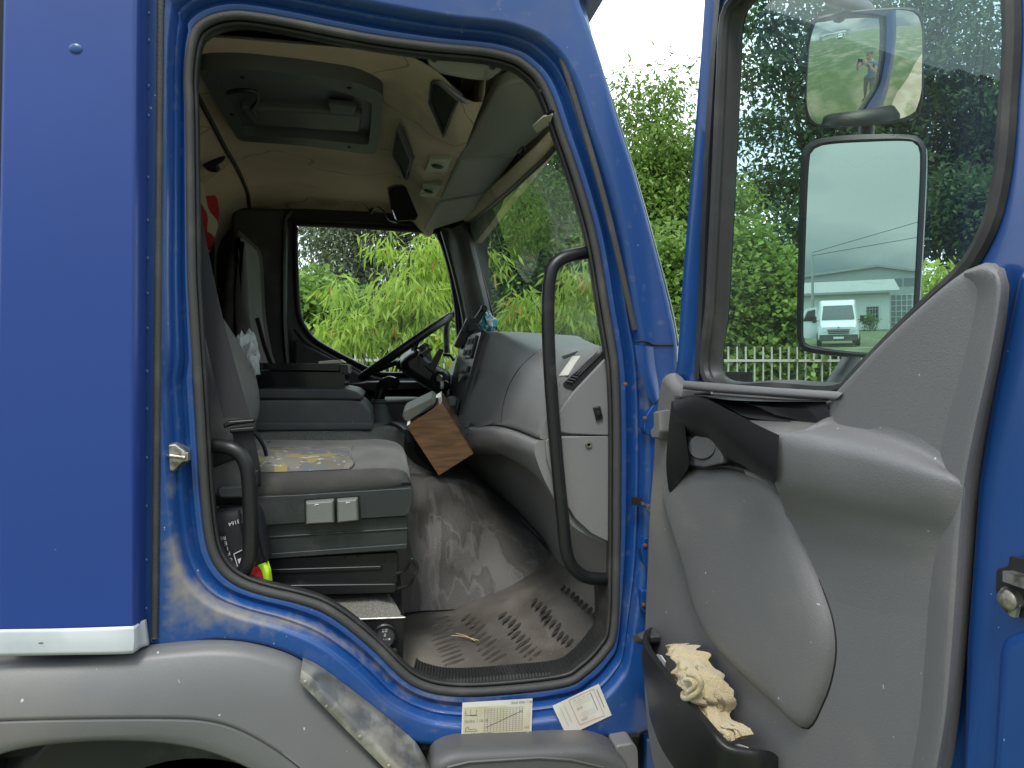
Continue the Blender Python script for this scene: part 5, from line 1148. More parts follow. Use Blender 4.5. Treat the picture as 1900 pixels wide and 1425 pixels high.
# --- mirrors carried outside the door
NM = Vector((math.cos(R(230.4)) * math.cos(R(-1.76)), math.sin(R(230.4)) * math.cos(R(-1.76)), math.sin(R(-1.76))))
MP = PC(1600, 450, 1.40)
def pm(l, o=0.0): return [PP(a, b, MP + NM * o, NM) for a, b in l]
mg = [(1502,300),(1512,276),(1540,268),(1600,264),(1680,262),(1702,270),(1707,300),(1702,420),(1695,560),(1690,640),(1680,654),(1600,654),(1510,643),(1494,634),(1491,600),(1495,450)]
mf = [(1486,300),(1496,270),(1524,257),(1600,250),(1690,251),(1712,262),(1719,290),(1714,420),(1706,560),(1700,646),(1688,664),(1600,663),(1508,655),(1484,642),(1479,600),(1482,450)]
G_ = crom(pm(mg), 80, True); F_ = crom(pm(mf, -.004), 80, True); F2 = crom(pm(mf, -.03), 80, True)
mb = MB(); cM = sum(F_, Vector()) / 80
mb.grid([[p for p in G_], [p + NM * .004 for p in crom(pm([((a * 2 + c) / 3, (b * 2 + d) / 3) for (a, b), (c, d) in zip(mg, mf)]), 80, True)], [p + NM * .003 for p in F_], F_, [cM + (p - cM) * 1.01 - NM * .03 for p in F_], [cM + (p - cM) * .85 - NM * .075 for p in F_], [cM + (p - cM) * .4 - NM * .09 for p in F_]], 0, cu=True)
mb.add([cM + (p - cM) * .4 - NM * .09 for p in F_], [tuple(range(80))])
mb.build('mirror_housing', [M['black']], door, angle=60, label='tall black housing of the main door mirror')
mb = MB(); mb.add([p + NM * .0008 for p in G_], [tuple(range(80))]); mb.build('mirror_glass', [M['mirror']], door, fix=False, label='tall flat mirror glass reflecting sky and a white van')
# wide angle mirror, convex
yawc = R(237); tlc = R(-23); NC = Vector((math.cos(yawc) * math.cos(tlc), math.sin(yawc) * math.cos(tlc), math.sin(tlc)))
WPt = PC(1605, 125, 1.42)
def pw(l, o=0.0): return [PP(a, b, WPt + NC * o, NC) for a, b in l]
wg = [(1506,52),(1522,34),(1600,22),(1680,18),(1702,24),(1710,46),(1710,130),(1707,196),(1690,218),(1600,231),(1520,233),(1502,222),(1497,190),(1500,120)]
wgd = crom(pw(wg), 64, True); cW2 = sum(wgd, Vector()) / 64; RC = .34
rows = []
for k in range(14):
    t = 1 - k / 14; rows.append([])
    for p in wgd:
        q = cW2 + (p - cW2) * t; r2 = (q - cW2).length_squared; rows[-1].append(q + NC * (math.sqrt(RC * RC - r2) - math.sqrt(RC * RC - .0145)))
mb = MB(); mb.grid(rows, cu=True); mb.add(rows[-1], [tuple(range(64))])
mb.build('wide_mirror_glass', [M['mirror2']], door, angle=80, label='square convex mirror glass above the tall mirror')
mb = MB()
ef_ = [q + NC * (math.sqrt(RC * RC - (q - cW2).length_squared) - math.sqrt(RC * RC - .0145)) for q in wgd]
mb.grid([[e - NC * .02 for e in ef_], ef_, [cW2 + (e - cW2) * 1.012 + NC * .0015 for e in ef_], [cW2 + (p - cW2) * 1.02 + NC * .0 for p in wgd], [cW2 + (p - cW2) * .985 - NC * .015 for p in wgd]], cu=True)
mb.grid([[cW2 + (p - cW2) * .985 + NC * -.012 for p in wgd], [cW2 + (p - cW2) * 1.0 + NC * .004 for p in wgd], [cW2 + (p - cW2) * 1.035 for p in wgd], [cW2 + (p - cW2) * 1.035 - NC * .03 for p in wgd], [cW2 + (p - cW2) * .8 - NC * .07 for p in wgd], [cW2 + (p - cW2) * .3 - NC * .08 for p in wgd]], cu=True)
mb.add([cW2 + (p - cW2) * .3 - NC * .08 for p in wgd], [tuple(range(64))])
mb.build('wide_mirror_housing', [M['black']], door)
mb = MB()
mb.tube(crom([PC(1500,-60,1.30), PC(1540,-12,1.34), PC(1580,2,1.42), PC(1606,18,1.50), PC(1612,60,1.53), PC(1608,240,1.52), PC(1606,300,1.50)], 40), .015, 10)
mb.build('mirror_arm', [M['greydk']], door); mb = MB()
mb.tube(crom([PC(1600,600,1.50), PC(1586,640,1.52), PC(1575,676,1.5), PC(1552,712,1.45), PC(1535,760,1.38)], 24), .018, 10)
mb.build('mirror_bracket', [M['greydk']], door)
# ============================================================ LOOSE THINGS IN THE CAB
# black lidded box on the console
mb = MB(); yb = 2.50
mb.slab([PY(a, b, yb) for a, b in [(478,688),(640,690),(640,724),(478,722)]], (0, .30, 0))
bx = mb.build('document_box', [M['blackgloss']], None, bevel=.002)
tag(bx, 'shiny black leather look box with a flat lid, on the centre console', 'box')
mb = MB(); mb.slab([PY(a, b, yb - .01) for a, b in [(466,673),(630,676),(630,689),(466,686)]], (0, .31, 0)); mb.slab([PY(a, b, yb + .0) for a, b in [(630,676),(645,677),(645,696),(630,694)]], (0, .29, 0)); mb.build('lid', [M['blackgloss']], bx, bevel=.002)
mb = MB(); mb.slab([PY(a, b, yb + .05) for a, b in [(590,671),(632,668),(640,673),(592,675)]], (0, .1, .002)); tag(mb.build('papers', [M['paper']], None), 'few beige paper slips lying on the black box lid', 'paper')
# plastic bag
def crumple(c, rx, ry, rz, seed, amp, mats, name, sub=3, sq=1.0):
    bm = bmesh.new(); bmesh.ops.create_icosphere(bm, subdivisions=sub + 1, radius=1)
    for v in bm.verts:
        d = v.co.normalized(); n1 = mnoise.noise(d * 1.7 + Vector((seed, 0, 0))); n2 = abs(mnoise.noise(d * 4.1 + Vector((0, seed, 0)))); n3 = abs(mnoise.noise(d * 9 + Vector((seed, seed, 0))))
        k = 1 + amp * (n1 + .7 * n2 - .3 + .35 * n3)
        v.co = Vector((d.x * rx * k, d.y * ry * k, d.z * rz * k)) + Vector(c)
    me = bpy.data.meshes.new(name); bm.to_mesh(me); bm.free()
    me.materials.append(mats); me.polygons.foreach_set('use_smooth', [True] * len(me.polygons)); me.set_sharp_from_angle(angle=R(50))
    o = bpy.data.objects.new(name, me); C.objects.link(o); return o
M['plastic'] = mat('thin_white_plastic', (.75, .76, .77), .35, trans=.3, bump=.3, bscale=30)
tag(crumple(PY(456, 660, 2.46), .040, .06, .065, 3.1, .55, M['plastic'], 'plastic_bag'), 'crumpled white plastic bag behind the black box', 'bag')
mb = MB(); mb.grid([pts3([(462,690,2.46),(474,700,2.45)]), pts3([(466,705,2.46),(475,712,2.45)]), pts3([(470,724,2.44),(478,722,2.44)])]); 
# wooden box with a grey pad on it
y0 = 2.33
mb = MB(); w4 = [PY(a, b, y0) for a, b in [(754,791),(820,747),(879,842),(814,883)]]
mb.slab(w4, (.012, .16, .03))
wood = bpy.data.materials.new('walnut_laminate'); wood.use_nodes = True; nt = wood.node_tree; N = nt.nodes.new; L = nt.links.new; b = nt.nodes['Principled BSDF']; b.inputs['Roughness'].default_value = .22; b.inputs['Coat Weight'].default_value = .5
tc = N('ShaderNodeTexCoord'); mp = N('ShaderNodeMapping'); mp.inputs['Rotation'].default_value = (0, R(32), 0); mp.inputs['Scale'].default_value = (3, 3, 22); L(tc.outputs['Object'], mp.inputs['Vector'])
n_ = N('ShaderNodeTexNoise'); n_.inputs['Scale'].default_value = 3; n_.inputs['Detail'].default_value = 8; n_.inputs['Distortion'].default_value = .6; L(mp.outputs[0], n_.inputs['Vector'])
r_ = N('ShaderNodeValToRGB'); r_.color_ramp.elements[0].position = .3; r_.color_ramp.elements[0].color = (.085, .034, .016, 1); r_.color_ramp.elements[1].position = .68; r_.color_ramp.elements[1].color = (.26, .115, .052, 1); L(n_.outputs['Fac'], r_.inputs[0]); L(r_.outputs[0], b.inputs['Base Color'])
M['wood'] = wood
wb = tag(mb.build('wooden_box', [wood], None, bevel=.002), 'walnut brown laminated box leaning in front of the dashboard', 'box')
mb = MB(); g4 = [PY(a, b, 2.345) for a, b in [(746,771),(752,763),(801,739),(809,745),(806,750),(757,783),(750,780)]]
mb.slab(g4, (.01, .12, .02))
pad = tag(mb.build('toll_box', [mat('olive_grey_case', (.17, .165, .125), .5, dirt=(.25, .23, .18), dscale=20)], None, bevel=.003), 'small olive grey device case lying on the wooden box', 'device')
mb = MB(); mb.slab(pts3([(778,770,2.325),(800,757,2.325),(806,752,2.325),(800,752,2.325)]), (0, .05, 0)); mb.build('case_foot', [M['black']], pad)
mb = MB(); mb.tube(crom(pts3([(770,800,2.45),(768,835,2.45),(790,862,2.45),(818,885,2.44)]), 14), .03, 8); tag(mb.build('cable_bundle', [M['black']], None), 'black cable bundle half hidden behind the wooden box', 'cable')
# blue and white packet by the windscreen
pk_ = crumple(PY(905, 600, 2.95), .032, .03, .045, 8.2, .45, mat('blue_white_packet', (.7, .7, .7), .4, col2=(.08, .35, .45), nscale=38, nlo=.48, nhi=.52), 'air_freshener')
tag(pk_, 'small white and turquoise packet standing on the dashboard against the windscreen', 'packet')
# striped flag on the rear wall
mb = MB(); rows = []; x0 = -.70
nr_, nc_ = 26, 14
Lf = crom([PX(a, b, x0) for a, b in ((352,322),(352,350),(352,400),(352,450),(352,475))], nr_); Rf = crom([PX(a, b, x0) for a, b in ((364,328),(398,370),(402,410),(397,440),(388,470))], nr_)
for i in range(nr_): rows.append([Lf[i].lerp(Rf[i], j / (nc_ - 1)) + Vector((.012 + .012 * math.sin(j * 1.1 + i * .15), 0, -.01 * math.sin(j * .5))) for j in range(nc_)])
fl = bpy.data.materials.new('striped_cloth'); fl.use_nodes = True; nt = fl.node_tree; N = nt.nodes.new; L = nt.links.new; b = nt.nodes['Principled BSDF']; b.inputs['Roughness'].default_value = .9
tc = N('ShaderNodeTexCoord'); sx_ = N('ShaderNodeSeparateXYZ'); L(tc.outputs['Object'], sx_.inputs[0]); m1 = N('ShaderNodeMath'); m1.operation = 'MULTIPLY_ADD'; m1.inputs[1].default_value = .55; L(sx_.outputs['Y'], m1.inputs[0]); L(sx_.outputs['Z'], m1.inputs[2])
m2 = N('ShaderNodeMath'); m2.operation = 'MULTIPLY'; m2.inputs[1].default_value = 4.6; L(m1.outputs[0], m2.inputs[0]); m3 = N('ShaderNodeMath'); m3.operation = 'FRACT'; L(m2.outputs[0], m3.inputs[0]); m4 = N('ShaderNodeMath'); m4.operation = 'GREATER_THAN'; m4.inputs[1].default_value = .5; L(m3.outputs[0], m4.inputs[0])
mx_ = N('ShaderNodeMix'); mx_.data_type = 'RGBA'; mx_.inputs[6].default_value = (.55, .5, .42, 1); mx_.inputs[7].default_value = (.5, .02, .03, 1); L(m4.outputs[0], mx_.inputs[0]); L(mx_.outputs[2], b.inputs['Base Color'])
mb.grid(rows); f_ = mb.build('striped_flag', [fl], None); tag(f_, 'red and white striped cloth hanging on the rear wall of the cab', 'flag')
md = f_.modifiers.new('so', 'SOLIDIFY'); md.thickness = .003
# black bag with lettering beside the seat
M['bagcloth'] = mat('black_bag_cloth', (.016, .017, .021), .7, bump=.5, bscale=700)
mb = MB()
bo = [(380,955),(400,950),(442,945),(470,942),(480,948),(488,975),(494,1010),(497,1042),(480,1052),(452,1062),(440,1078),(424,1080),(400,1040),(388,1000)]
ob_ = crom(pts3([(a, b, 1.80) for a, b in bo]), 50, True); cb = sum(ob_, Vector()) / 50; rows = []
for t, h in ((1, -.05), (1, 0), (.97, .012), (.85, .018), (.6, .02), (.3, .021)):
    rows.append([cb + (p - cb) * t + Vector((0, -h - (.005 * mnoise.noise(p * 22) if t < 1 else 0), 0)) for p in ob_])
mb.grid(rows, cu=True); mb.add(rows[-1], [tuple(range(50))])
bag = tag(mb.build('warning_kit_bag', [M['bagcloth']], None, angle=60), 'black cloth bag with white country letters stuffed beside the passenger seat', 'bag')
yb_ = 1.7765
mb = MB()
mb.tube(crom(pts3([(474,950,1.778),(478,985,1.776),(486,1020,1.776),(496,1044,1.78)]), 14), .0022, 6, 0)
mb.tube(crom(pts3([(443,946,1.778),(446,970,1.776),(450,990,1.777)]), 14), .003, 6, 0)
mb.build('bag_seam', [M['dark']], bag)
mb = MB()
def inv(t, px, py, size, ang): 
    a = R(ang); ux = Vector((-math.cos(a), 0, -math.sin(a))); uy = Vector((math.sin(a), 0, -math.cos(a))); mb.text(t, PY(px, py, yb_), ux, uy, size, 0)
inv('13164', 449, 962, .0125, 16)
for t, a, b in (('RO', 419, 994), ('E', 421, 1004), ('I', 423, 1014), ('F', 427, 1023), ('GB', 431, 1034), ('D', 432, 1045), ('C', 402, 996), ('E', 406, 1007), ('C', 409, 1018), ('I', 411, 1029)): inv(t, a, b, .0125, 10)
q4_ = [PY(a, b, yb_ - .001) for a, b in [(434,1028),(462,1014),(472,1050),(443,1058)]]
for i in range(4): mb.tube([q4_[i], q4_[(i + 1) % 4]], .0012, 4, 0)
mb.slab([PY(a, b, yb_ - .001) for a, b in [(441,1038),(450,1034),(449,1022),(454,1021),(456,1042),(444,1048)]], (0, .0008, 0), 0)
mb.build('bag_print', [M['whiteink']], bag, weld=False, fix=False)
# folded reflective vest / warning sleeve
mb = MB()
rowpatch(mb, [pts3([(452,1066,1.80),(462,1058,1.79),(478,1048,1.785)]), pts3([(448,1080,1.79),(470,1074,1.775),(488,1064,1.775)]), pts3([(450,1096,1.79),(476,1092,1.775),(492,1088,1.78)]), pts3([(452,1112,1.80),(480,1108,1.79),(494,1106,1.79)])], 16, nr=14)
M['redgloss'] = mat('red_reflective_foil', (.62, .02, .03), .2, bump=.6, bscale=40, bdist=.01)
vt = tag(mb.build('warning_vest', [M['redgloss']], None), 'folded red and neon yellow reflective vest under the black bag', 'vest')
mb = MB(); rowpatch(mb, [pts3([(478,1048,1.783),(488,1045,1.78),(498,1041,1.79)]), pts3([(487,1064,1.773),(496,1060,1.77),(503,1058,1.782)]), pts3([(491,1088,1.778),(499,1086,1.776),(506,1084,1.788)]), pts3([(492,1106,1.79),(500,1104,1.79),(507,1100,1.80)])], 12, nr=14)
mb.build('neon_band', [mat('neon_yellow', (.55, .85, .03), .4, bump=.3, bscale=60)], vt)
# rag and paper in the door pocket
M['rag'] = mat('tan_terry_cloth', (.52, .42, .24), .95, bump=1.0, bscale=420, dirt=(.28, .21, .11), dscale=30, dlo=.5, dhi=.8, sheen=.4, bdist=.004)
mb = MB()
rg = [[(1240,1196,.070),(1262,1200,.075),(1284,1212,.075),(1300,1232,.07)], [(1240,1212,.082),(1256,1216,.095),(1278,1226,.088),(1306,1246,.07)], [(1252,1232,.092),(1268,1240,.112),(1290,1244,.100),(1318,1262,.07)],
      [(1244,1262,.10),(1268,1262,.122),(1298,1262,.104),(1332,1278,.07)], [(1258,1290,.112),(1280,1282,.126),(1306,1284,.100),(1338,1300,.072)], [(1270,1306,.116),(1296,1306,.118),(1312,1300,.092),(1334,1318,.072)],
      [(1290,1306,.112),(1304,1316,.10),(1316,1318,.088),(1330,1330,.075)], [(1308,1330,.11),(1316,1338,.10),(1326,1338,.088),(1342,1344,.08)], [(1322,1354,.11),(1334,1356,.10),(1344,1350,.09),(1358,1354,.085)], [(1332,1374,.10),(1344,1378,.10),(1356,1374,.09),(1366,1368,.085)]]
rw = [crom(pdo(r), 24) for r in rg]; cols = [crom([r[j] for r in rw], 70) for j in range(24)]
g_ = [[cols[j][i] + DN * (.008 * math.sin(j * .9 + i * .31) * (.4 + abs(mnoise.noise(cols[j][i] * 12))) - .018 * abs(mnoise.noise(cols[j][i] * 26)) + .006 * mnoise.noise(cols[j][i] * 60) + .0035 * mnoise.noise(cols[j][i] * 160)) for j in range(24)] for i in range(70)]
mb.grid(g_); mb.grid([[p - DN * .022 for p in r] for r in g_])
for e in (0, -1): mb.grid([[r[e] for r in g_], [r[e] + DN * .004 for r in g_], [r[e] - DN * .022 for r in g_]])
mb.grid([g_[0], [p - DN * .022 for p in g_[0]]])
mb.tube(crom(pdo([(1276,1250,.126),(1296,1256,.122),(1300,1274,.118),(1286,1290,.126),(1272,1296,.126),(1268,1288,.124),(1290,1276,.122)]), 30), .0055, 8)
mb.tube(crom(pdo([(1270,1262,.13),(1284,1262,.13),(1288,1274,.128),(1276,1284,.13)]), 20), .004, 8)
mb.tube(crom(pdo([(1330,1362,.11),(1344,1358,.11),(1352,1368,.108),(1344,1376,.108),(1334,1372,.108)]), 20), .005, 8)
tag(mb.build('cleaning_rag', [M['rag']], None, angle=70), 'crumpled tan terry cloth rag hanging in the door pocket', 'rag')
def paper_bits(l, off, lab):
    mb = MB(); mb.slab(pdo([(a, b, off) for a, b in l]), DN * .002)
    tag(mb.build('crumpled_paper', [M['plastic']], None), lab, 'paper')
paper_bits([(1220,1214),(1228,1216),(1236,1228),(1234,1238),(1240,1250),(1230,1240),(1222,1226)], .088, 'small crumpled white tissue in the pocket left of the rag')
paper_bits([(1352,1386),(1370,1380),(1388,1386),(1392,1394),(1368,1392)], .075, 'small white paper scrap in the pocket below the rag')
# ============================================================ GROUND, FENCE, TREES
def leafmesh(name, cen, dirs, nor, ln, wd, mats, mi=None, cols=None):
    """cen, dirs, nor: (N,3) arrays; one folded quad per leaf"""
    n = len(cen); side = np.cross(dirs, nor); side /= np.linalg.norm(side, axis=1, keepdims=True) + 1e-9
    ln = ln[:, None]; wd = wd[:, None]
    a = cen; b = cen + dirs * ln * .45 + side * wd / 2 + nor * wd * .12; c = cen + dirs * ln; d = cen + dirs * ln * .45 - side * wd / 2 + nor * wd * .12
    v = np.stack([a, b, c, d], 1).reshape(-1, 3).astype(np.float32)
    me = bpy.data.meshes.new(name); me.vertices.add(4 * n); me.vertices.foreach_set('co', v.ravel())
    me.loops.add(4 * n); me.loops.foreach_set('vertex_index', np.arange(4 * n, dtype=np.int32))
    me.polygons.add(n); me.polygons.foreach_set('loop_start', np.arange(0, 4 * n, 4, dtype=np.int32)); me.polygons.foreach_set('loop_total', np.full(n, 4, dtype=np.int32))
    me.update(); me.validate()
    at = me.attributes.new('leafvar', 'FLOAT', 'FACE'); at.data.foreach_set('value', cols.astype(np.float32) if cols is not None else np.random.rand(n).astype(np.float32))
    for m in mats: me.materials.append(m)
    o = bpy.data.objects.new(name, me); C.objects.link(o); return o
def leafmat(name, c1, c2, c3=None, trans=.45, rough=.5):
    m = bpy.data.materials.new(name); m.use_nodes = True; nt = m.node_tree; N = nt.nodes.new; L = nt.links.new; b = nt.nodes['Principled BSDF']
    at = N('ShaderNodeAttribute'); at.attribute_name = 'leafvar'
    r = N('ShaderNodeValToRGB'); r.color_ramp.elements[0].color = (*c1, 1); r.color_ramp.elements[1].color = (*c2, 1); r.color_ramp.elements[1].position = .85 if c3 else 1
    if c3: e = r.color_ramp.elements.new(.93); e.color = (*c3, 1)
    L(at.outputs['Fac'], r.inputs[0]); L(r.outputs[0], b.inputs['Base Color']); b.inputs['Roughness'].default_value = rough; b.inputs['Specular IOR Level'].default_value = .35
    tr = N('ShaderNodeBsdfTranslucent'); L(r.outputs[0], tr.inputs['Color']); ms = N('ShaderNodeMixShader'); ms.inputs[0].default_value = trans
    L(b.outputs[0], ms.inputs[1]); L(tr.outputs[0], ms.inputs[2]); L(ms.outputs[0], nt.nodes['Material Output'].inputs['Surface']); return m
LM = dict(dark=leafmat('dark_locust_leaves', (.035, .085, .035), (.10, .19, .075)), walnut=leafmat('walnut_leaves', (.10, .19, .035), (.24, .38, .08), (.36, .46, .12)),
          mid=leafmat('mid_green_leaves', (.06, .15, .05), (.15, .28, .09)), maple=leafmat('maple_leaves', (.09, .18, .035), (.26, .42, .09), (.36, .50, .14)),
          peach=leafmat('peach_leaves', (.20, .34, .04), (.46, .62, .11), (.66, .34, .10), trans=.55), grey=leafmat('grey_green_leaves', (.10, .13, .07), (.22, .26, .15)), bark=None)
BARK = mat('rough_bark', (.055, .045, .035), .9, bump=1, bscale=30, bdist=.02)
def clumpleaves(rng, cen, rad, n, per, csz, ln, wd, droop=0.0, shell=.5, flat=.7):
    """leaves in clumps through an ellipsoid volume"""
    k = max(1, n // per); d = rng.normal(size=(k, 3)); d /= np.linalg.norm(d, axis=1, keepdims=True)
    r = rng.random(k) ** (1 / (1 + 4 * shell)); lump = 1 + .22 * np.sin(d[:, 0] * 5 + cen[0]) * np.cos(d[:, 2] * 6 + cen[1]) + .12 * rng.normal(size=k)
    cc = d * (r * lump)[:, None] * np.array(rad) + np.array(cen)
    cs_ = csz * (.6 + .8 * rng.random(k)); pid = np.repeat(np.arange(k), per)
    o = rng.normal(size=(k * per, 3)) * np.array([1, 1, flat]) * cs_[pid][:, None] * .55
    p = cc[pid] + o
    out = o / (np.linalg.norm(o, axis=1, keepdims=True) + 1e-6)
    dr = out * .8 + rng.normal(size=p.shape) * .6; dr[:, 2] -= droop; dr /= np.linalg.norm(dr, axis=1, keepdims=True)
    nr = rng.normal(size=p.shape) * .6; nr[:, 2] += 1.0; nr -= dr * np.sum(nr * dr, 1)[:, None]; nr /= np.linalg.norm(nr, axis=1, keepdims=True) + 1e-9
    L_ = ln * (.6 + .7 * rng.random(len(p))); tint = np.clip(rng.random(k)[pid] * .45 + rng.random(len(p)) * .55, 0, 1)
    return p, dr, nr, L_, L_ * wd, tint, cc
def tree(name, label, cat, base, blobs, lm, seed, per=30, csz=.5, ln=.1, wd=.45, droop=.2, trunk=.12, group=None, limbs=14, shell=.5, trunks=None, flat=.7):
    rng = np.random.default_rng(seed); acc = [[] for _ in range(6)]; ccs = []
    t = thing(name, label, cat, base, group)
    for cen, rad, n in blobs:
        r_ = clumpleaves(rng, cen, rad, n, per, csz, ln, wd, droop, shell, flat)
        for a, b in zip(acc, r_[:6]): a.append(b)
        ccs.append(r_[6])
    a = [np.concatenate(x) for x in acc]; cr = leafmesh('crown', a[0], a[1], a[2], a[3], a[4], [LM[lm]], cols=a[5]); setparent(cr, t)
    mb = MB(); rnd = random.Random(seed); allc = np.concatenate(ccs); top = max(b[0][2] for b in blobs); base = Vector(base)
    for tb in (trunks or [(0, 0)]):
        b0 = base + Vector((tb[0], tb[1], 0)); mc = Vector(blobs[0][0]); e = Vector((mc.x + tb[0] * 1.6, mc.y + tb[1], top - .1))
        path = crom([b0, b0.lerp(e, .3) + Vector((rnd.uniform(-.1, .1), 0, 0)) * (top * .3), b0.lerp(e, .65) + Vector((rnd.uniform(-.12, .12), 0, 0)) * (top * .3), e], 14)
        mb.tube(path, [trunk * (1 - .8 * i / 13) for i in range(14)], 8)
        for i in range(limbs):
            s_ = path[rnd.randint(3, 11)]; c = Vector(allc[rnd.randrange(len(allc))]); m_ = s_.lerp(c, .5) + Vector((0, 0, .12 * (c - s_).length))
            mb.tube(crom([s_, m_, c], 7), [trunk * .35 * (1 - .8 * k / 6) for k in range(7)], 5)
    mb.build('trunk', [BARK], t)
    return t
def W_(px, py, dep): return tuple(PC(px, py, dep))
def gb(px, dep): p = PC(px, 675, dep); return (p.x, p.y, 0.0)
# ground
grass = mat('grass_ground', (.06, .095, .03), .95, bump=1, bscale=9, col2=(.11, .14, .055), nscale=1.2, dirt=(.24, .20, .14), dscale=.5, dlo=.48, dhi=.66, damt=.8, bdist=.05)
dirtm = mat('dirt_track', (.30, .25, .18), .95, bump=.8, bscale=14, col2=(.38, .33, .25), nscale=1.0, dirt=(.12, .14, .05), dscale=.9, dlo=.56, dhi=.7, damt=.7, bdist=.04)
mb = MB(); N_ = 60; gx = np.sign(np.linspace(-1, 1, N_)) * np.abs(np.linspace(-1, 1, N_)) ** 3 * 600
mb.grid([[Vector((x, y, -.02 + .02 * mnoise.noise(Vector((x * .3, y * .3, 0))) if abs(x) < 60 and abs(y) < 90 else -.02)) for x in gx] for y in gx])
struct(mb.build('ground', [grass], None), label='grassy ground')
mb = MB()
ct = [Vector((2.7, 7, 0)), Vector((2.8, 0, 0)), Vector((3.6, -6, 0)), Vector((6.5, -16, 0)), Vector((11, -30, 0)), Vector((18, -70, 0))]
cl = crom(ct, 60); mb.grid([[p + Vector((o * (1 + .12 * mnoise.noise(Vector((p.y * .5, o, 0)))), 0, .012 + .01 * mnoise.noise(Vector((p.y, o * 2, 3))))) for o in (-1.9, -1.2, -.6, 0, .6, 1.2, 1.9)] for p in cl])
struct(mb.build('dirt_track', [dirtm], None), label='pale dirt track')
# fence
fm = mat('galvanised_fence', (.5, .5, .46), .5, dirt=(.25, .2, .14), dscale=8, damt=.5)
F0 = PC(600, 675, 8.0); F1 = PC(1560, 675, 9.6); fd_ = (F1 - F0); fd_.z = 0; FL = fd_.length; fd_.normalize(); fn_ = Vector((-fd_.y, fd_.x, 0))
ztop = 1.66
def fpt(s, z, o=0.0): p = F0 + fd_ * s + fn_ * o; return Vector((p.x, p.y, z))
rz_ = math.atan2(fd_.y, fd_.x)
mb = MB()
for z in (ztop, .62): mb.box((0, 0, z - ztop), (2.39, .045, .03))
k = -1.14
while k < 1.16: mb.box((k, 0, -.46), (.016, .016, 1.26)); k += .12
panel = mb.build('fence_infill', [fm], None); pm_ = MB(); pm_.box((1.2, .0, -.6), (.06, .06, 1.45)); pst = pm_.build('post', [fm], None)
FN = ['fence panel beyond the driver window, %s' , ]
n_ = 0
wheres = ['far left', 'second from the left', 'third from the left', 'fourth from the left', 'middle', 'fifth', 'second from the right', 'far right']
npan = 6; first = None
FLB = ['picket fence panel below the small shrub at the left of the driver window', 'picket fence panel under the drooping peach tree in the driver window', 'picket fence panel hidden behind steering wheel and dashboard', 'picket fence panel hidden behind the right end of the dashboard', 'picket fence panel in the left part of the open door window', 'picket fence panel passing under the tall door mirror']
for i in range(npan):
    t = thing('metal_fence', FLB[i], 'fence', fpt(-1.6 + i * 2.35, 0), 'galvanised picket fence panels in front of the hedge')
    t.rotation_euler = (0, 0, rz_)
    for src in (panel, pst):
        o = src if i == 0 else src.copy()
        if i: C.objects.link(o)
        o.parent = t; o.matrix_parent_inverse = Matrix.Identity(4); o.location = (0, 0, ztop)
mb = MB(); mb.slab([fpt(-6, -.1, -.12), fpt(20, -.1, -.12), fpt(20, .38, -.12), fpt(-6, .38, -.12)], fn_ * .24); tag(mb.build('low_wall', [mat('concrete_plinth', (.3, .29, .27), .9)], None), 'low concrete wall carrying the picket fence', 'wall')
# trees
def P3(px, py, dep): return W_(px, py, dep)
tree('peach_tree', 'bright yellow green peach tree with drooping leaves outside the driver window', 'tree', gb(720, 6.3),
     [(P3(760, 570, 6.3), (.34, .4, .34), 2500), (P3(645, 615, 6.1), (.24, .3, .16), 750), (P3(800, 480, 6.4), (.18, .3, .25), 650), (P3(712, 455, 6.5), (.10, .2, .10), 130), (P3(790, 640, 6.1), (.3, .4, .16), 600), (P3(630, 545, 6.2), (.08, .2, .08), 110)], 'peach', 11, per=13, csz=.12, ln=.12, wd=.18, droop=1.6, trunk=.03, limbs=40, shell=.2)
tree('peach_tree', 'smaller peach sapling seen through the windscreen above the dashboard', 'tree', gb(1040, 6.6),
     [(P3(1040, 590, 6.6), (.42, .4, .24), 1800), (P3(960, 590, 6.3), (.2, .3, .24), 600), (P3(1085, 520, 6.6), (.12, .2, .16), 350), (P3(905, 480, 6.6), (.07, .1, .12), 120)], 'peach', 12, per=13, csz=.12, ln=.12, wd=.18, droop=1.6, trunk=.025, limbs=30, shell=.2)
tree('shrub', 'round mid green shrub at the left edge of the driver window', 'shrub', gb(590, 9.2), [(P3(585, 590, 9.2), (.5, .5, .5), 5000), (P3(680, 650, 9.2), (1.0, .5, .35), 5000)], 'maple', 13, per=20, csz=.25, ln=.09, wd=.7, trunk=.03, limbs=10)
tree('willow_tree', 'airy grey green tree behind the peach tree, sky showing through it', 'tree', gb(680, 15), [(P3(660, 470, 15), (1.1, 1.2, 1.7), 12000), (P3(600, 400, 15), (.9, 1, .8), 2600), (P3(800, 430, 15), (1.2, 1.2, 2.0), 12000), (P3(620, 560, 15), (.9, 1, .6), 4000)], 'grey', 14, per=26, csz=.42, ln=.11, wd=.35, droop=.8, trunk=.14, limbs=40, shell=.4)
tree('hedge_tree', 'mid green tree filling the left part of the windscreen', 'tree', gb(940, 15.5), [(P3(930, 520, 15.5), (1.1, 1, 1.5), 14000), (P3(985, 430, 15.5), (.9, 1, 1.2), 9000), (P3(900, 560, 15), (1, 1, 1), 6000)], 'mid', 15, per=30, csz=.5, ln=.12, wd=.45, trunk=.15)
tree('hedge_tree', 'taller mid green tree behind the windscreen beside the A pillar', 'tree', gb(1070, 15), [(P3(1075, 440, 15), (1.1, 1.1, 2.4), 20000), (P3(1050, 330, 15.5), (.8, .9, 1.0), 5500), (P3(1120, 520, 14.5), (.9, 1, 1.2), 8000)], 'mid', 16, per=30, csz=.5, ln=.12, wd=.45, trunk=.16)
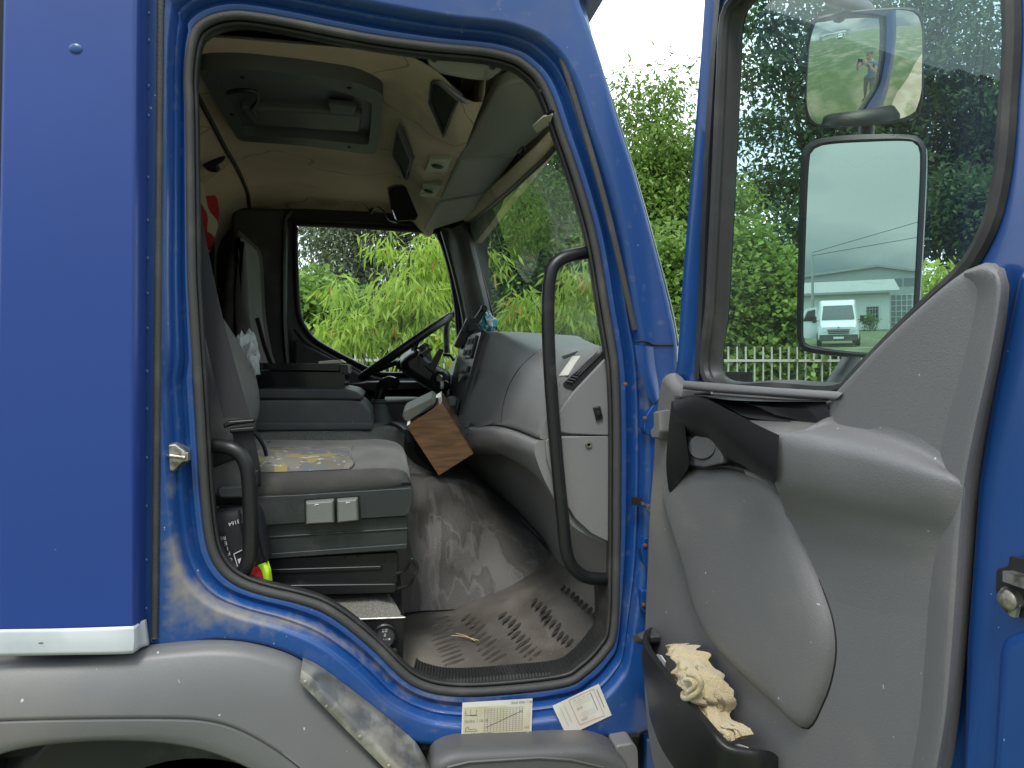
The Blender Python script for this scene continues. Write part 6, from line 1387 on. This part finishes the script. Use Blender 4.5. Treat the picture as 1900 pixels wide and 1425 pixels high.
tree('walnut_tree', 'bright green walnut tree standing alone between windscreen pillar and open door', 'tree', gb(1225, 13.5), [(P3(1215, 350, 13.5), (.95, 1.1, 1.15), 14000), (P3(1165, 165, 13.5), (.20, .3, .42), 450), (P3(1242, 175, 13.5), (.26, .3, .42), 650), (P3(1205, 215, 13.5), (.5, .6, .45), 1300), (P3(1270, 290, 13.5), (.35, .5, .4), 900), (P3(1200, 450, 13.2), (1.2, 1, .7), 10000), (P3(1330, 400, 13.4), (.45, .8, .65), 2600)], 'walnut', 17, per=26, csz=.36, ln=.115, wd=.40, droop=.6, trunk=.12, limbs=24, shell=.35)
dk = [((1525, 130, 19), (1.75, 1.8, 3.4), 15000, 1540, 21), ((1640, 120, 20), (2.3, 2, 4.0), 20000, 1640, 22), ((1790, 150, 19), (2.1, 2, 4.0), 19000, 1745, 23), ((1930, 250, 20), (2.4, 2, 4.2), 14000, 1850, 24)]
lab = ['leftmost tall dark locust tree in the door window, its edge against the sky', 'tall dark locust tree behind the square upper door mirror', 'dark multi stemmed locust tree right of the mirrors in the door window', 'rightmost dark locust tree, at the rear edge of the door window']
for (c, r_, n, tx, sd_), lb in zip(dk, lab):
    c3 = P3(*c); bl = [(c3, r_, int(n * .55)), (P3(c[0] + 30, c[1] + 230, c[2]), (r_[0] * .85, 1.6, 2.2), int(n * .28))]
    if sd_ == 21: bl += [(P3(1400, 125, 18.5), (.55, .8, .35), 700), (P3(1405, 235, 18.5), (.6, .8, .4), 900), (P3(1425, 350, 18.5), (.7, .8, .5), 1600), (P3(1420, 30, 18.5), (.5, .8, .4), 800)]
    if sd_ == 23: bl += [(P3(1790, 400, 17), (1.1, 1, .9), 5500)]
    if sd_ == 22: bl += [(P3(1500, 480, 17), (1.5, 1, 1.1), 7000)]
    tree('locust_tree', lb, 'tree', gb(tx, c[2]), bl, 'dark', sd_, per=44, csz=.62, ln=.18, wd=.46, trunk=.22, limbs=36, shell=.3, trunks=[(0, 0), (.5, .2)] if sd_ != 21 else None)
hd = [(1225, 530, 10.6, .55, .75, 31), (1325, 570, 10.4, .60, .60, 32), (1385, 500, 10.8, .5, .6, 33), (1440, 570, 10.3, .6, .65, 34), (1540, 600, 10.3, .6, .5, 35), (1640, 600, 10.4, .6, .6, 36), (1150, 590, 10.6, .7, .5, 37), (1260, 640, 10.2, .8, .4, 38)]
hl = ['bright leafy maple bush between windscreen pillar and door', 'maple bush at the hinge side of the door window', 'taller maple bush with a thin pole, left half of the door window', 'maple bush directly left of the tall mirror', 'maple bush hidden behind the tall mirror', 'maple bush behind the trim peak of the open door', 'low maple bush behind the right end of the dashboard', 'low bush at the foot of the door window front post']
for (a, b, d, rx, rz2, sd_), lb in zip(hd, hl):
    tree('maple_bush', lb, 'bush', gb(a, d), [(P3(a, b, d), (rx, .5, rz2), 6400), (P3(a, b + 110, d - .2), (rx * 1.1, .5, .5), 3200)], 'maple', sd_, per=12, csz=.19, ln=.085, wd=.9, droop=.35, trunk=.03, limbs=12, shell=.5)
tree('young_tree', 'yellow green young shoots rising behind the grey trim peak', 'shrub', gb(1750, 8.6), [(P3(1742, 520, 8.6), (.22, .25, .18), 420), (P3(1720, 590, 8.5), (.35, .3, .3), 1000), (P3(1785, 500, 8.6), (.1, .2, .07), 90), (P3(1820, 560, 8.5), (.3, .3, .3), 800)], 'peach', 41, per=10, csz=.1, ln=.09, wd=.4, droop=-.3, trunk=.015, limbs=14)
# far backing wood
rng = np.random.default_rng(77)
acc = [[] for _ in range(6)]
for a in range(350, 2300, 120):
    for (dy, rz2) in ((640, 1.2),):
        r_ = clumpleaves(rng, W_(a, dy, 26), (1.6, 1.2, rz2 + rng.random() * .8), 2600, 30, .7, .24, .5, .3, .5)
        for x, y in zip(acc, r_[:6]): x.append(y)
a = [np.concatenate(x) for x in acc]; o = leafmesh('distant_wood', a[0], a[1], a[2], a[3], a[4], [LM['mid']], cols=a[5]); o['kind'] = 'stuff'; o['label'] = 'far green wood behind the hedge'
# wood all round the yard so paint and mirrors have something to show
# ============================================================ THE YARD BEHIND THE VIEWER (seen in the mirrors and in the paint)
_before = set(o.name for o in C.objects if o.parent is None)
PIV = Vector((.75, 1.2, 0)); YM = Matrix.Translation(PIV) @ Matrix.Rotation(R(-47.2), 4, 'Z') @ Matrix.Translation(-PIV); YI = YM.inverted(); Y3 = YI.to_3x3()
def refl(px, py):
    d = ray(px, py); o = PP(px, py, MP, NM); r = d - NM * 2 * d.dot(NM); return YI @ o, Y3 @ r
def RY(px, py, y): o, r = refl(px, py); return o + r * ((y - o.y) / r.y)
def RG(px, py, z=0.0): o, r = refl(px, py); return o + r * ((z - o.z) / r.z)
vp_ = RG(1556, 643)
van = thing('parked_van', 'white delivery van with an open front door, parked before the low building', 'van', (vp_.x, vp_.y, 0))
vx, vy = vp_.x, vp_.y
def vv(x, y, z): return Vector((vx + x, vy + y, z))
WH = M['white']; mb = MB()
def vsec(y, zb, zt, w0, w1, r=.12):
    return rpoly([vv(-w0, y, zb), vv(w0, y, zb), vv(w0 + .01, y, (zb + zt) / 2), vv(w1, y, zt), vv(-w1, y, zt), vv(-w0 - .01, y, (zb + zt) / 2)], r, 4)
ss = [vsec(.0, .35, 1.02, .90, .82), vsec(-.25, .32, 1.16, .98, .86), vsec(-.75, .32, 1.34, 1.0, .88), vsec(-1.55, .32, 2.16, 1.02, .80), vsec(-1.85, .32, 2.38, 1.02, .84), vsec(-2.6, .32, 2.45, 1.02, .90), vsec(-5.6, .32, 2.45, 1.02, .92)]
mb.grid(ss, cu=True); mb.add(ss[0], [tuple(range(len(ss[0])))]); mb.add(ss[-1], [tuple(range(len(ss[0])))])
mb.build('body', [WH], van, angle=50)
mb = MB(); mb.slab(rpoly([vv(-.80, -.80, 1.38), vv(.80, -.80, 1.38), vv(.72, -1.56, 2.12), vv(-.72, -1.56, 2.12)], .06), (0, .03, .03)); mb.build('windscreen', [mat('van_glass', (.03, .05, .05), .05, coat=1)], van)
mb = MB(); mb.slab(rpoly([vv(-.94, .08, .30), vv(.94, .08, .30), vv(.92, .06, .62), vv(-.92, .06, .62)], .05), (0, -.3, 0)); mb.build('bumper', [M['greydk']], van, bevel=.03)
mb = MB()
for i in range(3): mb.box(vv(0, .06, .70 + i * .085), (1.0 + i * .04, .06, .045))
mb.build('grille', [M['black']], van, bevel=.01)
mb = MB(); mb.box(vv(0, .10, .46), (.50, .02, .11)); mb.build('number_plate', [M['whiteink']], van)
mb = MB(); mb.slab([vv(0, .03, 1.07), vv(.05, .03, .99), vv(0, .03, .91), vv(-.05, .03, .99)], (0, .06, 0)); mb.build('emblem', [M['steel']], van)
for sgn in (-1, 1):
    mb = MB(); mb.slab(rpoly([vv(sgn * .62, .02, .78), vv(sgn * .94, -.08, .84), vv(sgn * .95, -.38, 1.16), vv(sgn * .84, -.12, 1.06)], .03), (0, .05, 0)); mb.build('headlight', [mat('lamp_glass', (.6, .62, .62), .1, coat=1)], van)
    mb = MB(); mb.box(vv(sgn * 1.16, -.95, 1.42), (.2, .10, .34)); mb.tube([vv(sgn * .95, -.95, 1.36), vv(sgn * 1.1, -.95, 1.36)], .03, 6); mb.build('door_mirror', [M['black']], van, bevel=.03)
    for y in (-.95, -4.6):
        mb = MB(); mb.lathe([(.2, -.02), (.33, 0), (.345, .05), (.345, .2), (.33, .24)], vv(sgn * .82, y, .345), (sgn, 0, 0), 24); mb.build('wheel', [M['seal']], van)
mb = MB(); mb.slab(rpoly([vv(-1.04, -1.15, .45), vv(-1.85, -.72, .45), vv(-1.85, -.72, 1.35), vv(-1.55, -.9, 2.0), vv(-1.04, -1.15, 2.1)], .06), (-.03, -.06, 0)); dr_ = mb.build('front_door', [WH], van)
mb = MB(); mb.slab(rpoly([vv(-1.12, -1.10, 1.35), vv(-1.74, -.77, 1.35), vv(-1.5, -.90, 1.88), vv(-1.12, -1.10, 1.98)], .04), (.005, .02, 0)); mb.build('door_window', [M['dark']], dr_)
# buildings
by = -80.0
wallm = mat('white_render_wall', (.62, .64, .62), .9, dirt=(.4, .39, .35), dscale=.4, damt=.4); roofm = mat('grey_sheet_roof', (.30, .31, .30), .7, dirt=(.2, .19, .17), dscale=1, damt=.5)
bl_ = thing('low_building', 'long low white building with a shallow grey roof behind the van', 'building', (2, by, 0))
xc = RY(1651, 600, by).x; ze = RY(1600, 543, by).z
mb = MB(); mb.box(((xc - 14) / 2 + 0, by - 5, ze / 2), (abs(xc + 14), 10, ze)); mb.build('wall', [wallm], bl_)
mb = MB(); mb.slab([Vector((-15, by + 1.1, ze - .1)), Vector((xc + .8, by + 1.1, ze - .1)), Vector((xc + .8, by - 5, ze + 1.2)), Vector((-15, by - 5, ze + 1.2))], (0, 0, .22)); mb.slab([Vector((-15, by - 5, ze + 1.2)), Vector((xc + .8, by - 5, ze + 1.2)), Vector((xc + .8, by - 11, ze)), Vector((-15, by - 11, ze))], (0, 0, .2)); mb.build('roof', [roofm], bl_)
for (a, b_) in ((1619, 583), (1576, 583), (1530, 583)):
    c = RY(a, b_, by + .02); mb = MB(); mb.box((c.x, by + .02, c.z), (1.1, .08, 1.5)); wi = mb.build('window', [M['dark']], bl_)
    mb = MB()
    for k in range(5): mb.box((c.x - .5 + k * .25, by + .08, c.z), (.05, .05, 1.5))
    for k in range(3): mb.box((c.x, by + .085, c.z - .5 + k * .5), (1.1, .05, .05))
    mb.build('bars', [roofm], wi)
hy = by - 24; zt_ = RY(1600, 497, hy).z
hb = thing('large_hall', 'tall grey workshop hall with a gabled roof and window band rising behind the low building', 'building', (2, hy, 0))
mb = MB(); hx0, hx1 = -22.0, RY(1760, 560, hy).x
xm = RY(1628, 500, hy).x
mb.slab([Vector((hx0, hy, 0)), Vector((hx1, hy, 0)), Vector((hx1, hy, zt_ - 1.6)), Vector((xm, hy, zt_)), Vector((hx0, hy, zt_ - 3))], (0, -20, 0)); mb.build('wall', [mat('grey_hall_wall', (.33, .36, .35), .9)], hb)
mb = MB(); mb.slab([Vector((hx0 - .5, hy + .6, zt_ - 3.05)), Vector((xm, hy + .6, zt_ + .02)), Vector((xm, hy + .6, zt_ + .3)), Vector((hx0 - .5, hy + .6, zt_ - 2.75))], (0, -21, 0)); mb.slab([Vector((xm, hy + .6, zt_ + .02)), Vector((hx1 + .5, hy + .6, zt_ - 1.65)), Vector((hx1 + .5, hy + .6, zt_ - 1.35)), Vector((xm, hy + .6, zt_ + .3))], (0, -21, 0)); mb.build('roof', [roofm], hb)
mb = MB(); zb_ = RY(1600, 527, hy).z
for k in range(22): mb.box((hx0 + 3 + k * 1.5, hy + .03, zb_), (1.3, .08, 1.0))
mb.build('window_band', [mat('hall_glass', (.10, .13, .13), .2)], hb)
gx0, gx1 = xc + .3, RY(1720, 600, by).x
gd = thing('glazed_annex', 'glazed steel gridded door annex at the end of the low building', 'building', (gx1, by - 2, 0))
mb = MB(); mb.box(((gx0 + gx1) / 2, by - 3, ze / 2 - .1), (gx1 - gx0, .1, ze - .3)); mb.build('panes', [mat('annex_glass', (.16, .20, .19), .2)], gd)
mb = MB()
for k in range(7): mb.box((gx0 + (gx1 - gx0) * k / 6, by - 2.9, ze / 2 - .1), (.08, .1, ze - .3))
for k in range(7): mb.box(((gx0 + gx1) / 2, by - 2.88, .1 + (ze - .4) * k / 6), (gx1 - gx0, .1, .07))
mb.build('bars', [wallm], gd)
pp = RY(1508, 560, -62); ptop = RY(1508, 472, -62)
mb = MB(); mb.tube([Vector((pp.x, -62, 0)), Vector((pp.x, -62, ptop.z))], [.13, .09], 10); pole = tag(mb.build('utility_pole', [roofm], None), 'tall thin utility pole standing left of the hall', 'pole')
wq = RY(1700, 437, -66)
mb = MB()
for dz in (0, 1.2):
    a_2 = Vector((pp.x, -62, ptop.z - .1 + dz * .2)); b_2 = Vector((wq.x, -66, wq.z + dz)); e_2 = a_2 + (b_2 - a_2) * 5; mb.tube([a_2, a_2.lerp(e_2, .5) - Vector((0, 0, .4)), e_2], .025, 5)
mb.build('power_line', [M['dark']], pole)
rb = RG(1622, 616); tree('rose_bush', 'small rose bush with pink flowers below the white building window', 'bush', (rb.x, by + 3, 0), [((rb.x, by + 3, .9), (.7, .4, .9), 800)], 'mid', 51, per=12, csz=.25, ln=.2, wd=.6, trunk=.04)

for o in list(C.objects):      # turn the yard so that it lies where the tall mirror looks
    if o.parent is None and o.name not in _before: o.matrix_world = YM @ (Matrix.Translation(o.location) @ o.rotation_euler.to_matrix().to_4x4())
# red roofed house far off to the right
hs = thing('house', 'distant pale house with a red hipped roof beyond the dirt track', 'house', (42, -58, 0))
mb = MB(); mb.box((42, -58, 2.8), (11, 8, 5.6)); mb.build('wall', [wallm], hs)
mb = MB(); b4 = [Vector((35.6, -63, 5.6)), Vector((48.4, -63, 5.6)), Vector((48.4, -53, 5.6)), Vector((35.6, -53, 5.6))]; r2 = [Vector((39.5, -58, 8.2)), Vector((44.5, -58, 8.2))]
mb.add(b4 + r2, [(0, 1, 5, 4), (1, 2, 5), (2, 3, 4, 5), (3, 0, 4), (3, 2, 1, 0)]); mb.build('roof', [mat('red_tiles', (.32, .10, .06), .8, bump=.5, bscale=8)], hs)
for k in range(3):
    mb = MB(); mb.box((38.5 + k * 3.4, -53.97, 3.9), (1.2, .1, 1.3)); mb.build('window', [M['dark']], hs)
mb = MB(); mb.slab([Vector((16, -20, 0)), Vector((44, -50, 0)), Vector((44, -50, 1.1)), Vector((16, -20, 1.1))], (.2, .2, 0)); tag(mb.build('boundary_wall', [mat('boundary_concrete', (.28, .27, .25), .9)], None), 'long low concrete boundary wall along the far side of the dirt track', 'wall')
# ---- the person taking the photograph, standing behind the camera (a small reflection in the convex mirror)
pv = {}; pe = []
def J(n, p, r, parent=None): pv[n] = (Vector(p), r); (pe.append((parent, n)) if parent else None)
J('pelvis', (.0, -.52, .96), (.145, .11)); J('belly', (.0, -.51, 1.10), (.145, .11), 'pelvis'); J('chest', (.0, -.49, 1.30), (.17, .12), 'belly'); J('upper', (.0, -.48, 1.42), (.13, .09), 'chest')
J('neck', (.0, -.455, 1.505), (.055, .055), 'upper'); J('jaw', (.0, -.425, 1.565), (.066, .072), 'neck'); J('skull', (.0, -.43, 1.65), (.078, .092), 'jaw'); J('top', (.0, -.44, 1.715), (.055, .065), 'skull'); J('nose', (0, -.335, 1.60), (.012, .014), 'jaw')
for s_, n in ((-1, 'l'), (1, 'r')):
    J(n + 'sh', (.18 * s_, -.48, 1.41), (.062, .062), 'upper'); J(n + 'el', (.27 * s_, -.36, 1.20), (.043, .043), n + 'sh'); J(n + 'fo', (.19 * s_, -.22, 1.38), (.038, .038), n + 'el'); J(n + 'wr', (.115 * s_, -.12, 1.54), (.026, .026), n + 'fo'); J(n + 'pa', (.098 * s_, -.085, 1.595), (.026, .018), n + 'wr')
    for k in range(4): 
        z = 1.585 + k * .019; J(n + 'f%d' % k, (.090 * s_, -.052, z), (.0095, .0095), n + 'pa'); J(n + 'g%d' % k, (.074 * s_, -.036, z + .004), (.0085, .0085), n + 'f%d' % k); J(n + 'h%d' % k, ((.058 + .004 * (k % 2)) * s_, -.036, z + .006), (.0075, .0075), n + 'g%d' % k)
    J(n + 't0', (.083 * s_, -.088, 1.60), (.011, .011), n + 'pa'); J(n + 't1', (.060 * s_, -.073, 1.615), (.0095, .0095), n + 't0')
    J(n + 'hip', (.09 * s_, -.52, .90), (.092, .092), 'pelvis'); J(n + 'kn', (.11 * s_, -.50, .50), (.06, .06), n + 'hip'); J(n + 'ca', (.115 * s_, -.53, .33), (.055, .055), n + 'kn'); J(n + 'an', (.12 * s_, -.53, .09), (.038, .038), n + 'ca'); J(n + 'he', (.12 * s_, -.55, .045), (.04, .04), n + 'an'); J(n + 'to', (.13 * s_, -.36, .035), (.035, .03), n + 'he')
names = list(pv); ix = {n: i for i, n in enumerate(names)}
me = bpy.data.meshes.new('person'); me.from_pydata([pv[n][0] for n in names], [(ix[a], ix[b]) for a, b in pe], [])
tmp = bpy.data.objects.new('person', me); C.objects.link(tmp)
md = tmp.modifiers.new('skin', 'SKIN'); md.use_smooth_shade = True
for i, n in enumerate(names): me.skin_vertices[0].data[i].radius = pv[n][1]; me.skin_vertices[0].data[i].use_root = (n == 'pelvis')
md = tmp.modifiers.new('ss', 'SUBSURF'); md.levels = 2; md.render_levels = 2
dg = bpy.context.evaluated_depsgraph_get(); pm2 = bpy.data.meshes.new_from_object(tmp.evaluated_get(dg)); bpy.data.objects.remove(tmp)
for nm, c in (('skin_tone', (.45, .26, .18)), ('blue_shirt', (.06, .14, .24)), ('grey_trousers', (.06, .06, .07)), ('dark_shoes', (.03, .025, .02))): pm2.materials.append(mat(nm, c, .7))
for p in pm2.polygons:
    c = p.center; k = 3 if c.z < .08 else 2 if c.z < .98 else 1
    if c.z > 1.47 and abs(c.x) < .1: k = 0
    if c.y > -.40 and c.z > 1.1 and k == 1 and abs(c.x) > .05: k = 0
    p.material_index = k; p.use_smooth = True
per = bpy.data.objects.new('person', pm2); C.objects.link(per)
tag(per, 'person in a blue shirt standing and holding up a phone with both hands', 'person')
mb = MB(); hc = Vector((0, -.44, 1.66)); rows = []
for i in range(7):
    t = i / 6 * math.pi * .56; rows.append([hc + Vector((math.cos(a) * .083 * math.sin(t), math.sin(a) * .103 * math.sin(t) * (1 if math.sin(a) < .3 else .86), .085 * math.cos(t) + (.02 if math.sin(a) > .5 and i > 4 else 0))) for a in [k * math.pi / 10 for k in range(20)]])
mb.grid(rows, cu=True); mb.build('hair', [mat('grey_hair', (.16, .14, .12), .8, bump=.6, bscale=300)], per)
each('eye', lambda m, x: m.lathe([(.001, .006), (.009, .003), (.011, -.004)], (x, -.343, 1.645), (0, 1, 0), 12), (-.032, .032), [M['dark']], per)
mb = MB(); mb.tube([Vector((-.022, -.350, 1.572)), Vector((0, -.346, 1.570)), Vector((.022, -.350, 1.572))], .004, 6); mb.build('mouth', [M['rust']], per)
mb = MB(); mb.slab(rpoly([Vector((-.078, -.065, 1.582)), Vector((.078, -.065, 1.582)), Vector((.078, -.065, 1.657)), Vector((-.078, -.065, 1.657))], .01), (0, .009, 0)); tag(mb.build('mobile_phone', [M['blackgloss']], None, bevel=.002), 'black phone held sideways in both hands by the person', 'phone')
